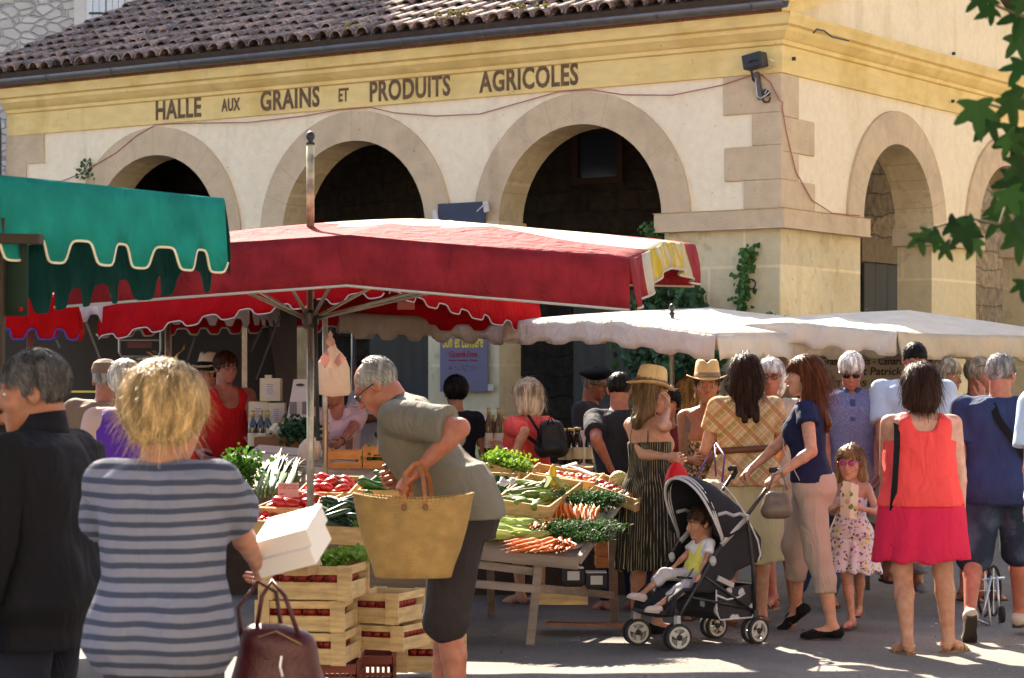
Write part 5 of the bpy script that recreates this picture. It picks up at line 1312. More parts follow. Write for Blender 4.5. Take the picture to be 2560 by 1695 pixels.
# ------------------------------------------------------------------ the vegetable stall
def TP(px, py, h=0.0):
    d = (4.752 - h)/(.28 + (py - 951)/F); return P(px, py, d)
def onp(x, y, h=0.0): return V((x, y, .54 + .28*(y - 13.4) + h))
PN = V((0, -.28, 1)).normalized()
CW = mat('crate_wood', (.50,.33,.15), .8, n=.2, ns=6, isl=.15, stretch=(1,1,5), bump=.2, bs=30); CW2 = mat('crate_orange', (.44,.19,.065), .8, n=.18, ns=6, stretch=(1,1,5), isl=.15); CWP = mat('crate_pine', (.56,.40,.20), .8, n=.25, ns=5, isl=.12, stretch=(1,1,5), bump=.2, bs=30)
OLD = mat('old_grey_wood', (.25,.195,.16), .85, n=.25, ns=5, stretch=(.3,1,3), bump=.3, bs=30)
tb = T('display_table', 'sloping weathered wooden display table on folding trestles', 'table', (0, 13.9, 0))
e1 = V((-.96, .27, 0)); e2 = V((.27, .96, 0)); TO = V((.372, 13.385, 0))
def tpt(a, b, h=0.0): q = TO + e1*a + e2*b; return onp(q.x, q.y, h)
mb = MB()
for i in range(9):
    b0_ = .02 + i*.165; mb.bar(tpt(0, b0_ + .07, -.02), tpt(2.55, b0_ + .07, -.02), .15, .018, PN)
tb.part('top', mb, OLD)
mb = MB(); mb.bar(tpt(-.01, -.015, -.035), tpt(2.55, -.015, -.035), .03, .07, PN); tb.part('front_board', mb, OLD)
mb = MB(); mb.bar(tpt(-.015, -.02, -.015), tpt(-.015, 1.5, -.015), .03, .05, PN); tb.part('side_board', mb, OLD)
def leg(name, a, b, w=.05): mb = MB(); mb.bar(a, b, w, .028, (0,1,0)); tb.part(name, mb, OLD, bev=.003)
leg('leg', P(1348, 1398, 13.45), P(1325, 1611, 13.62)); leg('leg', P(1531, 1300, 14.3), P(1535, 1552, 14.95), .055)
leg('leg', P(905, 1350, 13.9), P(890, 1590, 14.2)); leg('leg', P(1225, 1350, 14.8), P(1228, 1530, 15.4))
for a, b in (((1160, 1406, 13.6), (1345, 1430, 13.5)), ((1150, 1456, 13.6), (1340, 1472, 13.5)), ((1345, 1470, 13.6), (1530, 1488, 14.7)), ((785, 1360, 13.9), (905, 1366, 13.85)), ((785, 1372, 13.95), (905, 1380, 13.9))):
    mb = MB(); mb.bar(P(*a), P(*b), .03, .045, (0,0,1)); tb.part('rail', mb, OLD)
leg('leg', P(845, 1360, 13.9), P(835, 1450, 13.95), .06)
def crateq(label, fl, fr, bl, h=.13, m=None, rim=True, gap=.0, hgt=None, group='wooden vegetable crates on the sloping table', bot=True):
    """crate on the sloping table from three rim corners (photo pixels)"""
    m = m or CW; H_ = h; A_ = TP(fl[0], fl[1], h); B_ = TP(fr[0], fr[1], h); D_ = TP(bl[0], bl[1], h); Cc = B_ + D_ - A_
    up = PN; base = (A_ + Cc)/2 - up*H_; t = T('crate', label, 'crate', base, group=group)
    for (p, q) in ((A_, B_), (B_, Cc), (Cc, D_), (D_, A_)):
        mb = MB()
        if gap: 
            mb.bar(p - up*H_*.22, q - up*H_*.22, .009, H_*.44, up); mb.bar(p - up*H_*.78, q - up*H_*.78, .009, H_*.40, up)
        else: mb.bar(p - up*H_*.5, q - up*H_*.5, .009, H_*.98, up)
        t.part('side', mb, m)
    for p in (A_, B_, Cc, D_):
        mb = MB(); c = (A_ + Cc)/2 - up*.0; i_ = (c - p); i_.z = 0; i_.normalize(); mb.bar(p + i_*.012 - up*H_, p + i_*.012 + up*.002, .018, .018, (0,1,0)); t.part('corner_post', mb, m)
    if bot: mb = MB(); mb.add([A_ - up*(H_-.012), B_ - up*(H_-.012), Cc - up*(H_-.012), D_ - up*(H_-.012)], [(0,1,2,3)]); t.part('bottom', mb, m)
    return (A_, B_, Cc, D_, up)
def inside(q, u, v, drop): A_, B_, Cc, D_, up = q; return lerp(lerp(A_, B_, u), lerp(D_, Cc, u), v) - up*drop
kc = crateq('open crate of corn cobs with one yellow cob standing up', (1239,1246), (1372,1266), (1326,1184), .13)
kb = crateq('crate of dark green cabbages covered with a sheet of paper', (1170,1236), (1250,1240), (1222,1180), .11)
kp = crateq('shallow crate of peaches with a white coat hanger shaped tray on it', (1322,1178), (1484,1206), (1345,1158), .09)
km = crateq('crate of red apples and a striped melon at the right end', (1462,1203), (1590,1248), (1506,1184), .08)
kl = crateq('slatted crate heaped with curly parsley above the corn', (1221,1158), (1330,1188), (1224,1132), .11, gap=1)
kt1 = crateq('crate of large ribbed tomatoes beside the parasol pole', (745,1228), (872,1232), (785,1187), .10)
kt2 = crateq('crate of ribbed tomatoes with a handwritten price card', (640,1266), (768,1270), (735,1228), .10)
kt3 = crateq('low crate of small tomatoes behind the white boxes', (600,1300), (740,1304), (635,1268), .10)
kz = crateq('crate of dark shiny courgettes in the sun', (775,1312), (915,1320), (800,1245), .11)
kk = crateq('crate of long green peppers by the basket', (895,1224), (1015,1226), (955,1177), .11)
# --- vegetables
def protoobj(name, mb, m, smooth=True):
    return rawobj(name, mb, m, smooth)
PROT = {}
def put(key, build, m, loc, rot, sc, name, label, cat, group, smooth=True, kids=None):
    if key not in PROT:
        mb = build(); o = rawobj(name, mb, m, smooth); PROT[key] = (o.data, []); bpy.data.objects.remove(o)
        for (kn, kb_, kmm) in (kids or []):
            ko = rawobj(kn, kb_(), kmm, smooth); PROT[key][1].append((kn, ko.data)); bpy.data.objects.remove(ko)
    me, ks = PROT[key]; o = bpy.data.objects.new(name, me); COL.objects.link(o); o.location = loc; o.rotation_euler = rot; o.scale = (sc,)*3 if isinstance(sc, (int, float)) else sc
    o['label'] = label; o['category'] = cat; o['group'] = group
    for kn, kd in ks: c = bpy.data.objects.new(kn, kd); COL.objects.link(c); c.parent = o
    return o
rv = random.Random(11)
def b_tom():
    mb = MB(); seg = 24; prof = []; rows = []
    for i in range(10):
        th = math.pi*i/9; rows.append([(math.sin(th)*.045*(1 + .10*abs(math.sin(3.5*a))*math.sin(th))*math.cos(a), math.sin(th)*.045*(1 + .10*abs(math.sin(3.5*a))*math.sin(th))*math.sin(a), -math.cos(th)*.031*(1 - .25*math.exp(-(math.sin(th)*4)**2))) for a in np.linspace(0, 2*math.pi, seg+1)])
    mb.grid(rows); return mb
def b_calyx():
    mb = MB()
    for k in range(5):
        a = k*1.257; mb.add([(0,0,.025), (.008*math.cos(a-.5), .008*math.sin(a-.5), .028), (.022*math.cos(a), .022*math.sin(a), .032), (.008*math.cos(a+.5), .008*math.sin(a+.5), .028)], [(0,1,2,3)])
    return mb
TOM = mat('tomato', (.50,.012,.008), .28, n=.15, ns=20, spec=.6); CAL = mat('calyx', (.05,.12,.02), .7)
def fillc(q, n, fn, us=(.08,.92), vs_=(.1,.9), drop=(.03,.07)):
    for i in range(n): fn(inside(q, rv.uniform(*us), rv.uniform(*vs_), rv.uniform(*drop)))
def tom(q, nx, ny, dr, sc, label, group, layers=2):
    for L in range(layers):
        for i in range(nx - L):
            for j in range(ny - L):
                p = inside(q, (i + .5 + L*.5 + rv.uniform(-.2,.2))/nx, (j + .5 + L*.5 + rv.uniform(-.2,.2))/ny, dr - L*.04)
                put('tom', b_tom, TOM, p, (rv.uniform(-.9,.9), rv.uniform(-.9,.9), rv.uniform(0,6)), sc*rv.uniform(.85,1.15), 'tomato', label, 'tomato', group, kids=[('calyx', b_calyx, CAL)])
tom(kt1, 4, 4, .055, 1.25, 'red ribbed tomato in the back crate beside the parasol pole', 'tomatoes in the back crate'); tom(kt2, 4, 3, .055, 1.25, 'red ribbed tomato in the crate with the price card', 'tomatoes in the card crate'); tom(kt3, 7, 4, .05, .7, 'small red tomato in the front left crate', 'small tomatoes in the front crate', 1)
def b_cour():
    mb = MB(); n = 9; pts = [(.012*math.sin(i/(n-1)*3), -.1 + .2*i/(n-1), 0) for i in range(n)]; mb.tube(pts, [.010,.019,.0215,.0225,.023,.023,.0225,.019,.008], 10); return mb
def b_stem(): mb = MB(); mb.tube([(0,-.10,0), (.003,-.118,.002), (.004,-.128,.004)], [.009,.008,.010], 6); return mb
COUR = mat('courgette', (.012,.045,.018), .25, n=.4, ns=30, spec=.6, stretch=(1,.15,1)); STM = mat('stem_green', (.22,.30,.06), .6)
def cour(p, yaw, sc=1.0, tilt=0, label='dark green courgette in the sunlit crate', group='courgettes', m=None, key='cour'):
    put(key, b_cour, m or COUR, p, (R_(15 + tilt), 0, yaw), sc, 'courgette', label, 'courgette', group, kids=[('stem', b_stem, STM)])
for i in range(26): cour(inside(kz, rv.uniform(.12,.88), .12 + .8*((i % 9)/9) , .05 - .045*(i//9)), R_(rv.choice((75, 95, 60, 40, -50)) + rv.uniform(-12,12)), rv.uniform(.85,1.1), rv.uniform(-8,8))
GPEP = mat('green_pepper', (.022,.12,.025), .22, n=.25, ns=14, spec=.6)
def b_pep():
    mb = MB(); n = 9; mb.tube([(.02*math.sin(i*.7), -.08 + .17*i/(n-1), .006*math.cos(i)) for i in range(n)], [.012,.024,.027,.026,.024,.021,.019,.014,.004], 10); return mb
for i in range(16): put('pep', b_pep, GPEP, inside(kk, rv.uniform(.15,.85), .1 + .8*((i % 6)/6), .055 - .04*(i//6)), (.3, 0, R_(90 + rv.uniform(-30, 30))), rv.uniform(.9, 1.2), 'pepper', 'long shiny green pepper in the crate by the basket', 'pepper', 'green peppers', kids=[('stem', b_stem, STM)])
# carrots and their tops
CAR = mat('carrot', (.62,.155,.02), .5, n=.2, ns=14, bump=.2, bs=60, stretch=(1,3,1), isl=.2)
def b_car():
    mb = MB(); n = 8; mb.tube([(.006*math.sin(i*.8), -.075 + .15*i/(n-1), 0) for i in range(n)], [.011,.0125,.012,.0105,.009,.007,.0045,.0018], 8); mb.tube([(.004,.075,0), (.01,.09,-.004), (.005,.105,-.012)], [.0012,.0008,.0004], 4); return mb
def b_shoot(): mb = MB(); mb.tube([(0,-.07,0), (0,-.082,.002), (.004,-.10,.006)], [.006,.004,.002], 5); return mb
def car(px, py, yaw, tilt, h, label, group): put('car', b_car, CAR, TP(px, py, h), (R_(tilt), 0, R_(yaw)), rv.uniform(.85, 1.15), 'carrot', label, 'carrot', group, kids=[('shoot', b_shoot, STM)])
for i in range(44):
    t = i/44; px = 1285 + 150*((i*7) % 44)/44 + rv.uniform(-5,5); py = 1352 + 28*((i*5) % 11)/11 - (px-1285)*.02; car(px, py, 125 + 55*((px-1285)/150) + rv.uniform(-14,14), -2, .018 + .028*(1 - (py-1352)/28) + .012*(i % 3), 'orange carrot in the sunlit bunches along the front edge', 'front carrots')
for i in range(30): px = 1368 + 125*(i/30) + rv.uniform(-4,4); car(px, 1277 + .12*(px-1368) + rv.uniform(-6,6), 172 + rv.uniform(-14,14), -32, .05 + .01*(i % 3), 'orange carrot in the shaded row behind', 'back carrots')
for i in range(12): car(1352 + rv.uniform(-18,22), 1310 + rv.uniform(-9,9), rv.uniform(95,175), -10, .06, 'orange carrot on the middle bunch', 'middle carrots')
def foliage(name, label, pts, n, m, size=(.006,.022), kind='frond', spread=(.04,.04,.03), cat='greens', up=.5, single_=True, seed=3):
    """leafy mass: many small curved leaf faces round the given centres"""
    r = np.random.RandomState(seed); mb = MB()
    for i in range(n):
        c = pts[r.randint(len(pts))]; o = r.normal(size=3)*np.array(spread); p = V(c) + V(o); 
        if kind == 'frond':
            d = V((r.normal(), r.normal()*.8, abs(r.normal())*up + .1)).normalized()*r.uniform(size[0], size[1])*2.2; s_ = d.cross(V((0,0,1)) + V(tuple(r.normal(size=3)*.4)))
            if s_.length < 1e-6: continue
            s_ = s_.normalized()*r.uniform(.0012,.003); a = p + d*.5 + V((0,0,.004)); b = p + d; mb.add([p - s_, p + s_, a + s_*1.2, b, a - s_*1.2], [(0,1,2,4), (4,2,3)])
        else:
            L = r.uniform(*size); d = V((r.normal(), r.normal(), r.normal()*.5 + up)).normalized(); s_ = d.orthogonal().normalized(); ang = r.uniform(0, 6.28); s_ = (s_*math.cos(ang) + d.cross(s_)*math.sin(ang)); nn = d.cross(s_)
            w = L*.45; cu = nn*L*r.uniform(-.25,.25)
            mb.add([p, p + d*L*.35 + s_*w + cu, p + d*L*.8 + s_*w*.6, p + d*L + cu*.6, p + d*L*.8 - s_*w*.6, p + d*L*.35 - s_*w + cu], [(0,1,2,3), (0,3,4,5)])
    c0_ = sum((V(p) for p in pts), V((0,0,0)))/len(pts)
    return single(name, label, cat, mb, m, c0_, kind='stuff' if single_ else None)
FRO = mat('frond_green', (.028,.085,.014), .6, isl=.5, trans=.3); LEAF = mat('leaf_green', (.06,.17,.02), .55, isl=.45, trans=.35); LEAFD = mat('leaf_dark', (.014,.06,.018), .5, isl=.4, trans=.2); LET = mat('leaf_lettuce', (.17,.30,.03), .55, isl=.35, trans=.4)
def rowpts(q, n, h=.03, j=6): return [TP(lerp(q[0], q[2], t) + rv.uniform(-j,j), lerp(q[1], q[3], t) + rv.uniform(-j,j)*.6, h) for t in np.linspace(0, 1, n)]
foliage('carrot_tops', 'feathery dark green carrot tops piled behind the back carrots', rowpts((1410,1240,1540,1252), 12, .07, 14) + rowpts((1425,1256,1500,1262), 8, .05, 10), 5200, FRO, spread=(.045,.05,.018))
foliage('carrot_tops', 'feathery green carrot tops between the two carrot rows', rowpts((1370,1318,1520,1322), 14, .045, 9) + rowpts((1400,1335,1500,1345), 8, .03, 6), 5200, FRO, spread=(.04,.045,.016), seed=5)
foliage('parsley', 'curly bright parsley heaped in the slatted crate', [inside(kl, u, v, -.01) for u in (.15,.35,.55,.75) for v in (.3,.7)], 1400, LET, (.012,.03), 'leaf', (.035,.03,.02), seed=6)
foliage('parsley', 'sprigs of parsley tucked among the courgettes', [inside(kz, u, v, -.01) for u, v in ((.5,.45),(.75,.3),(.9,.45),(.65,.6),(.85,.1))], 260, LET, (.01,.022), 'leaf', (.015,.015,.01), seed=7)
foliage('cabbage_leaves', 'blue green cabbage leaves in the crate with paper', [inside(kb, u, v, .03) for u in (.3,.7) for v in (.3,.7)], 260, LEAFD, (.03,.06), 'leaf', (.03,.03,.01), seed=8)
# corn cobs in husks, one opened
HUSK = mat('husk', (.16,.24,.05), .6, n=.3, ns=20, isl=.35, trans=.25, stretch=(1,.2,1)); HUSKP = mat('husk_pale', (.40,.50,.16), .6, n=.25, isl=.4, trans=.35, stretch=(1,.2,1))
def b_husk():
    mb = MB(); n = 8; mb.tube([(0, -.1 + .2*i/(n-1), .004*math.sin(i)) for i in range(n)], [.008,.022,.028,.030,.028,.022,.014,.003], 9)
    for k in range(7):
        a = k*.9; s_ = V((math.cos(a), 0, math.sin(a)))*.02; w = V((-math.sin(a), 0, math.cos(a)))*.013
        ln = .10 + .03*(k % 3)
        mb.add([V((0,-.09,0)) + s_*.5 - w*.4, V((0,-.09,0)) + s_*.5 + w*.4, V((0,-.02,0)) + s_*1.4 + w, V((0,-.02,0)) + s_*1.4 - w, V((0,ln*.5,0)) + s_*1.7 + w*.9, V((0,ln*.5,0)) + s_*1.7 - w*.9, V((0,ln,-.01)) + s_*2.2], [(0,1,2,3), (3,2,4,5), (5,4,6)])
    return mb
def b_silk(): mb = MB(); [mb.tube([(0,.09,0), (.01*math.cos(k), .115, .01*math.sin(k)), (.02*math.cos(k), .135, -.01)], .0012, 4) for k in range(7)]; return mb
SILK = mat('silk', (.5,.42,.22), .7)
for i in range(13): put('husk', b_husk, HUSK, inside(kc, .15 + .7*((i % 5)/5) + rv.uniform(-.04,.04), .15 + .6*((i//5)/2.5), .03 - .01*(i//5)), (rv.uniform(-.2,.3), rv.uniform(0,3), R_(rv.uniform(-90, 60))), rv.uniform(.9,1.15), 'corn_cob', 'corn cob in its dark green husk in the open crate', 'corn cob', 'corn in the crate', kids=[('silk', b_silk, SILK)])
for i in range(17): put('huskp', b_husk, HUSKP, TP(1215 + 125*rv.random(), 1300 + 44*rv.random(), .03 + .02*rv.random()), (rv.uniform(-.2,.2), rv.uniform(0,3), R_(rv.uniform(40, 130))), rv.uniform(.85,1.15), 'corn_cob', 'pale green corn cob in the sunlit heap beside the carrots', 'corn cob', 'corn heaped by the carrots', kids=[('silk', b_silk, SILK)])
ck = T('yellow_corn_cob', 'peeled yellow corn cob standing upright in the corn crate', 'corn cob', TP(1382, 1215, .1))
mb = MB(); a = TP(1383, 1212, .13); b = a + V((0, .0, .125)); rows = []
for i in range(15):
    t = i/14; r = .019*min(1, (1-t)*5)**.5*(1 + .08*(i % 2)) + .001; rows.append([a + (b-a)*t + V((r*(1 + .06*math.cos(12*an))*math.cos(an), r*(1 + .06*math.cos(12*an))*math.sin(an), 0)) for an in np.linspace(0, 2*math.pi, 37)])
mb.grid(rows); ck.part('kernels', mb, mat('corn_yellow', (.72,.46,.03), .4, n=.15, ns=60), smooth=True)
mb = MB()
for k in range(6):
    an = k*1.05; o = V((math.cos(an), math.sin(an), 0)); w = V((-math.sin(an), math.cos(an), 0))*.018; mb.add([a + V((0,0,.03)) - w*.5, a + V((0,0,.03)) + w*.5, a + o*.03 + V((0,0,.05)) + w, a + o*.03 + V((0,0,.05)) - w, a + o*.10 + V((0,0,-.01)) + w*.6, a + o*.10 + V((0,0,-.01)) - w*.6], [(0,1,2,3), (3,2,4,5)])
ck.part('husk', mb, HUSKP, solid=.001)
# peaches, apples, melon
PEA = mat('peach', (.42,.05,.04), .5, col2=(.62,.22,.05), ns=18, n=.15); APP = mat('apple', (.40,.02,.025), .35, col2=(.52,.14,.04), ns=14, n=.1)
def b_fr(): 
    mb = MB(); rows = [[(math.sin(th)*.036*math.cos(a), math.sin(th)*.036*math.sin(a), -math.cos(th)*.033 - (.012*math.exp(-(math.sin(th)*3.5)**2) if th > 1.5 else 0)) for a in np.linspace(0, 2*math.pi, 17)] for th in np.linspace(0, math.pi, 11)]; mb.grid(rows); return mb
def b_fst(): mb = MB(); mb.tube([(0,0,.02), (.003,0,.036)], .002, 5); return mb
for i in range(12): put('pea', b_fr, PEA, inside(kp, .28 + .6*(i % 6)/6 + rv.uniform(-.02,.02), .3 + .45*(i//6), .04), (rv.uniform(-.6,.6), rv.uniform(-.6,.6), rv.uniform(0,6)), rv.uniform(.9,1.1), 'peach', 'dark red peach in the shallow crate', 'peach', 'peaches', kids=[('stalk', b_fst, STM)])
for i in range(12): put('app', b_fr, APP, inside(km, .03 + .9*(i % 7)/7, .2 + .3*(i//7) + rv.uniform(-.05,.05), .03), (rv.uniform(-.6,.6), rv.uniform(-.6,.6), rv.uniform(0,6)), rv.uniform(1.0,1.2), 'apple', 'red apple in the right hand crate', 'apple', 'apples', kids=[('stalk', b_fst, STM)])
def melp(nt, co, c):
    x, y, z = sep(nt, co)[0:3]; a = mth(nt, 'ARCTAN2', y, x); s_ = mth(nt, 'SINE', mth(nt, 'MULTIPLY', a, 10)); r = nd(nt, 'ShaderNodeMapRange'); r.inputs[1].default_value = .75; r.inputs[2].default_value = .95; nt.links.new(s_, r.inputs[0]); return mixc(nt, r.outputs[0], c, (.08,.13,.04))
mb = MB(); mb.ball((0,0,0), (.062,.062,.056), 24, 14); o = rawobj('melon', mb, mat('melon', (.52,.48,.22), .6, n=.12, ns=40, pattern=melp), True); o.location = inside(km, .38, .85, -.005); o.rotation_euler = (1.2, .3, 0); o['label'] = 'round striped melon in the right hand crate'; o['category'] = 'melon'
mb = MB(); mb.ball((0,0,0), (.055,.055,.05), 24, 14); o = rawobj('melon', mb, MATS['melon'], True); o.location = inside(km, .62, .9, .0); o.rotation_euler = (.4, 1.3, 0); o['label'] = 'second pale melon half hidden behind the striped dress'; o['category'] = 'melon'
PAP = mat('paper_white', (.62,.62,.68), .8); 
def paper(label, pts, name='paper_sheet', m=None, cat='paper'):
    mb = MB(); n = 7; a, b, c, d = [V(p) for p in pts]; rows = [[lerp(lerp(a, b, i/n), lerp(d, c, i/n), j/n) + V((0,0,.008*math.sin(i*1.7 + j) + .006*math.cos(2*j + i))) for i in range(n+1)] for j in range(n+1)]; mb.grid(rows)
    return single(name, label, cat, mb, m or PAP, a, smooth=True, solid=.001)
paper('crumpled sheet of white paper on the cabbage crate', (TP(1238,1215,.12), TP(1288,1212,.12), TP(1300,1198,.14), TP(1252,1195,.15)))
paper('white paper lining under the apples', (TP(1462,1222,.03), TP(1560,1246,.03), TP(1545,1228,.03), TP(1480,1212,.03)))
paper('brown paper lining at the right end of the table', (TP(1420,1385,.01), TP(1500,1330,.01), TP(1558,1262,.01), TP(1490,1262,.01)), m=mat('paper_brown', (.34,.29,.26), .9, n=.1))
mb = MB(); mb.bar(inside(kp, .45, .5, -.03), inside(kp, .62, .9, -.05), .03, .01, PN); mb.bar(inside(kp, .55, .7, -.04), inside(kp, .95, .4, -.02), .03, .01, PN); single('scoop', 'white plastic scoop lying across the peaches', 'scoop', mb, PAP, inside(kp, .6, .6, -.03))
# price card in the tomatoes
pcx = P(721, 1225, inside(kt2, .5, .6, 0).y); pc = T('price_card', 'pink price card with red handwriting stuck in the tomatoes', 'price card', pcx)
mb = MB(); mb.box(pcx, (.125, .004, .085)); pc.part('card', mb, mat('card_pink', (.60,.38,.35), .8))
for t_, dz, hh, m_ in (('tomates Russes', .022, .014, PR), ('2,90 le kilo', .003, .016, PR), ('agn', -.032, .012, PK)):
    mbt = text_mesh(t_, 1, .0005, 0, shear=.3); xs = [v[0] for v in mbt.v]; ys = [v[1] for v in mbt.v]; W = max(xs)-min(xs); Hh = max(ys)-min(ys); wd = .11 if len(t_) > 4 else .03
    mbt.v = [(pcx.x - .055 + (v[0]-min(xs))/W*wd, pcx.y - .003 - v[2], pcx.z + dz + (v[1]-min(ys))/Hh*hh) for v in mbt.v]; pc.part('writing', mbt, m_)
mb = MB(); mb.tube([pcx - V((0,-.003,.04)), pcx - V((0,-.003,.1))], .003, 5); pc.part('stick', mb, STEEL)
# leeks and leafy heap at the left end
LK = mat('leek_leaf', (.05,.12,.075), .5, isl=.35, n=.2, trans=.2); LKY = mat('leek_pale', (.30,.40,.06), .5, isl=.2, trans=.3)
for i in range(17):
    a = P(640 + 8*i*.5 + rv.uniform(-14,14), 1245 - 2*i*.4 + rv.uniform(-8, 6), 14.2 + rv.uniform(0,.1)); b = P(655 + 6*i + rv.uniform(-6,6), 1146 + rv.uniform(-6,24) + abs(i-9)*1.5, 15.0); mb = MB()
    mid = (a+b)/2 + V((0,0,.03)); mb.tube([a, a*.6 + mid*.4, mid], [.006,.016,.013], 7)
    t_ = T('leek', 'leek with a fan of blue green leaves at the left of the table', 'leek', a, group='leeks'); t_.part('shank', mb, LKY if i % 8 == 3 else mat('leek_shank', (.09,.17,.07), .5), smooth=True)
    mb = MB()
    for k in range(4):
        o = V((rv.uniform(-.05,.05), 0, rv.uniform(-.03,.05))); w = V((.009, 0, .005)); e = b + o*1.3; m1 = mid*.5 + e*.5 + V((0,0,.02)); mb.add([mid - w, mid + w, m1 + w, m1 - w, e + w*.3, e - w*.3], [(0,1,2,3), (3,2,4,5)])
    t_.part('leaves', mb, LKY if i % 6 == 3 else LK, solid=.001)
foliage('leafy_greens', 'dark leafy greens heaped left of the leeks', [P(578 + 9*k, 1168 + 5*(k % 3), 14.6) for k in range(7)], 700, LEAF, (.02,.045), 'leaf', (.04,.06,.05), seed=12)
foliage('lettuce_leaves', 'dark leaf lettuce on the wine box by the pole', [P(728 + 10*k, 1078 + 6*(k % 2) - 2*k, 16.3) for k in range(6)], 600, LEAFD, (.03,.05), 'leaf', (.05,.05,.035), seed=13)
# upright slatted crates at the back
def ucrate(label, px0, px1, y0, y1, d, m, depth=.3, slats=2, yaw=0.0, group='upright orange crates behind the tomatoes', name='crate'):
    a = P(px0, y1, d); w = GX(px1, d) - GX(px0, d); h = P(0, y0, d).z - a.z; t = T(name, label, 'crate', a, yaw, group); mb = MB()
    sh = h/(slats*1.35 - .35)
    for face in ('front', 'back', 'left_side', 'right_side'):
        mb = MB()
        for i in range(slats):
            z = sh*.5 + i*sh*1.35
            if face == 'front': mb.box((w/2, 0, z), (w, .01, sh))
            if face == 'back': mb.box((w/2, depth, z), (w, .01, sh))
            if face == 'left_side': mb.box((.006, depth/2, z), (.01, depth - .012, sh))
            if face == 'right_side': mb.box((w - .006, depth/2, z), (.01, depth - .012, sh))
        t.part('slatted_side', mb, m, local=True, bev=.001)
    for x, y in ((.014,.016), (w-.014,.016), (.014,depth-.016), (w-.014,depth-.016)):
        mb = MB(); mb.box((x, y, h/2 + .004), (.02, .02, h + .01)); t.part('corner_post', mb, m, local=True)
    mb = MB(); mb.box((w/2, depth/2, .006), (w - .03, depth - .03, .008)); t.part('bottom', mb, m, local=True)
    return t, a, w, h
ucrate('orange slatted crate behind the tomatoes, left of its twin', 816, 905, 1127, 1177, 15.0, CW2); ucrate('orange slatted crate of greens just behind the green peppers', 907, 1012, 1117, 1177, 15.0, CW2)
foliage('leafy_greens', 'green leaves filling the orange crate behind the peppers', [P(925 + 14*k, 1140, 15.15) for k in range(6)], 700, LEAF, (.02,.03), 'leaf', (.03,.06,.03), seed=14)
mb = MB(); mb.box((GX(905, 15.3), 15.3, .90), (1.2, .9, .03)); mb.box((GX(905, 15.3), 14.86, .45), (1.2, .02, .88)); single('stall_shelf', 'grey wooden shelf behind the sloping display', 'shelf', mb, OLD, (GX(905, 15.3), 15.3, 0))
# stacked crates in the foreground
sc_ = [('wooden crate of apples, lowest of the left foreground stack', 640, 905, 1580, 1661, 11.1), ('wooden crate of tomatoes, second of the left foreground stack', 640, 895, 1498, 1583, 11.1), ('wooden crate, top of the left foreground stack under the white boxes', 650, 890, 1425, 1500, 11.1)]
sq = T('red_crate', 'red plastic crate at the bottom left of the foreground crate stack', 'plastic crate', P(800, 1700, 11.1), group='red plastic crates under the wooden ones')
RPL = mat('plastic_red', (.20,.035,.02), .5)
def plastic(t, px0, px1, ytop, d, dep=.36):
    x0, x1 = GX(px0, d), GX(px1, d); z1 = P(0, ytop, d).z
    for face, (cx, cy, L, ax) in {'front': ((x0+x1)/2, d, x1-x0, 0), 'back': ((x0+x1)/2, d+dep, x1-x0, 0), 'left': (x0, d+dep/2, dep, 1), 'right': (x1, d+dep/2, dep, 1)}.items():
        mb = MB()
        for z, hh in ((.015, .03), (z1 - .02, .04), (z1*.5, .015)): mb.box((cx, cy, z), (L, .012, hh) if ax == 0 else (.012, L, hh))
        n = max(int(L/.024), 3)
        for i in range(n+1):
            o = -L/2 + L*i/n; mb.box((cx + (o if ax == 0 else 0), cy + (o if ax else 0), z1/2), (.008, .008, z1 - .01))
        t.part('lattice_side', mb, RPL)
    mb = MB(); mb.box(((x0+x1)/2, d+dep/2, .01), (x1-x0, dep, .01)); t.part('bottom', mb, RPL)
plastic(sq, 650, 890, 1662, 11.1)
sq2 = T('red_crate', 'red plastic crate beside it under the right foreground stack', 'plastic crate', P(940, 1700, 11.4), group='red plastic crates under the wooden ones'); plastic(sq2, 900, 980, 1640, 11.55)
def fcrate(label, px0, px1, y0, y1, d, dep=.32, yaw=-8):
    """market crate: two slats a side with a slot, proud corner posts"""
    a = P(px0, y1, d); w = GX(px1, d) - GX(px0, d); h = P(0, y0, d).z - a.z
    t = T('wooden_crate', label, 'crate', a, R_(yaw), 'wooden crates stacked in the foreground')
    for nm, n_ in (('long_side', 0), ('long_side', 1), ('end', 2), ('end', 3)):
        mb = MB()
        for z, hh in ((h*.26, h*.50), (h*.86, h*.24)):
            if n_ == 0: mb.box((w/2, 0, z), (w, .01, hh))
            if n_ == 1: mb.box((w/2, dep, z), (w, .01, hh))
            if n_ == 2: mb.box((.006, dep/2, z), (.01, dep-.012, hh))
            if n_ == 3: mb.box((w-.006, dep/2, z), (.01, dep-.012, hh))
        t.part(nm, mb, CWP, local=True, bev=.0015)
    for x, y in ((.02,-.012), (w-.02,-.012), (.02,dep+.012), (w-.02,dep+.012)):
        mb = MB(); mb.box((x, y, h/2), (.07, .012, h*1.02)); t.part('end_panel', mb, CWP, local=True, bev=.0015)
    mb = MB(); mb.box((w/2, dep/2, .006), (w-.02, dep-.02, .008)); t.part('bottom', mb, CWP, local=True)
    mb = MB(); 
    for k in range(10): mb.ball((w*(.08 + .09*k), .04 + .03*(k % 2), h*.62), (.028,.028,.026), 9, 6)
    for k in range(7): mb.ball((w - .05, .04 + .04*k, h*.6), (.026,.026,.025), 9, 6)
    t.part('fruit_layer', mb, mat('fruit_dark', (.22,.012,.006), .45, n=.3, ns=20), local=True, smooth=True); return t
fcrate('pale wooden crate of tomatoes, lowest of the left stack', 648, 862, 1580, 1660, 11.0)
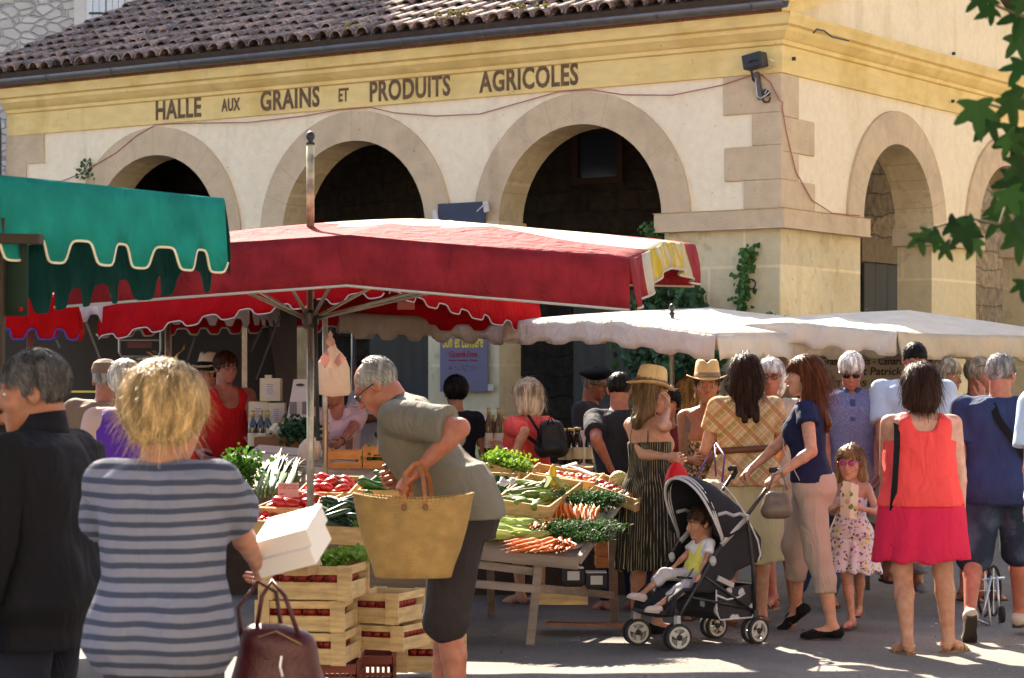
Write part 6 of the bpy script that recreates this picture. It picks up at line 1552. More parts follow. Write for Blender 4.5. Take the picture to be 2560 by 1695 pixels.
fcrate('pale wooden crate of tomatoes, middle of the left stack', 646, 858, 1500, 1578, 11.0, yaw=-6)
fcrate('pale wooden crate, uppermost of the left stack holding greens', 655, 880, 1412, 1498, 11.0, yaw=-10)
fcrate('small slotted crate of tomatoes, lower of the middle stack', 880, 1020, 1560, 1622, 11.35, yaw=-24)
fcrate('small slotted crate of tomatoes, upper of the middle stack', 868, 1005, 1480, 1556, 11.35, yaw=-22)
fcrate('pale crate on the ground behind the man with the basket', 995, 1125, 1600, 1680, 11.9, yaw=-12); fcrate('pale crate, second from the ground behind the man with the basket', 960, 1080, 1540, 1598, 11.9, yaw=-14)
foliage('parsley', 'bright green curly lettuce on top of the foreground crates', [P(785 + 12*k, 1405 - 2*k, 11.25) for k in range(11)], 1500, LET, (.015,.035), 'leaf', (.025,.07,.014), seed=16)
cbx = T('cardboard_box', 'small open cardboard box on the foreground crates', 'box', P(720, 1440, 10.9)); mb = MB(); CBD = mat('cardboard', (.42,.27,.13), .9, n=.06); mb.box(P(755, 1422, 10.9), (.115, .2, .05), Matrix.Rotation(R_(-12), 3, 'Z')); cbx.part('box', mb, CBD, bev=.002)
mb = MB(); mb.add([P(718, 1408, 10.8), P(800, 1398, 10.8), P(806, 1412, 10.7), P(722, 1422, 10.7)], [(0,1,2,3)]); cbx.part('flap', mb, CBD, solid=.003)
# crates and boxes under the table
ucrate('plain wooden crate on the ground under the table', 1340, 1470, 1478, 1512, 14.3, CWP, .3, 1, 0, 'boxes under the table'); ucrate('orange slatted crate under the right of the table', 1490, 1585, 1362, 1420, 14.9, CW2, .3, 2, 0, 'boxes under the table')
for i, (a, b, c, d_) in enumerate(((1415, 1450, 1424, 1448), (1470, 1510, 1432, 1462))):
    bx = T('label_box', ('dark blue box with a white label, left one under the table', 'dark blue box with a white label, right one under the table')[i], 'box', P(a, d_, 14.6)); mb = MB(); q = P((a+b)/2, (c+d_)/2, 14.6); mb.box(q, (.13, .2, .09)); bx.part('box', mb, mat('box_navy', (.015,.015,.03), .6)); mb = MB(); mb.box(q - V((0,.102,0)), (.075, .004, .055)); bx.part('label', mb, PAP)
mb = MB(); mb.bar(P(1365, 1558, 14.2), P(1568, 1562, 14.2), .09, .014); single('plank', 'reddish plank lying on the ground under the table', 'plank', mb, mat('plank_red', (.26,.09,.04), .8, n=.2), P(1465, 1560, 14.2))

# ------------------------------------------------------------------ wine stall at the back
back = T('wine_counter', 'dark counter of the wine stall behind the vegetables', 'counter', (GX(900, 17), 17, 0)); mb = MB(); mb.box((GX(1050, 17.1), 17.1, .9), (3.4, .8, .04)); back.part('top', mb, WOOD); mb = MB(); mb.box((GX(1050, 16.8), 16.8, .44), (3.3, .03, .88)); back.part('front', mb, WOOD)
WB = mat('wine_carton', (.52,.47,.32), .85, n=.05); WBW = mat('carton_white', (.50,.46,.44), .8)
for i, (a, b, y0, y1, lab) in enumerate(((622, 676, 1003, 1068, 'cream wine carton, left of the bottom pair'), (672, 716, 1006, 1068, 'cream wine carton, right of the bottom pair'), (650, 706, 945, 1003, 'cream wine carton topping the stack of three'))):
    d_ = 17.3 - .02*i; q = P((a+b)/2, (y0+y1)/2, d_); t = T('wine_carton', lab, 'carton', P((a+b)/2, y1, d_), group='cream wine cartons'); w = GX(b, d_) - GX(a, d_); h = P(0, y0, d_).z - P(0, y1, d_).z; mb = MB(); mb.box(q, (w*.92, .16, h*.98)); t.part('carton', mb, WB, bev=.003)
    mb = MB(); mb.box(q - V((.0, .083, .0)), (w*.5, .002, h*.62)); l_ = t.part('label', mb, WBW); mb = MB()
    for k in range(6): mb.box(q - V((0, .085, -h*(.22 - k*.08))), (w*.3*(1 - .1*(k % 3)), .001, h*.018))
    t.part('print', mb, PK, l_)
    if i == 2: mb = MB(); mb.box(q + V((-.02, 0, h*.56)), (w*.3, .05, h*.14)); t.part('flap', mb, WB)
t = T('bottle_carrier', 'white cardboard bottle carrier with a handle slot', 'carrier', P(745, 1105, 17.0)); mb = MB(); q = [P(717, 1110, 17), P(780, 1110, 17), P(780, 1045, 17), P(768, 948, 17), P(734, 948, 17), P(717, 1045, 17)]; n = 6; mb.add(q + [p + V((0,.1,0)) for p in q], [tuple(range(n)), tuple(range(2*n-1, n-1, -1))] + [(i, i+n, (i+1) % n + n, (i+1) % n) for i in range(n)]); t.part('carton', mb, WBW)
for xx in (733, 764): mb = MB(); mb.box(P(xx, 1020, 16.99), (.05, .01, .09)); t.part('print', mb, mat('print_grey', (.15,.13,.12), .8))
mb = MB(); mb.ball(P(750, 962, 16.99), (.03, .006, .010), 10, 6); t.part('handle_slot', mb, PK)
GLS = mat('bottle_glass', (.006,.012,.006), .08, spec=.8); CAPS = mat('capsule_gold', (.45,.33,.12), .4, metal=.3); LAB = mat('bottle_label', (.55,.48,.33), .8); JUICE = mat('bottle_black', (.012,.006,.008), .08, spec=.8)
def bottle(loc, label, group, h=.31, r=.038, rot=(0,0,0), m=None, cap=None, capw=False, kind=0):
    key = ('bot', h, r, id(m), capw, kind)
    prof = [(r*.9, 0), (r, .006), (r, h*.58), (r*.93, h*.66), (r*.45, h*.78), (r*.36, h*.84), (r*.36, h*.97), (r*.42, h*.975), (r*.42, h)] if kind == 0 else [(r*.9,0), (r,.008), (r,h*.55), (r*.88,h*.66), (r*.5,h*.84), (r*.5,h*.93), (r*.6,h*.94), (r*.6,h)]
    def b0(): mb = MB(); mb.lathe((0,0,0), prof, 16); return mb
    def b1(): mb = MB(); mb.lathe((0,0,0), [(r*.40*(1 if kind == 0 else 1.55), h*.84 if kind == 0 else h*.93), (r*.43*(1 if kind == 0 else 1.5), h*1.003)], 12); return mb
    def b2():
        mb = MB(); mb.grid([[(r*1.02*math.cos(a), r*1.02*math.sin(a), z) for a in np.linspace(0, 2*math.pi, 17)] for z in (h*.14, h*.46)]); return mb
    return put(key, b0, m or GLS, loc, rot, 1, 'bottle', label, 'bottle', group, kids=[('capsule', b1, cap or CAPS), ('label', b2, LAB)])
for px in (632, 652, 669): bottle(P(px, 1130, 17.0), 'green wine bottle standing under the cream cartons', 'bottles under the cartons', .30, .036)
wb = T('wine_box', 'brown open box holding lying bottles and a lettuce', 'box', P(700, 1135, 16.4)); mb = MB(); mb.box(P(705, 1112, 16.45), (.36, .3, .11)); wb.part('box', mb, mat('box_brown', (.17,.075,.035), .8, n=.1))
for i, px in enumerate((672, 690)): bottle(P(px, 1092, 16.3), 'clear wine bottle lying in the brown box', 'bottles in the brown box', .26, .032, (R_(-55), 0, R_(-28)), mat('glass_clear', (.25,.2,.12), .15), PK)
for px in (945, 957, 968): bottle(P(px, 1092, 16.9), 'dark wine bottle lying on the counter by the white shirted man', 'bottles lying on the counter', .26, .036, (R_(-50), 0, R_(-40)), None, WBW)
for px, dd in ((1222, 17.0), (1233, 17.3), (1247, 17.0), (1258, 17.2)): bottle(P(px, 1136, dd), 'tall amber bottle with a gold capsule left of the coral dress', 'amber bottles', .34 if px in (1222, 1247) else .29, .034, (0,0,0), mat('bottle_amber', (.10,.05,.012), .1))
bottle(P(1408, 1162, 16.1), 'dark juice bottle nearest the backpack', 'juice bottles', .25, .034, m=JUICE, kind=1)
for px in (1432, 1464, ): bottle(P(px + 12, 1160, 16.0), 'dark juice bottle in front of the white sign', 'juice bottles by the sign', .25, .037, m=JUICE, kind=1)
bottle(P(1428, 1162, 16.05), 'dark juice bottle left of the white sign', 'juice bottles', .25, .036, m=JUICE, kind=1)
mb = MB(); mb.box(P(1467, 1120, 16.4), (.19, .02, .24)); single('sign_board', 'blank white board behind the juice bottles', 'board', mb, WBW, P(1467, 1120, 16.4))
mb = MB(); mb.box(P(1255, 1100, 17.6), (.16, .02, .30), Matrix.Rotation(R_(8), 3, 'Y')); single('sign_board', 'bluish white board behind the amber bottles', 'board', mb, PAP, P(1255, 1100, 17.6))
mb = MB(); mb.box(P(1430, 1170, 16.2), (.9, .7, .03)); mb.box(P(1430, 1190, 15.9), (.9, .03, .09)); single('juice_table', 'pale wooden table under the juice bottles', 'table', mb, CWP, P(1430, 1172, 16.2))
t = T('bottle_carrier', 'white bottle carrier with purple windows beside the white shirted man', 'carrier', P(975, 1100, 17.4)); mb = MB(); mb.box(P(975, 1060, 17.4), (.13, .1, .28)); t.part('carton', mb, WBW); mb = MB(); mb.box(P(984, 1070, 17.34), (.03, .004, .06)); t.part('window', mb, mat('purple', (.12,.02,.05), .5))
# plastic carrier bags hanging on the pole, scale
BAGM = cloth('bag_white', (.66,.56,.50), .35, .05); BAGP = cloth('bag_pink', (.66,.42,.38), .35, .05)
bg = T('carrier_bags', 'bunch of white carrier bags hanging knotted from the stall pole', 'carrier bags', P(830, 990, 14.6)); mb = MB(); outl = [(792, 985), (795, 905), (806, 890), (822, 868), (826, 858), (838, 858), (842, 870), (858, 886), (866, 900), (874, 920), (877, 980), (872, 988), (830, 992)]
cx, cy_ = 834, 930; n = len(outl); vs = []; 
for ring, (f_, dy) in enumerate(((1, 0), (.75, -.035), (.3, -.05))): vs += [P(cx + (x-cx)*f_, cy_ + (y-cy_)*f_, 14.6 + dy + .006*math.sin(k*2.1 + ring)) for k, (x, y) in enumerate(outl)]
vs += [P(cx + (x-cx)*.97, cy_ + (y-cy_)*.97, 14.66) for (x, y) in outl]
mb.add(vs, [(r*n + k, r*n + (k+1) % n, (r+1)*n + (k+1) % n, (r+1)*n + k) for r in (0, 1) for k in range(n)] + [tuple(2*n + k for k in range(n)), tuple(3*n + k for k in range(n-1, -1, -1))] + [(k, 3*n + k, 3*n + (k+1) % n, (k+1) % n) for k in range(n)])
bg.part('bag', mb, BAGM, smooth=True)
mb = MB(); mb.add([P(800, 895, 14.52), P(818, 872, 14.5), P(826, 900, 14.5), P(812, 922, 14.52)], [(0,1,2,3)]); mb.add([P(834, 905, 14.5), P(848, 882, 14.5), P(866, 895, 14.5), P(846, 918, 14.5)], [(0,1,2,3)]); bg.part('bag_handle', mb, BAGP, solid=.004)
mb = MB(); mb.lathe(P(826, 862, 14.56), [(.012,-.01), (.03,.015), (.026,.03), (.012,.05), (.016,.065), (.004,.085)], 10); bg.part('knot', mb, BAGP, smooth=True)
mb = MB(); mb.tube([P(826, 835, 14.6), P(823, 828, 14.62), P(828, 822, 14.64)], .006, 6); bg.part('hook', mb, BLK)
mb = MB(); mb.tube([P(813, 790, 14.72), P(813, 1185, 14.72)], .017, 10); single('stall_pole', 'shiny thin pole behind the hanging carrier bags', 'pole', mb, STEEL, P(813, 1185, 14.72), smooth=True)
mb = MB(); o_ = mesh_np('carrier_bag', [solid([('u', f_ell(A(0,0,0), A(.075,.05,.095)), .01), ('u', f_ell(A(.02,0,.06), A(.05,.03,.05)), .03)], .009, wrinkle(.012, 2, 3))], BAGM); o_.location = P(773, 1135, 15.2); o_['label'] = 'full white plastic bag on the counter behind the parasol pole'; o_['category'] = 'carrier bag'
# white cake boxes held by the woman
CK = mat('card_white', (.68,.66,.64), .6)
for i, (px, py, w, lab) in enumerate(((727, 1330, .175, 'white cake box, upper of the pair held out by the striped woman'), (733, 1378, .185, 'white cake box, lower of the pair held out by the striped woman'))):
    t = T('cake_box', lab, 'box', P(px, py, 6.9)); Rb = Matrix.Rotation(R_(-22), 3, 'Y') @ Matrix.Rotation(R_(18), 3, 'X') @ Matrix.Rotation(R_(-20), 3, 'Z'); mb = MB(); mb.box(P(px, py, 6.9), (w, .16, .052), Rb); t.part('box', mb, CK, bev=.002); mb = MB(); mb.box(P(px, py, 6.9) + Rb @ V((0,0,.027)), (w + .003, .163, .004), Rb); t.part('lid', mb, CK)
# ------------------------------------------------------------------ cloth patterns
def fab(name, col, n=.08, bump=.25, bs=260, rough=.85, pattern=None, sheen=0, **k): return mat('cloth_' + name, col, rough, n=n, ns=3, bump=bump, bs=bs, pattern=pattern, spec=.2, sheen=sheen, fold=.55, **k)
def stripes(w, c2, duty=.42, wob=.010, ax=2):
    def f(nt, co, c):
        z = sep(nt, co)[ax]; z = mth(nt, 'MULTIPLY_ADD', noise(nt, co, 4, 2), wob*3, z); fr = mth(nt, 'FRACT', mth(nt, 'DIVIDE', z, w)); r = nd(nt, 'ShaderNodeMapRange'); r.inputs[1].default_value = duty - .04; r.inputs[2].default_value = duty + .04; nt.links.new(fr, r.inputs[0])
        h = noise(nt, co, 120, 2); c = mixc(nt, mth(nt, 'MULTIPLY', h, .25), c, (.25,.26,.34)); return mixc(nt, r.outputs[0], c2, c)
    return f
def dashes(nt, co, c):
    x, y, z = sep(nt, co)[0:3]; a = mth(nt, 'ARCTAN2', y, x); u = mth(nt, 'MULTIPLY', a, 9.5); w = noise(nt, co, 6, 2); u = mth(nt, 'ADD', u, mth(nt, 'MULTIPLY', w, .7)); fr = mth(nt, 'ABSOLUTE', mth(nt, 'SINE', mth(nt, 'MULTIPLY', u, 3.1)))
    g = noise(nt, co, 22, 2, (2, 2, .35)); r = nd(nt, 'ShaderNodeMapRange'); r.inputs[1].default_value = .955; r.inputs[2].default_value = .99; nt.links.new(mth(nt, 'ADD', fr, mth(nt, 'MULTIPLY', mth(nt, 'SUBTRACT', g, .5), .25)), r.inputs[0]); return mixc(nt, mth(nt, 'MULTIPLY', r.outputs[0], .8), c, (.50,.45,.30))
def plaid(nt, co, c):
    x, y, z = sep(nt, co)[0:3]; p = mth(nt, 'ADD', x, z); q = mth(nt, 'SUBTRACT', x, z)
    for v, wd, col, ph, am in ((p, .15, (.42,.17,.07), 0, .75), (q, .15, (.30,.24,.07), .3, .7), (p, .05, (.66,.58,.44), .1, .7), (q, .05, (.20,.11,.05), .6, .5), (q, .11, (.5,.2,.09), .1, .5)):
        s_ = mth(nt, 'SINE', mth(nt, 'ADD', mth(nt, 'MULTIPLY', v, 6.283/wd), ph*6.28)); r = nd(nt, 'ShaderNodeMapRange'); r.inputs[1].default_value = .55 if wd > .06 else .88; r.inputs[2].default_value = r.inputs[1].default_value + .08; nt.links.new(s_, r.inputs[0]); c = mixc(nt, mth(nt, 'MULTIPLY', r.outputs[0], am), c, col)
    return c
def blobs(cols, scale, thr=.13):
    def f(nt, co, c):
        for i, col in enumerate(cols):
            mp = nd(nt, 'ShaderNodeMapping'); mp.inputs['Location'].default_value = (i*3.1, i*1.7, i*.9); nt.links.new(co, mp.inputs[0]); nz = nd(nt, 'ShaderNodeTexNoise'); nz.inputs['Scale'].default_value = scale*2.4; nt.links.new(co, nz.inputs[0]); ad = nd(nt, 'ShaderNodeVectorMath', operation='MULTIPLY_ADD'); nt.links.new(nz.outputs['Color'], ad.inputs[0]); ad.inputs[1].default_value = (.02,)*3; nt.links.new(mp.outputs[0], ad.inputs[2])
            vo = nd(nt, 'ShaderNodeTexVoronoi'); vo.inputs['Scale'].default_value = scale*(1 + .15*i); nt.links.new(ad.outputs[0], vo.inputs[0]); r = nd(nt, 'ShaderNodeMapRange'); r.inputs[1].default_value = thr*2; r.inputs[2].default_value = thr*2 + .05; r.inputs[3].default_value = 1; r.inputs[4].default_value = 0; nt.links.new(vo.outputs['Distance'], r.inputs[0]); c = mixc(nt, r.outputs[0], c, col)
        return c
    return f
def heather(c2, s_=170, amt=.55):
    def f(nt, co, c):
        r = nd(nt, 'ShaderNodeMapRange'); r.inputs[1].default_value = .42; r.inputs[2].default_value = .58; nt.links.new(noise(nt, co, s_, 3, (1, 1, 2.2)), r.inputs[0]); return mixc(nt, mth(nt, 'MULTIPLY', r.outputs[0], amt), c, c2)
    return f
def fade(nt, co, c):
    r = nd(nt, 'ShaderNodeMapRange'); r.inputs[1].default_value = .5; r.inputs[2].default_value = .7; nt.links.new(noise(nt, co, 5, 4), r.inputs[0]); return mixc(nt, mth(nt, 'MULTIPLY', r.outputs[0], .45), c, (.14,.19,.28))
LEA = mat('leather_brown', (.16,.055,.025), .45, n=.2, ns=20); BLKC = fab('black', (.006,.006,.008)); NAVY = fab('navy', (.012,.018,.045)); STRAW = mat('straw', (.58,.40,.18), .75, n=.12, ns=8, bump=.35, bs=160); BAND = fab('hatband', (.24,.17,.13)); GRY = fab('grey', (.10,.10,.11)); OLIVE = None
SOLE = mat('sole_dark', (.03,.022,.018), .7); SOLEB = mat('sole_cork', (.20,.13,.08), .8)
def tie(p, a, b, r, m, name='strap', n=9, flat=None, via=None):
    """strap between two points in the wearer's frame"""
    pts = [a] + (via or []) + [b]; mb = MB()
    for i in range(len(pts)-1): mb.bar(pts[i], pts[i+1], r, .004, (0,1,.05))
    return p.t.part(name, mb, m, local=True)
PPL = {}
# striped woman with her back to us
p = Person('blond woman seen from behind in a blue and grey striped tee', 408, 6.5, 1.60, -12, True, 1.17, neck=.6, head=(-14, 2, 0), hs=1.12, tone='mid', handR=P(672, 1470, 7.0), elbR=(.5,-.25,-1), handL=P(300, 1500, 6.95), elbL=(-.5,-.25,-1), res=.85, wid=.99)
p.build(); p.top(fab('stripe_blue', (.165,.175,.235), pattern=stripes(.0385, (.045,.055,.092))), .62, .735, .026, flare=.004, scoop=(.072,.045), wr=.016, seed=4, sflare=.022, f=.75)
p.pants(fab('trousers_grey', (.055,.055,.075)), 2.0, .010, waist=.80); p.hair('short', 'blond', .11, 9000, .020, 5, bk=-.115, curl=.2, w=.0010); p.hair_b = None
PPL['stripe'] = p
# dark haired man at the left
p = Person('grey haired man in a dark gilet at the left edge', 104, 7.45, 1.66, 74, False, 1.25, neck=.6, head=(24, 8, 0), hs=1.10, tone='tan', handR=None, res=.9, wid=1.12)
p.build(); p.top(BLKC, 1.9, .80, .012, scoop=(.06,.04)); g = p.top(fab('gilet_navy', (.007,.007,.011), bump=.3, bs=14), 0, .70, .034, flare=.02, name='gilet', scoop=(.062,.05), wr=.016, seed=8); 
mb = MB(); rows = []
for q in range(4): rows.append([V(p.neck + p.Rt @ (A(math.cos(a)*(.088 - .006*q), math.sin(a)*(.092 - .006*q) + .01, .0 + .03*q + .012*math.sin(a)*-1)*p.k)) for a in np.linspace(math.pi/2 + .5, math.pi/2 + 2*math.pi - .5, 22)])
mb.grid(rows); p.t.part('stand_collar', mb, MATS['cloth_gilet_navy'], g, True, True, solid=.008)
p.pants(fab('trousers_navy', (.012,.014,.028)), 2.0, .016); p.hair('short', 'salt', .028, 4200, .005, 6, w=.0010, bk=-.085)
mb = MB(); mb.tube([p.h(-.032,.098,-.040), p.h(-.012,.113,-.038), p.h(.012,.113,-.038), p.h(.032,.098,-.040)], [.005,.009,.009,.005], 8); p.t.part('moustache', mb, hairmat('dark', HAIR['dark']), smooth=True, local=True)
# man bending with the basket
p = Person('man in an olive short sleeved shirt and glasses bending down with a straw basket', 1150, 10.0, 1.79, 84, False, 1.02, neck=.5, lean=37, head=(0, 40, 0), tone='red', handL=P(1040, 1180, 9.72), elbL=(-.35,-1,-.1), handR=P(1015, 1190, 10.12), elbR=(.2,-1,-.3), curlL=1.0, curlR=.9, palmL=(.3,-.3,-1), res=.9, belly=.02, hdirL=(0,.75,-.65), footL=V((GX(1146, 9.9), 9.9, .08)), footR=V((GX(1092, 10.15), 10.15, .08)))
p.build(); p.top(fab('olive2', (.155,.14,.112)), .82, .955, .024, flare=.02, scoop=(.068,.055), wr=.018, seed=9, sflare=.022, f=.8, collar=fab('olive2', (.15,.14,.11)))
p.pants(fab('shorts_dark', (.028,.022,.024)), 1.06, .026, flare=.014, name='shorts', wr=.014); p.shoes('sandal', LEA, SOLE); p.hair('short', 'silver', .028, 2200, .003, 7, w=.0011, bald=True, front=-.035); p.shades(frame=(.015,.013,.012), clear=True, name='glasses')
# woman in the striped dress with a straw hat
p = Person('woman in a straw hat and black dress with thin white dashes', 1622, 14.3, 1.585, -48, True, .98, head=(-32, 4, 0), tone='fair', handR=P(1668, 1022, 14.12), elbR=(.35,-.6,-1), handL=P(1672, 1142, 14.05), elbL=(-.5,-.3,-.8), curlR=.75, palmR=(-.3,-.8,0), hdirR=(-.15,.1,1), curlL=.6)
p.build(); DD = fab('dress_dash', (.022,.018,.014), pattern=dashes)
p.skirt(DD, .385, 1.165, w1=.225, d1=.17, name='dress', wr=.008, folds=.010, nf=11); mb = MB()
for sx in (-.085, .085): mb.tube([p.ty((sx, -.098, .20)), p.ty((sx*.9, -.085, .36)), p.ty((sx*.95, -.02, .445)), p.ty((sx, .08, .36)), p.ty((sx, .10, .25))], .003, 5)
p.t.part('shoulder_strap', mb, BLKC, local=True); p.hair('long', 'light', .22, 1500, .010, 9, curl=.12); p.fedora(STRAW, BAND, -6, brim=.140, z=.056, y=-.008); p.shades(); p.shoes('flat', BLKC)
# woman in a hat facing us
p = Person('woman facing us in a straw hat and a brown patterned strapless top', 1768, 15.1, 1.625, 172, True, .98, head=(4, 2, 0), tone='tan', handR=P(1735, 1150, 14.9), handL=P(1850, 1150, 14.9))
p.build(); PT = fab('paisley', (.10,.06,.04), pattern=blobs(((.45,.36,.26), (.34,.24,.17), (.5,.42,.33)), 34, .17)); p.top(PT, 0, .80, .014, tank=(.235, .3, .0), flare=.02); p.skirt(fab('skirt_sand', (.40,.32,.24)), .55, .86); p.hair('short', 'brown', .04, 500, .004, 4); p.fedora(STRAW, BAND, 2, brim=.145, z=.055, y=-.008)
for sg in (1, -1): mb = MB(); mb.tube([p.h(sg*.078, -.004, -.035), p.h(sg*.08, -.004, -.05)], .002, 5); mb.ball(p.h(sg*.08, -.004, -.064), (.007,.004,.015), 8, 5); p.t.part('earring', mb, mat('earring', (.55,.45,.3), .4), local=True)
tie(p, p.ty((.13,.02,.43)), p.ty((.15,.10,.0)), .035, mat('strap_taupe', (.14,.09,.07), .6), 'bag_strap', via=[p.ty((.13,.12,.30))]); p.shoes('sandal', LEA, SOLE)
# woman with her back to us in plaid
p = Person('long haired woman seen from behind in an orange plaid blouse', 1864, 14.7, 1.70, 2, True, 1.06, head=(6, 0, 0), tone='fair', handL=P(1782, 1160, 14.95), elbL=(-.6,-1,-.3), handR=P(1935, 1170, 15.0), elbR=(.4,-1,-.2), wid=1.06)
p.build(); pl_ = p.top(fab('plaid', (.56,.40,.22), pattern=plaid), .55, .88, .018, flare=.05, wr=.010, seed=6); p.skirt(fab('skirt_cream', (.52,.45,.27)), .40, .92, w1=.24, d1=.19, folds=.008); p.hair('long', 'brown', .30, 3600, .012, 8, curl=.05, w=.0013); p.shoes('flat', LEA)
_h = float(np.interp(.12*p.k, p.zs, p.hw)) + .034; _r = float(np.interp(.12*p.k, p.zs, p.r)) + .034; mb = MB(); rows = [[V(p.to) + V((_h*math.copysign(abs(math.cos(a))**.8, math.cos(a)), _r*math.copysign(abs(math.sin(a))**.7, math.sin(a)), dz + .012*math.cos(a))) for a in np.linspace(0, 2*math.pi, 49)] for dz in (.11, .15)]; mb.grid(rows); p.t.part('belt', mb, mat('belt_brown', (.13,.045,.02), .5), pl_, True, True, solid=.006)
# white haired woman in sunglasses
p = Person('white haired woman in sunglasses behind the plaid blouse, in beige shorts', 1928, 15.35, 1.68, 158, True, 1.1, head=(10, 2, 0), tone='red', footR=V((GX(1935, 15.0), 15.0, .08)), footL=V((GX(1985, 15.2), 15.2, .08)))
p.build(); p.top(fab('blouse_sand', (.42,.35,.28)), .6, .80, .018, flare=.03); p.pants(fab('shorts_beige', (.48,.40,.30)), .92, .022, flare=.02, name='shorts'); p.hair('bob', 'white', .10, 1500, .012, 10); p.shades(lens=(.06,.012,.008)); p.shoes('sandal', mat('strap_blue', (.03,.035,.07), .5), SOLEB)
mb = MB(); mb.tube([p.neck + A(.07*math.cos(a), .075*math.sin(a) - .0, -.01 + .02*math.sin(a)*-1) for a in np.linspace(0, 2*math.pi, 20)], .006, 6); p.t.part('necklace', mb, mat('beads_red', (.20,.02,.02), .4), local=True)
# the woman pushing the stroller
NV = fab('navy_top', (.012,.016,.055)); CAPRI = fab('capri_taupe', (.40,.32,.27))
p = Person('woman in a navy tee and beige cropped trousers pushing the stroller, long auburn hair', 2026, 14.05, 1.685, 78, True, 1.03, lean=3, head=(12, 2, 0), tone='fair', handL=P(1945, 1188, 13.72), elbL=(-.3,-1,-.35), handR=P(1868, 1182, 14.12), elbR=(.2,-1,-.3), curlL=.95, curlR=.95, palmL=(.3,-.2,-1), palmR=(-.3,-.2,-1), footL=V((GX(2080, 13.9), 13.9, .075)), footR=V((GX(1990, 14.45), 14.45, .14)), kneeL=(0,1,0), kneeR=(0,1,.0), tipR=-40)
p.build(); p.top(NV, .35, .93, .014, flare=.01, scoop=(.085,.06), wr=.008, seed=3, sflare=.014); p.pants(CAPRI, 1.52, .016, waist=.98, flare=.010, wr=.012, f=1.1); p.hair('long', 'auburn', .34, 4200, .014, 12, curl=.10, w=.0013); p.shoes('flat', BLKC); p.watch(-1, mat('watch_steel', (.5,.5,.5), .25, metal=.8))
tie(p, p.ty((.08,-.03,.44)), p.ty((-.19,.05,-.02)), .022, mat('strap_pale', (.52,.46,.40), .6), 'bag_strap', via=[p.ty((-.02,.15,.33)), p.ty((-.12,.14,.16))])
# white haired man in a heather polo
p = Person('white haired man in sunglasses and a heather purple blue polo looking down', 2128, 15.7, 1.735, 176, False, 1.12, head=(-4, 24, 0), tone='red', footR=V((GX(1990, 15.9), 15.9, .08)), footL=V((GX(2070, 15.75), 15.75, .08)), handR=P(2075, 1220, 15.4), handL=P(2190, 1220, 15.4), wid=1.04)
p.build(); PO = fab('polo_heather', (.085,.085,.22), pattern=heather((.33,.33,.46))); o = p.top(PO, .72, .84, .022, flare=.02, scoop=(.062,.05), wr=.012, seed=12, collar=fab('polo_collar', (.05,.07,.16))); p.pants(fab('denim_mid', (.035,.06,.12), pattern=fade), 2.0, .016); p.hair('short', 'white', .035, 1500, .008, 13); p.shades(lens=(.008,.006,.008)); p.shoes('sandal', LEA, SOLE)
mb = MB(); a = p.ty((0,.125,.40)); b = p.ty((0,.148,.26)); mb.bar(a, b, .035, .006, (0,1,.3)); p.t.part('placket', mb, MATS['cloth_polo_collar'], o, local=True)
# tall dark haired man in pale blue
p = Person('dark haired young man in a pale blue tee looking down behind the coral top', 2284, 15.6, 1.80, 178, False, 1.06, head=(4, 22, 0), tone='tan', footR=V((GX(2108, 16.3), 16.4, .08)), footL=V((GX(2208, 15.9), 16.2, .08)), handR=P(2215, 1230, 15.3), handL=P(2360, 1220, 15.3), wid=1.03)
p.build(); p.top(fab('tee_pale_blue', (.42,.50,.62)), .75, .82, .022, flare=.02, wr=.012, seed=14); p.pants(fab('shorts_stone', (.38,.38,.36)), .95, .03, flare=.03, name='shorts'); p.hair('crop', 'dark', .014, 900, .002, 14, front=.0); p.shoes('sandal', LEA, SOLE)
# small girl
FL = fab('floral', (.66,.60,.62), pattern=blobs(((.60,.50,.03), (.30,.05,.16), (.06,.05,.16), (.55,.25,.40), (.16,.18,.20)), 20, .10))
p = Person('small girl in a white flowered dress and pink sunglasses holding a leaflet', 2128, 14.55, 1.15, 152, True, .98, head=(6, 6, 0), hs=.92, tone='fair', handR=P(2100, 1265, 14.36), handL=P(2150, 1270, 14.32), elbR=(.6,-.6,-.6), elbL=(-.6,-.6,-.6), curlR=.7, curlL=.7, footR=V((GX(2130, 14.45), 14.45, .055)), footL=V((GX(2150, 14.75), 14.8, .055)))
p.build(); dz = p.top(FL, 0, .56, .010, tank=(.30, .065, .016), name='dress_bodice', flare=.02); p.skirt(FL, .345, .66, w1=.29, d1=.24, name='dress_skirt', folds=.014, nf=8, w0=None); p.hair('long', 'light', .24, 1500, .008, 15, curl=.10); p.shades(lens=(.30,.02,.14), frame=(.4,.03,.2), size=.95, up=.004); p.shoes('sandal', mat('strap_pink', (.55,.04,.16), .5), SOLE)
# woman in the coral top
CORAL = fab('coral', (.72,.062,.058), n=.04); PINK = fab('pink_skirt', (.56,.016,.060), n=.04)
p = Person('curly haired woman seen from behind in a coral top and pink skirt', 2302, 13.2, 1.625, 3, True, 1.36, head=(8, 2, 0), hs=1.03, tone='fair', handR=P(2408, 1320, 13.15), elbR=(.6,-.6,0), handL=P(2212, 1262, 13.45), elbL=(-.6,-.8,-.1), footL=V((GX(2268, 13.15), 13.15, .075)), footR=V((GX(2372, 13.25), 13.25, .075)), footyR=-38, footyL=4, wid=1.0, res=.95)
p.build(); p.top(CORAL, 0, .835, .016, tank=(.345, .118, .042), flare=.01, wr=.015, seed=16, f=1.1); p.skirt(PINK, .525, .87, w1=.285, d1=.22, folds=.010, nf=7, wr=.008); p.hair('bob', 'brown', .19, 5200, .018, 16, curl=.30, w=.0013); p.shoes('sandal', mat('strap_gold', (.45,.30,.12), .4), SOLEB)
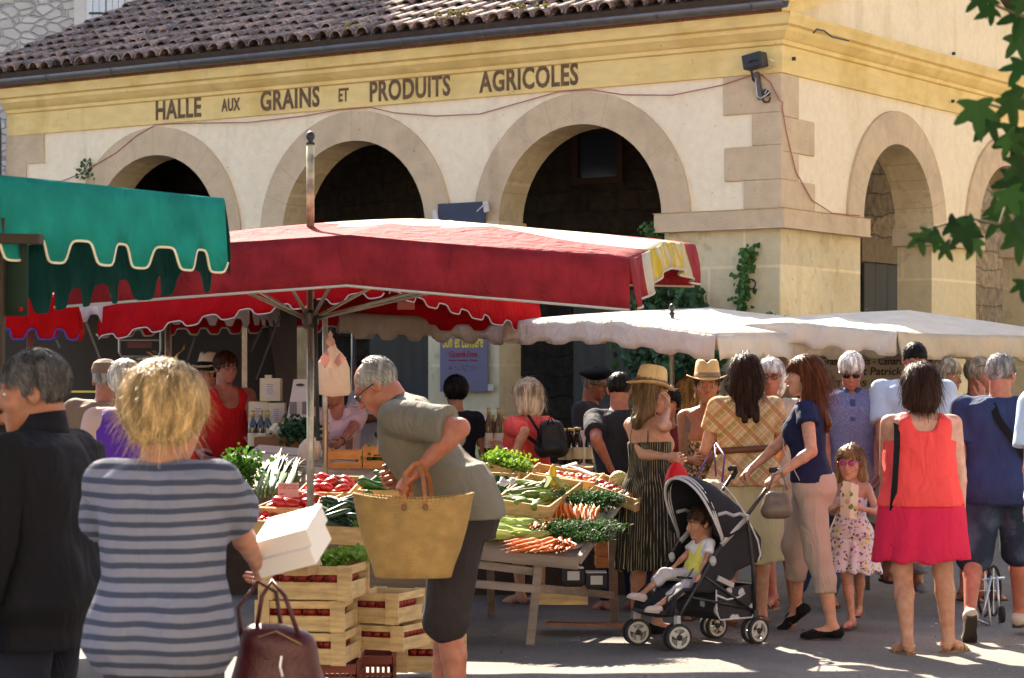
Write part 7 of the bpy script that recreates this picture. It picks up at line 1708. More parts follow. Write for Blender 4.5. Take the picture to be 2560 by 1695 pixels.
tie(p, p.ty((-.160,-.03,.43)), p.ty((-.20,-.135,-.12)), .034, BLKC, 'bag_strap', via=[p.ty((-.165,-.10,.38)), p.ty((-.175,-.14,.26)), p.ty((-.19,-.15,.05))])
# blond woman in black behind
p = Person('blond woman in a black sleeveless top behind the coral top', 2362, 16.2, 1.69, 196, True, 1.12, head=(30, 6, 0), tone='tan', footL=V((GX(2238, 15.4), 15.6, .08)), footR=V((GX(2308, 15.4), 15.7, .08)))
p.build(); p.top(BLKC, 0, .8, .016, tank=(.36, .12, .04)); p.skirt(fab('skirt_grey', (.30,.28,.26)), .42, .86); p.hair('bob', 'ash', .20, 1300, .014, 18); p.shoes('flat', fab('shoe_grey', (.18,.17,.16)))
# woman with a bun
p = Person('woman with a blond bun and sunglasses on her head covering her mouth with her hand', 2440, 16.4, 1.70, 218, True, 1.0, head=(22, 10, 0), tone='red', handR=P(2452, 1000, 16.12), elbR=(.4,.1,-1), hdirR=(-.1,.05,1), palmR=(0,-1,.1), curlR=.35, handL=P(2400, 1150, 16.3))
p.build(); p.top(fab('dots', (.012,.012,.014), pattern=blobs(((.6,.6,.6),), 60, .11)), .4, .82, .016); p.skirt(fab('skirt_white', (.6,.58,.55)), .55, .88); p.hair('bun', 'ash', .05, 1200, .008, 19, curl=.2); p.shades(up=.062, lens=(.05,.02,.02)); p.shoes('sandal', LEA, SOLE)
# man in the navy tee walking away
p = Person('grey haired man walking away in a navy tee and denim shorts', 2502, 13.9, 1.70, -14, False, 1.18, head=(-22, 0, 0), tone='red', handL=P(2400, 1290, 13.9), footL=V((GX(2422, 13.75), 13.72, .17)), tipL=-52, footyL=0, footR=V((GX(2548, 14.2), 14.2, .08)), kneeL=(-.15,1,-.2), wid=1.04, elbL=(-.5,-1,0))
p.build(); p.top(fab('tee_navy', (.022,.035,.095)), .70, .81, .026, flare=.02, wr=.018, seed=22, sflare=.02, f=.9); p.pants(fab('denim_dark', (.018,.030,.055), pattern=fade), 1.0, .034, flare=.02, name='shorts', wr=.014); p.hair('short', 'grey', .022, 2000, .005, 22, w=.0012); p.shades(clear=True, name='glasses'); p.shoes('sneaker', fab('shoe_beige', (.42,.37,.29)), SOLE)
tie(p, p.ty((-.06,-.03,.46)), p.ty((.22,-.12,.0)), .045, BLKC, 'bag_strap', via=[p.ty((-.045,-.12,.42)), p.ty((-.01,-.165,.33)), p.ty((.10,-.18,.18))])
# pale blue shirt at the right edge
p = Person('person in a pale blue shirt cut off by the right edge of the photograph', 2672, 12.7, 1.74, 12, False, 1.15, tone='tan', handL=P(2572, 1310, 12.6))
p.build(); p.top(fab('shirt_ice', (.48,.58,.70)), .8, .72, .03, flare=.04, wr=.016, seed=23, sflare=.03); p.pants(BLKC, 2.0, .016); p.hair('short', 'grey', .03, 500, .006, 23); p.shoes('sneaker', GRY, SOLE)
# blond woman with the backpack
p = Person('blond woman in a coral crinkled dress with a black backpack on one shoulder', 1322, 16.2, 1.545, 38, True, 1.12, head=(10, 4, 0), tone='fair', handR=P(1260, 1120, 16.4), handL=P(1280, 1150, 15.9))
p.build(); CD = fab('coral_dress', (.62,.07,.055), bump=.5, bs=60); p.top(CD, 1.0, .7, .022, flare=.06, wr=.022, seed=24, sflare=.02, f=1.3); p.skirt(CD, .35, .82, w1=.30, d1=.25, folds=.02); p.hair('bob', 'ash', .20, 2600, .018, 24, w=.0018)
# man in a beret
p = Person('man in a black beret, glasses and grey blue shirt in the shade behind the stall', 1478, 18.6, 1.63, 246, False, 1.12, head=(0, 12, 0), tone='red')
p.build(); p.top(fab('shirt_slate', (.045,.052,.07)), 1.9, .85, .02); p.pants(GRY, 2.0); p.hair('short', 'grey', .03, 400, .004, 25)
mb = MB(); c = p.h(-.0, -.01, .085); R = Matrix((p.Rh @ ry(.18) @ rx(.1)).tolist()); mb.lathe(c, [(.088,-.03), (.10,-.015), (.135,.005), (.13,.03), (.09,.05), (.03,.058), (.006,.06), (.004,.07)], 22, R); p.t.part('beret', mb, BLKC, smooth=True, local=True); p.shades(clear=True, name='glasses')
# man in dark tee by the fruit
p = Person('man in a charcoal tee half hidden behind the striped dress, sunglasses on his temple', 1548, 15.7, 1.60, 20, False, 1.1, head=(-30, 10, 0), tone='red', handL=P(1524, 1166, 15.5), elbL=(-.6,-1,0))
p.build(); p.top(fab('tee_charcoal', (.020,.022,.03)), .7, .85, .022, wr=.015); p.pants(NAVY, 2.0); p.hair('crop', 'dark', .012, 300, .002, 26); p.shades()
# dark head behind the bending man
p = Person('dark haired person whose head shows above the shoulder of the bending man', 1140, 17.0, 1.575, 10, True, 1.0, tone='tan'); p.build(); p.top(BLKC, .5, .85); p.pants(NAVY, 2.0); p.hair('short', 'dark', .05, 900, .012, 27)
# man in the red tank top
p = Person('man in a red vest and dark glasses standing behind the leeks', 562, 17.6, 1.755, 208, False, 1.02, head=(6, 4, 0), tone='red', handR=P(500, 1130, 17.3), handL=P(640, 1128, 17.0), elbL=(-.6,-.6,0))
p.build(); p.top(fab('vest_red', (.50,.012,.012)), 0, .96, .014, tank=(.36, .105, .038), seed=28); p.pants(fab('jeans_dark', (.015,.02,.05)), 2.0); p.hair('short', 'brown', .05, 900, .010, 28); p.shades(clear=True, name='glasses')
mb = MB(); mb.tube([p.neck + A(.075*math.cos(a), .085*math.sin(a) + .01, -.02 - .05*max(math.sin(a), 0)) for a in np.linspace(0, 2*math.pi, 24)], .003, 5); mb.box(p.neck + A(0, .105, -.085), (.012, .004, .022)); p.t.part('necklace', mb, mat('silver', (.6,.6,.6), .3, metal=.7), local=True)
# hat person behind him
p = Person('person in a cream trilby and red top behind the man in the red vest', 522, 18.5, 1.70, 150, True, 1.0, head=(10, 6, 0), tone='fair'); p.build(); p.top(MATS['cloth_vest_red'], .5, .85); p.pants(NAVY, 2.0); p.hair('short', 'dark', .05, 500, .012, 29); p.fedora(mat('straw_cream', (.62,.54,.38), .8, bump=.3, bs=120), BLKC, 14, brim=.13)
# white haired figure in purple
p = Person('white haired person in a purple and pink shirt hidden behind the striped woman', 312, 13.0, 1.645, 12, True, 1.1, head=(-5, 4, 0), tone='fair'); p.build(); p.top(fab('violet', (.10,.03,.34)), 0, .8, .03, tank=(.42,.14,.06)); p.top(fab('pink_shirt', (.55,.38,.36)), .9, .82, .022, name='undershirt'); p.pants(NAVY, 2.0); p.hair('short', 'white', .06, 1300, .016, 30)
# beige cap behind
p = Person('person in a beige cap and jacket standing in the shade at the back left', 262, 15.6, 1.66, 6, False, 1.15, tone='red'); p.build(); JK = fab('jacket_beige', (.20,.145,.10)); p.top(JK, 1.95, .75, .03, wr=.02); p.pants(GRY, 2.0); p.hair('short', 'grey', .03, 300, .003, 31)
mb = MB(); c = p.h(0,-.01,.05); mb.lathe(c, [(.098,0), (.1,.03), (.085,.07), (.05,.092), (.004,.097)], 20, Matrix(p.Rh.tolist()), .9, 1.08); mb.box(p.h(0,.12,.055), (.12,.09,.008), Matrix(p.Rh.tolist())); p.t.part('cap', mb, JK, smooth=False, local=True)
# stall keeper in pink with apron
p = Person('stall keeper in a pale pink tee and dark apron strap behind the hanging bags', 842, 17.2, 1.60, 186, True, 1.14, head=(-35, 8, 0), tone='red', handL=P(842, 1118, 16.7), elbL=(-.7,-.8,-.1), handR=P(780, 1130, 16.9)); p.build(); p.top(fab('tee_blush', (.60,.42,.42)), .6, .85, .02, vneck=.08); p.skirt(fab('apron_white', (.55,.54,.56)), .5, .98, w1=.2, d1=.16); p.hair('short', 'dark', .05, 700, .012, 32); p.watch(-1, LEA)
tie(p, p.ty((-.10,-.02,.44)), p.ty((-.08,.15,-.1)), .05, LEA, 'apron_strap', via=[p.ty((-.10,.14,.33))])
# man in the white shirt with a jar
p = Person('man in a white short sleeved shirt holding a jar behind the peppers', 918, 18.0, 1.735, 262, False, 1.06, head=(4, 14, 0), tone='deep', handR=P(955, 1045, 17.5), handL=P(962, 1062, 17.8), elbR=(.4,-.8,-.4), elbL=(-.4,-.8,-.4)); p.build(); p.top(fab('shirt_white', (.58,.56,.62)), .72, .86, .022, collar=fab('shirt_white', (.6,.6,.6)), flare=.02); p.pants(NAVY, 2.0); p.hair('crop', 'dark', .02, 500, .006, 33)
mb = MB(); mb.lathe(P(967, 1038, 17.55), [(.028,-.045), (.03,-.04), (.03,.035), (.026,.04)], 14); j = T('jar', 'small dark jar with a pale lid held by the man in the white shirt', 'jar', P(967, 1046, 17.55)); j.part('jar', mb, JUICE); mb = MB(); mb.lathe(P(967, 1038, 17.55), [(.029,.041), (.031,.044), (.031,.056)], 14); j.part('lid', mb, CAPS)
# curly heads in the background
p = Person('curly golden haired person almost hidden between the two straw hats', 1724, 16.9, 1.545, 12, True, .95, tone='fair'); p.build(); p.top(GRY, .5, .8); p.pants(NAVY, 2.0); p.hair('bob', 'curl', .12, 1800, .018, 34, curl=.6, w=.002)
p = Person('dark haired person behind the hand of the woman in the striped dress', 1668, 15.5, 1.50, 170, True, .95, tone='tan'); p.build(); p.top(fab('top_maroon', (.12,.02,.02)), .5, .8); p.pants(NAVY, 2.0); p.hair('short', 'dark', .06, 900, .012, 35, curl=.4)
# sliver at the left edge
p = Person('woman in a dark patterned dress at the far left edge', -62, 9.4, 1.62, -60, True, 1.15, tone='red', handR=P(20, 1050, 9.3), elbR=(.5,-.5,-1)); p.build(); p.top(fab('dark_print', (.03,.02,.02), pattern=blobs(((.4,.38,.38),), 70, .08)), .5, .75, .02); p.skirt(MATS['cloth_dark_print'], .5, .85); p.hair('bob', 'blond', .15, 600, .014, 36)
# toddler in the stroller
p = Person('toddler with a dark topknot sitting in the stroller in a yellow and white outfit', 1742, 13.62, .84, 118, True, 1.0, lean=-14, head=(-4, 10, 0), hs=.80, tone='mid', hip=.40, handL=P(1748, 1440, 13.44), handR=P(1672, 1430, 13.6), elbL=(-.7,-.6,-.4), footL=P(1640, 1518, 13.36), footR=P(1604, 1486, 13.52), kneeL=(0,.3,1), kneeR=(0,.3,1), tipL=8, tipR=14, res=.75)
p.build(); p.top(fab('vest_yellow', (.66,.62,.13)), 0, .37, .010, tank=(.30,.10,.04), name='yellow_vest', wr=.006); p.top(fab('tee_white', (.68,.66,.70)), .55, .42, .007, scoop=(.07,.05)); p.pants(fab('leggings_grey', (.46,.43,.47)), 1.45, .009, .002, waist=.50, name='leggings', wr=.005); p.shoes('sneaker', fab('shoe_blush', (.46,.38,.37)), mat('sole_pale', (.45,.42,.36), .8)); p.hair('bun', 'baby', .045, 1500, .004, 37, curl=.25)
# ------------------------------------------------------------------ stroller
SO = V((.941, 13.33, 0)); SX = V((.8, .6, 0)); SY = V((-.6, .8, 0)); SW = .36
def S(u, v, z): return SO + SX*u + SY*v + V((0, 0, z))
st = T('stroller', 'black folding stroller with grey piping carrying the toddler', 'stroller', S(.3, .18, 0))
FRM = mat('frame_black', (.015,.015,.018), .35, spec=.5); GRYP = mat('plastic_grey', (.36,.35,.36), .45); TYRE = mat('tyre', (.02,.02,.022), .8); RIM = mat('rim_grey', (.40,.39,.37), .45); SFAB = mat('stroller_fabric', (.012,.012,.018), .8, bump=.3, bs=200); PIPE = mat('piping_grey', (.50,.49,.52), .6); DARKF = mat('stroller_lining', (.02,.02,.03), .85)
ang = {(0,0): 20, (0,1): 24, (1,0): 0, (1,1): 4}
for iu, u in enumerate((.0, .60)):
    for iv, v in enumerate((0, SW)):
        R = .078; a = R_(ang[(iu, iv)]); ax = (SY*math.cos(a) + SX*math.sin(a)); fx = (SX*math.cos(a) - SY*math.sin(a)); Rm_ = Matrix((tuple(fx), (0,0,1), tuple(ax))).transposed()
        for dv in (-.028, .028):
            c = S(u, v, R) + ax*dv; w = T('w', '', '', (0,0,0)); bpy.data.objects.remove(w.e)
            mb = MB(); mb.lathe(c, [(R*.80,-.012), (R*.97,-.012), (R,-.006), (R,.006), (R*.97,.012), (R*.80,.012)], 28, Rm_); mb.f = [f for f in mb.f if len(f) == 4]; mb.mi = mb.mi[:len(mb.f)]; mb.grid([[c + Rm_ @ V((R*.80*math.cos(t), R*.80*math.sin(t), z)) for t in np.linspace(0, 2*math.pi, 29)] for z in (.012, -.012)])
            ty = st.part('wheel', mb, TYRE, smooth=False, auto=40)
            mb = MB(); ring = lambda r0, r1, z: [[c + Rm_ @ V((r*math.cos(t), r*math.sin(t), z)) for t in np.linspace(0, 2*math.pi, 29)] for r in (r0, r1)]
            mb.grid(ring(R*.62, R*.84, -.011)); mb.grid(ring(R*.84, R*.62, .011)); mb.grid([ring(R*.62, R*.8, -.011)[0], ring(R*.62, R*.8, .011)[0]])
            for k in range(3):
                t = k*2.094 + .5 + iu; mb.bar(c + Rm_ @ V((R*.15*math.cos(t), R*.15*math.sin(t), 0)), c + Rm_ @ V((R*.66*math.cos(t), R*.66*math.sin(t), 0)), R*.34, .018, tuple(ax))
            st.part('rim', mb, RIM, ty)
            mb = MB(); mb.lathe(c, [(R*.22,-.014), (R*.22,.014)], 14, Rm_); st.part('hub', mb, TYRE, ty)
        mb = MB(); mb.tube([S(u, v, R) - ax*.02, S(u, v, R) + ax*.02], .012, 8); mb.bar(S(u, v, R - .01), S(u + .0, v, .20), .03, .03, tuple(SX)); st.part('caster', mb, GRYP if iu == 0 else FRM, bev=.004)
for v in (0, SW):
    mb = MB(); mb.tube([S(.60, v, .15), S(.585, v, .45), S(.545, v, .70), S(.53, v, .745)], .012, 8); mb.tube([S(.53, v, .745), S(.66, v, .87), S(.745, v, .965)], .0115, 8); st.part('rear_tube', mb, FRM, smooth=True)
    mb = MB(); mb.tube([S(.745, v, .955), S(.775, v + .0, .99), S(.75, v - .02, 1.015), S(.70, v - .03, 1.012)], .0165, 10); st.part('handle', mb, TYRE, smooth=True)
    mb = MB(); mb.tube([S(.0, v, .17), S(.12, v, .33), S(.30, v, .55), S(.40, v, .655)], .0115, 8); st.part('front_tube', mb, FRM, smooth=True)
    mb = MB(); mb.bar(S(.33, v - .008, .59), S(.53, v - .008, .745), .012, .03, (0,0,1)); mb.tube([S(.52, v - .012, .745), S(.47, v - .012, .765), S(.42, v - .012, .755), S(.36, v - .012, .775), S(.30, v - .012, .765)], .011, 8); mb.ball(S(.53, v - .01, .74), .02, 10, 8); mb.ball(S(.26, v - .012, .50), (.022,.014,.03), 10, 8); st.part('joint', mb, GRYP, smooth=True)
    mb = MB(); mb.tube([S(.10, v, .30), S(.585, v, .20)], .008, 8); mb.tube([S(.20, v, .42), S(.60, v, .18)], .009, 8); st.part('brace', mb, FRM, smooth=True)
    mb = MB(); mb.bar(S(.30, v - .01, .40), S(.42, v - .01, .35), .014, .03, (0,0,1)); st.part('catch', mb, GRYP)
for a, b in ((S(.60, 0, .17), S(.60, SW, .17)), (S(.10, 0, .28), S(.10, SW, .28)), (S(.0, 0, .20), S(.0, SW, .20)), (S(.1, 0, .3), S(.58, SW, .5)), (S(.1, SW, .3), S(.58, 0, .5))):
    mb = MB(); mb.tube([a, b], .009, 8); st.part('cross_bar', mb, FRM, smooth=True)
# seat, back, side panels, hood, basket
def sheet3(rows): mb = MB(); mb.grid(rows); return mb
prof = [(-.03, .20), (.0, .30), (.06, .345), (.16, .335), (.28, .325), (.33, .36), (.42, .56), (.50, .76)]
rows = [[S(u, v, z - .02*math.sin(math.pi*(v - .01)/(SW - .02))) for v in np.linspace(.01, SW - .01, 8)] for u, z in prof]; seat = st.part('seat', sheet3(rows), SFAB, smooth=True, solid=.02)
for v in (.005, SW - .005):
    mb = MB(); mb.add([S(.10, v, .34), S(.20, v, .46), S(.36, v, .62), S(.50, v, .74), S(.54, v, .56), S(.44, v, .40), S(.34, v, .33)], [tuple(range(7))]); sd = st.part('side_panel', mb, SFAB, solid=.004)
mb = MB(); mb.tube([S(.50, -.004, .76), S(.56, -.004, .70), S(.62, -.004, .60), S(.64, -.004, .52), S(.62, -.004, .48)], .006, 6); st.part('piping', mb, PIPE, smooth=True)
mb = MB(); mb.add([S(.50, 0, .78), S(.66, 0, .62), S(.66, 0, .48), S(.58, 0, .46), S(.44, 0, .42), S(.50, SW, .78), S(.66, SW, .62), S(.66, SW, .48), S(.58, SW, .46), S(.44, SW, .42)], [(0,1,2,3,4), (9,8,7,6,5), (0,5,6,1), (1,6,7,2), (2,7,8,3), (3,8,9,4)]); st.part('back_pocket', mb, SFAB, bev=.02)
hood = []
arcs = [(.17, .965, .10, .70), (.23, .985, .26, .66), (.34, .955, .31, .64), (.44, .905, .38, .63), (.52, .84, .46, .66), (.56, .75, .52, .66)]
def arc(ut, zt, ub, zb, n=14):
    out = []
    for i in range(n+1):
        t = i/n; a = math.pi*t; sy = .5 - .5*math.cos(a); f = math.sin(a)**.55 if 0 < t < 1 else 0
        out.append(S(ub + (ut-ub)*f, -.012 + (SW + .024)*sy, zb + (zt-zb)*f))
    return out
rows = [arc(*q) for q in arcs]; rows[0] = arc(.165, .965, .335, .62)
ho = st.part('hood', sheet3(rows), SFAB, smooth=True, solid=.006)
for r_, (q, rad) in enumerate(((arc(.15, .972, .335, .61, 20), .008), (arc(.175, .982, .338, .62, 20), .006), (arc(.20, .984, .34, .63, 20), .005))): mb = MB(); mb.tube(q, rad, 6); st.part('hood_piping', mb, PIPE, ho, True)
mb = MB(); mb.tube([S(.30, -.02, .965), S(.40, -.02, .88), S(.50, -.02, .77), S(.53, -.02, .74)], .005, 6); st.part('hood_piping', mb, PIPE, ho, True)
mb = MB(); bq = [(.30, .33), (.30, .20), (.33, .155), (.58, .155), (.60, .20), (.60, .35)]
mb.grid([[S(u, v, z) for v in (.01, SW/2, SW - .01)] for u, z in bq]); mb.add([S(u, .01, z) for u, z in bq], [tuple(range(6))]); mb.add([S(u, SW-.01, z) for u, z in bq], [tuple(range(6))]); bk = st.part('under_basket', mb, mat('stroller_print', (.012,.012,.018), .6, pattern=blobs(((.42,.44,.50),), 9, .10)), solid=.004)
mb = MB(); mb.tube([S(u, .002, z) for u, z in bq], .005, 6); mb.tube([S(.30, .002, .30), S(.38, .0, .27), S(.48, 0, .28), S(.52, .002, .30)], .006, 6); st.part('basket_piping', mb, PIPE, bk, True)
mb = MB(); mb.box(S(-.05, SW/2, .215), (.03, SW*.8, .02), Matrix((tuple(SX), tuple(SY), (0,0,1))).transposed()); mb.bar(S(-.04, .05, .215), S(.02, .05, .31), .03, .01); mb.bar(S(-.04, SW-.05, .215), S(.02, SW-.05, .31), .03, .01); st.part('footrest', mb, FRM)
mb = MB(); mb.bar(S(.17, .08, .40), S(.17, SW-.08, .40), .03, .01, (0,0,1)); mb.bar(S(.17, .12, .40), S(.36, .10, .60), .02, .006, (0,0,1)); st.part('harness', mb, FRM)
# folded wheelchair glimpsed at the right
wc = T('wheelchair', 'folded wheelchair partly hidden behind the man in denim shorts', 'wheelchair', P(2470, 1540, 14.9)); ALU = mat('alu_tube', (.45,.47,.52), .3, metal=.7)
for v, dd in ((0, 14.8), (1, 15.2)):
    c = P(2462 + v*22, 1500, dd); mb = MB(); mb.tube([c + V((.05*math.cos(a), .03*math.cos(a), .16*math.sin(a) + .06)) for a in np.linspace(0, 2*math.pi, 21)], .010, 6); w_ = wc.part('wheel', mb, TYRE, smooth=True); mb = MB()
    for k in range(4): mb.tube([c + V((0,0,.06)), c + V((.048*math.cos(k*1.57), .03*math.cos(k*1.57), .06 + .155*math.sin(k*1.57)))], .004, 4)
    st_ = wc.part('spokes', mb, ALU, w_)
for a, b in (((2450,1570,14.7), (2478,1440,14.8)), ((2478,1568,14.7), (2462,1435,14.9)), ((2492,1440,14.8), (2500,1560,14.8)), ((2455,1450,14.8), (2510,1445,15.0)), ((2440,1548,14.6), (2470,1562,14.7))): mb = MB(); mb.tube([P(*a), P(*b)], .009, 6); wc.part('frame_tube', mb, ALU, smooth=True)
mb = MB(); c = P(2505, 1536, 14.6); mb.lathe(c, [(.05,-.012), (.055,0), (.05,.012)], 18, Matrix(((0,0,1), (0,1,0), (1,0,0)))); wc.part('caster', mb, TYRE)

# ------------------------------------------------------------------ bags and things held
def weave(nt, co, c):
    x, y, z = sep(nt, co)[0:3]; a = mth(nt, 'MULTIPLY', mth(nt, 'ARCTAN2', mth(nt, 'MULTIPLY', y, 2.2), x), 44); zz = mth(nt, 'MULTIPLY', z, 620)
    s_ = mth(nt, 'MULTIPLY', mth(nt, 'SINE', mth(nt, 'MULTIPLY', a, 2)), mth(nt, 'SINE', zz)); b = nt.nodes['Principled BSDF']; bp = nd(nt, 'ShaderNodeBump'); bp.inputs['Strength'].default_value = .8; bp.inputs['Distance'].default_value = .004; nt.links.new(mth(nt, 'ADD', s_, noise(nt, co, 160, 2)), bp.inputs['Height']); nt.links.new(bp.outputs[0], b.inputs['Normal'])
    r = nd(nt, 'ShaderNodeMapRange'); r.inputs[1].default_value = -1; r.inputs[2].default_value = 1; r.inputs[3].default_value = .62; r.inputs[4].default_value = 1.15; nt.links.new(s_, r.inputs[0]); sc = nd(nt, 'ShaderNodeVectorMath', operation='SCALE'); nt.links.new(c, sc.inputs[0]); nt.links.new(r.outputs[0], sc.inputs[3]); return sc.outputs[0]
WEAV = mat('woven_straw', (.50,.31,.105), .8, n=.18, ns=9, pattern=weave); TAN = mat('leather_tan', (.30,.10,.03), .45, n=.2, ns=25)
d_ = 9.62; bc = P(1033, 1443, d_); bs = T('straw_basket', 'large woven straw basket with tan leather handles held by the bending man', 'basket', bc)
mb = MB(); rows = []; prof = [(.145,.05,0), (.155,.062,.003), (.168,.075,.05), (.195,.088,.12), (.218,.095,.20), (.236,.098,.28), (.243,.10,.325), (.246,.102,.336)]
for (rx_, ry_2, z) in prof: rows.append([bc + V((rx_*math.cos(a)*(1 + .0), ry_2*math.sin(a), z + (.012*math.cos(2*a) - .006)*(z/.336)**3 + .0)) for a in np.linspace(0, 2*math.pi, 61)])
mb.grid(rows); bb = bs.part('body', mb, WEAV, smooth=True, solid=.006); mb = MB(); mb.add([bc + V((.145*math.cos(a), .05*math.sin(a), .002)) for a in np.linspace(0, 2*math.pi, 41)[:-1]], [tuple(range(40))]); bs.part('bottom', mb, WEAV)
mb = MB(); mb.tube([p + V((0,0,.002)) for p in rows[-1]], .006, 6); bs.part('rim', mb, WEAV, bb, True)
for dy, o in ((-.102, 0), (.10, .02)):
    mb = MB(); x0, x1 = -.032 + o, .055 + o; q = [bc + V((x0, dy, .29)), bc + V((x0, dy*1.0, .345)), bc + V((x0 - .004, dy*.6, .42)), bc + V((.005, dy*.2, .468)), bc + V((.03, dy*.2, .465)), bc + V((x1 - .012, dy*.6, .41)), bc + V((x1 - .004, dy, .345)), bc + V((x1, dy, .29))]
    for i in range(len(q)-1): mb.bar(q[i], q[i+1], .016, .005, (0, 1, .2))
    h_ = bs.part('handle', mb, TAN, bev=.001)
    for x_ in (x0, x1): mb = MB(); mb.ball(bc + V((x_, dy - .006*(1 if dy < 0 else -1), .292)), (.012,.005,.014), 10, 6); bs.part('rivet', mb, LEA, h_)
# burgundy handbag on the striped woman's arm
BUR = mat('leather_burgundy', (.050,.006,.010), .42, n=.2, ns=12, bump=.2, bs=140, spec=.35); hb_ = P(694, 1768, 6.62); hg = T('handbag', 'burgundy leather handbag hanging from the striped woman\'s elbow', 'handbag', hb_)
o = mesh_np('body', [solid([('u', f_cone(A(-.075,0,.05), A(.075,0,.05), .062, .062), .03), ('u', f_cone(A(-.06,0,.19), A(.06,0,.17), .045, .045), .06), ('u', f_ell(A(0,0,.10), A(.115,.055,.125)), .04)], .006, wrinkle(.006, 1.5, 3))], BUR, hg.e)
for q, nm in ((((620,1480), (612,1430), (640,1400)), 'a'),): pass
for off in (0, .05):
    mb = MB(); mb.tube([P(640, 1580, 6.6 + off), P(655, 1490, 6.6 + off), P(680, 1452, 6.62 + off), P(712, 1490, 6.6 + off), P(748, 1590, 6.58 + off)] if off == 0 else [P(604, 1600, 6.62), P(596, 1520, 6.66), P(645, 1455, 6.7), P(690, 1480, 6.7), P(705, 1580, 6.68)], .0065, 8); hg.part('handle', mb, BUR, smooth=True)
mb = MB(); mb.tube([P(704, 1640, 6.55), P(700, 1668, 6.545), P(706, 1692, 6.545)], .004, 6); hg.part('zip_pull', mb, ALU)
mb = MB(); mb.tube([P(625, 1600, 6.58), P(690, 1578, 6.56), P(755, 1612, 6.57)], .0025, 5); hg.part('zip', mb, mat('zip_brass', (.35,.25,.1), .4, metal=.6))
# red plastic bag and straw bag
def blobbag(name, label, cat, c, r, m, k=wrinkle(.014, 1.6, 5), handles=None, hm=None, extra=None):
    t = T(name, label, cat, V(c) - V((0,0,r[2]))); pr = [('u', f_ell(A(0,0,r[2]*.9), A(*r)), .02), ('u', f_cone(A(0,0,r[2]*1.2), A(0,0,r[2]*1.9), r[0]*.55, r[0]*.2), .05)] if extra is None else extra
    mesh_np('body', [solid(pr, .009, k)], m, t.e)
    for h in (handles or []): mb = MB(); mb.tube([V(q) for q in h], .006, 6); t.part('handle', mb, hm or m, smooth=True)
    return t
blobbag('shopping_bag', 'shiny red plastic bag held under the arm of the striped dress woman', 'bag', P(1692, 1200, 13.92), (.07,.06,.10), mat('plastic_bag_red', (.62,.012,.015), .35, trans=.15))
PUR = mat('strap_purple', (.10,.04,.22), .6)
blobbag('straw_bag', 'pale fluffy straw bag with purple straps above the stroller hood', 'bag', P(1775, 1222, 14.25), (.10,.07,.055), mat('fluffy_straw', (.58,.50,.36), .9, bump=1.0, bs=90), wrinkle(.03, 3, 2), [[P(1735, 1205, 14.2), P(1768, 1145, 14.25), P(1785, 1110, 14.4), P(1790, 1190, 14.2)], [P(1805, 1205, 14.2), P(1812, 1140, 14.3), P(1790, 1108, 14.45)]], PUR, [('u', f_ell(A(0,0,.05), A(.105,.07,.06)), .02)])
HB2 = mat('leather_taupe', (.13,.09,.07), .4, n=.2, bump=.2, bs=50); c = P(1940, 1262, 13.6)
blobbag('handbag', 'taupe leather handbag hanging beside the stroller handles', 'handbag', c, (.08,.05,.08), HB2, wrinkle(.008, 1.3, 6), [[P(1918, 1232, 13.55), P(1935, 1188, 13.58), P(1955, 1180, 13.6), P(1968, 1225, 13.55)]], HB2, [('u', f_cone(A(-.04,0,.05), A(.045,0,.05), .052, .05), .02), ('u', f_cone(A(-.03,0,.13), A(.045,0,.12), .03, .028), .06)])
# backpack
bp_ = T('backpack', 'black backpack slung over the coral dress of the blond woman', 'backpack', P(1378, 1150, 15.95)); c = A(*(P(1378, 1095, 15.95) - P(1378, 1150, 15.95)))
mesh_np('body', [solid([('u', f_cone(c + A(-.05,0,-.07), c + A(-.03,0,.07), .065, .05), .03), ('u', f_cone(c + A(.055,0,-.07), c + A(.035,0,.07), .065, .05), .05), ('u', f_cone(c + A(-.03,-.05,-.07), c + A(.05,-.05,-.07), .045, .045), .02)], .009, wrinkle(.008, 1.4, 7))], mat('nylon_black', (.010,.010,.012), .6, bump=.3, bs=120), bp_.e)
mb = MB(); mb.tube([P(1322, 1040, 15.95), P(1345, 1075, 15.88), P(1352, 1110, 15.9)], .010, 6); mb2 = MB(); mb2.tube([P(1368, 1062, 15.9), P(1376, 1040, 15.9), P(1384, 1062, 15.9)], .006, 6); mb3 = MB(); mb3.bar(P(1312, 1085, 15.88), P(1352, 1118, 15.86), .025, .006, (0,1,0)); bp_.part('strap', mb, BLKC, smooth=True); bp_.part('loop', mb2, BLKC, smooth=True); bp_.part('strap', mb3, BLKC)
# leaflet
lf = T('leaflet', 'folded cream and green leaflet in the small girl\'s hands', 'leaflet', P(2124, 1290, 14.24)); mb = MB(); d0 = 14.24
mb.add([P(2108, 1202, d0), P(2128, 1206, d0 - .03), P(2124, 1296, d0 - .03), P(2100, 1284, d0)], [(0,1,2,3)]); mb.add([P(2128, 1206, d0 - .03), P(2147, 1214, d0), P(2142, 1298, d0), P(2124, 1296, d0 - .03)], [(0,1,2,3)])
lf.part('sheet', mb, mat('leaflet_cream', (.58,.55,.40), .8, pattern=blobs(((.12,.16,.05), (.45,.38,.2)), 16, .12)), solid=.002)

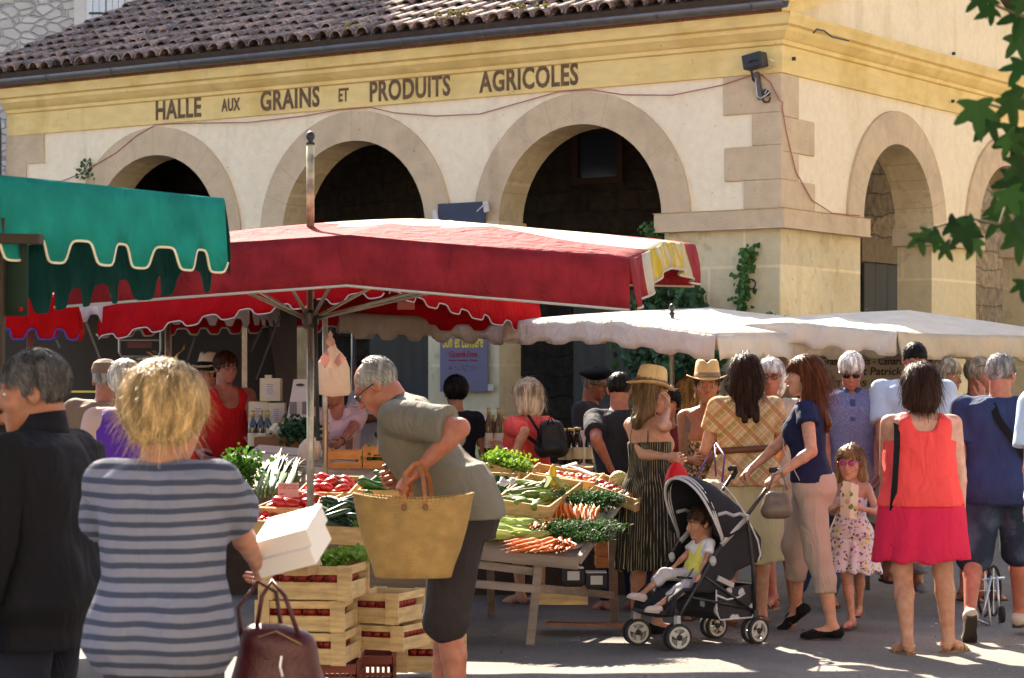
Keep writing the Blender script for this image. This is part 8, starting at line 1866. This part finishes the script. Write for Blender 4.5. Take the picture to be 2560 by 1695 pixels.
# ------------------------------------------------------------------ plants
def ivy(name, label, pts, n, m, size, spread, nrm_, seed=1, stem=True, cat='plant'):
    r = np.random.RandomState(seed); base = V(pts[0]); t = T(name, label, cat, base); mb = MB()
    for i in range(n):
        k = r.uniform(0, len(pts)-1.001); a = int(k); c = V(pts[a]).lerp(V(pts[a+1]), k - a) + V(tuple(r.normal(size=3)*np.array(spread))); c += nrm_*abs(r.normal())*.03
        L = r.uniform(*size); d = V((r.normal()*.5, r.normal()*.5, -1 + r.normal()*.5)).normalized(); nn = (nrm_ + V(tuple(r.normal(size=3)*.5))).normalized(); s_ = d.cross(nn).normalized(); q = nn*L*.12
        mb.add([c, c + s_*L*.45 + d*L*.15 - q, c + s_*L*.42 + d*L*.55, c + d*L, c - s_*L*.42 + d*L*.55, c - s_*L*.45 + d*L*.15 - q, c + d*L*.4 + q], [(0,1,6), (1,2,6), (2,3,6), (3,4,6), (4,5,6), (5,0,6)])
    t.part('leaves', mb, m)
    if stem: mb = MB(); mb.tube([V(p) for p in pts], .006, 5); t.part('stem', mb, WOOD)
    return t
IVY = mat('ivy_green', (.055,.13,.022), .5, isl=.45, trans=.25, spec=.3); IVD = mat('ivy_dark', (.03,.085,.02), .5, isl=.45, trans=.2)
ap = lambda px, py, o=.04: fA(*pxA(px, py, o))
ivy('climbing_ivy', 'narrow column of ivy climbing the corner pier beside the iron ring', [ap(1850,830), ap(1856,780), ap(1862,730), ap(1860,690), ap(1870,650), ap(1876,626)], 330, IVY, (.03,.06), (.032,.03,.05), nA, 1)
ivy('climbing_vine', 'leafy vine growing between the red parasol corner and the white one', [ap(1600,900,-.05), ap(1650,840,0), ap(1625,790,-.1), ap(1665,760,.05), ap(1668,700,.1)], 560, IVD, (.05,.10), (.13,.06,.09), nA, 2)
ivy('climbing_vine', 'vine arching to the right above the white parasol', [ap(1760,880,.1), ap(1735,800,.15), ap(1745,760,.15), ap(1715,715,.15)], 260, IVD, (.05,.095), (.07,.05,.06), nA, 3)
ivy('climbing_vine', 'dark vine hanging behind the thin pole under the white parasol', [ap(1720,1040,.2), ap(1690,960,.2), ap(1740,900,.2), ap(1730,870,.2)], 600, IVD, (.05,.09), (.18,.06,.12), nA, 4)
ivy('climbing_vine', 'sprig of leaves at the end of the pier ledge by the big arch', [ap(1640,600,.02), ap(1632,575,.02), ap(1628,556,.02)], 110, IVY, (.03,.05), (.04,.03,.03), nA, 5)
ivy('wall_plant', 'small sprig growing beside the leftmost arch', [ap(222,440), ap(212,425), ap(222,405)], 40, IVY, (.03,.05), (.05,.02,.04), nA, 6)
ivy('wall_plant', 'tiny weed on the pier above the white parasols', [ap(1935,800), ap(1938,785)], 30, IVY, (.025,.05), (.04,.02,.03), nA, 7)
def leafshape(s_):
    out = []
    lobes = [(0, 1.0), (52, .82), (-52, .82), (105, .55), (-105, .55)]
    pts = [(180, .12), (128, .30), (112, .50), (102, .58), (92, .44), (78, .36), (66, .62), (56, .84), (50, .80), (40, .60), (28, .42), (16, .66), (8, .84), (0, 1.04)]
    full = pts + [(-a, r) for a, r in pts[-2:0:-1]]
    return [(r*math.sin(R_(a))*s_, r*math.cos(R_(a))*s_) for a, r in full]
def leafmesh(mb, c, s_, d, nn, r, curl=.15):
    d = V(d).normalized(); nn = V(nn); nn = (nn - d*nn.dot(d)).normalized(); x = d.cross(nn); sh = leafshape(s_); n = len(sh)
    vs = [V(c)] + [V(c) + x*a + d*b - nn*(abs(a)*curl*1.2 + max(b, 0)*curl*r) for a, b in sh]; mb.add(vs, [(0, i+1, (i+1) % n + 1) for i in range(n)])
MAP = mat('maple_leaf', (.010,.034,.006), .55, isl=.5, trans=.12, spec=.15)
tr = T('plane_tree', 'tree whose lobed dark leaves hang into the top right corner', 'tree', (3.6, 4.4, 0)); rl = random.Random(4)
for nm, q, rr_ in (('trunk', [(3.6,4.4,0), (3.55,4.4,1.5), (3.4,4.3,3.2), (2.9,4.0,4.6)], [.2,.17,.14,.1]), ('limb', [(3.4,4.3,3.2), (2.4,4.8,3.9), (1.0,5.0,4.6), (-.8,6.8,4.9), (-2.2,9.6,4.6)], [.10,.08,.06,.04,.02]), ('limb', [(3.45,4.35,2.9), (2.6,5.3,3.2), (1.9,5.9,3.1), (1.45,6.0,2.85)], [.07,.045,.025,.01])):
    mb = MB(); mb.tube(q, rr_, 9); tr.part(nm, mb, mat('bark', (.12,.09,.065), .9, n=.3, bump=.6, bs=20), smooth=True)
mb = MB(); hang_ = [(2450,-10,62,12), (2482,22,50,-60), (2556,30,80,-15), (2545,92,75,20), (2552,-5,60,40), (2443,262,88,5), (2478,300,70,-40), (2530,250,78,15), (2552,225,60,-20), (2548,330,95,-5), (2520,345,62,45), (2556,400,80,10), (2540,445,78,-15), (2520,480,70,20), (2556,500,70,0), (2498,545,60,-25), (2535,560,80,30), (2552,590,72,-5), (2378,560,66,70), (2408,575,64,15), (2440,600,58,-30), (2345,590,60,-75), (2300,588,52,10), (2362,615,44,30), (2558,705,50,0), (2480,520,56,60), (2556,160,70,-30), (2430,560,60,-60)]
for px, py, sz, an in hang_:
    d = rl.uniform(5.6, 6.4); s_ = sz*1.05*d/F; dr = V((math.sin(R_(an)), rl.uniform(-.3,.3), -math.cos(R_(an)))); leafmesh(mb, P(px, py, d), s_, dr, V((rl.uniform(-.5,.5), -1, rl.uniform(-.2,.7))), rl.uniform(-1, 1.5))
tr.part('leaves', mb, MAP)
for pts in (((2640,-60), (2556,40), (2480,10), (2440,-20)), ((2640,150), (2560,230), (2530,300), (2545,420), (2550,560)), ((2545,430), (2500,560), (2420,545), (2310,575)), ((2560,230), (2500,268), (2450,255))):
    mb = MB(); mb.tube([P(x, y, 6.0) for x, y in pts], [.006,.005,.004,.003,.002][:len(pts)], 5); tr.part('twig', mb, MATS['bark'])
mb = MB(); rc = np.random.RandomState(8)
for i in range(11000):
    x, y = rc.uniform(-3.4, 4.2), rc.uniform(-2.5, 11.2); zmin = max(3.0, 1.9 + .19*max(y, 0) + .4); z = rc.uniform(zmin, zmin + 1.9 + 1.2*math.sin(x*1.3 + y))
    if y > 6 and x < -1.2: zmin = 1.54 + .1626*max(y, 0) + .45; z = rc.uniform(zmin, zmin + 1.6)
    if y > 8.2 and x > -1.0: continue
    s_ = rc.uniform(.07, .13); d = V(tuple(rc.normal(size=3))) + V((0,0,-1)); leafmesh(mb, (x, y, z), s_, d, V(tuple(rc.normal(size=3)*.6)) + V((0,0,1)), 0, .2)
tr.part('crown', mb, MAP)
SKY = .09; SUN = 5.0; EXPO = 2.28
# ------------------------------------------------------------------ camera, sky, sun
cam = bpy.data.cameras.new('camera'); co = bpy.data.objects.new('camera', cam); COL.objects.link(co)
co.location = (0, 0, CZ); co.rotation_euler = (math.pi/2, 0, 0)
cam.sensor_width = 36; cam.lens = F/2560*36; cam.shift_y = (951 - 847.5)/2560; cam.clip_end = 500; cam.clip_start = .1
cam.dof.use_dof = True; cam.dof.focus_distance = 13.8; cam.dof.aperture_fstop = 7.1
scene.camera = co
w = bpy.data.worlds.new('World'); scene.world = w; w.use_nodes = True; nt = w.node_tree
SD = V((-math.cos(R_(73)), math.sin(R_(73)), math.tan(R_(36.3)))).normalized(); EL = math.asin(SD.z); AZ = math.atan2(SD.x, SD.y)
sky = nt.nodes.new('ShaderNodeTexSky'); sky.sky_type = 'NISHITA'; sky.sun_disc = False; sky.sun_elevation = EL; sky.sun_rotation = AZ; sky.air_density = .8; sky.dust_density = 2.5; sky.ozone_density = .5
nt.links.new(sky.outputs[0], nt.nodes['Background'].inputs['Color']); nt.nodes['Background'].inputs['Strength'].default_value = SKY
sl = bpy.data.lights.new('sun', 'SUN'); sl.energy = SUN; sl.angle = R_(.53); sl.color = (1, .88, .71)
so = bpy.data.objects.new('sun', sl); COL.objects.link(so); so.rotation_euler = SD.to_track_quat('Z', 'Y').to_euler(); so.location = (-8, 6, 10)
scene.view_settings.view_transform = 'Standard'; scene.view_settings.look = 'None'; scene.view_settings.exposure = EXPO; scene.view_settings.gamma = 1
scene.cycles.use_denoising = True; scene.cycles.max_bounces = 6; scene.cycles.diffuse_bounces = 4; scene.cycles.transmission_bounces = 4
scene.cycles.caustics_reflective = False; scene.cycles.caustics_refractive = False
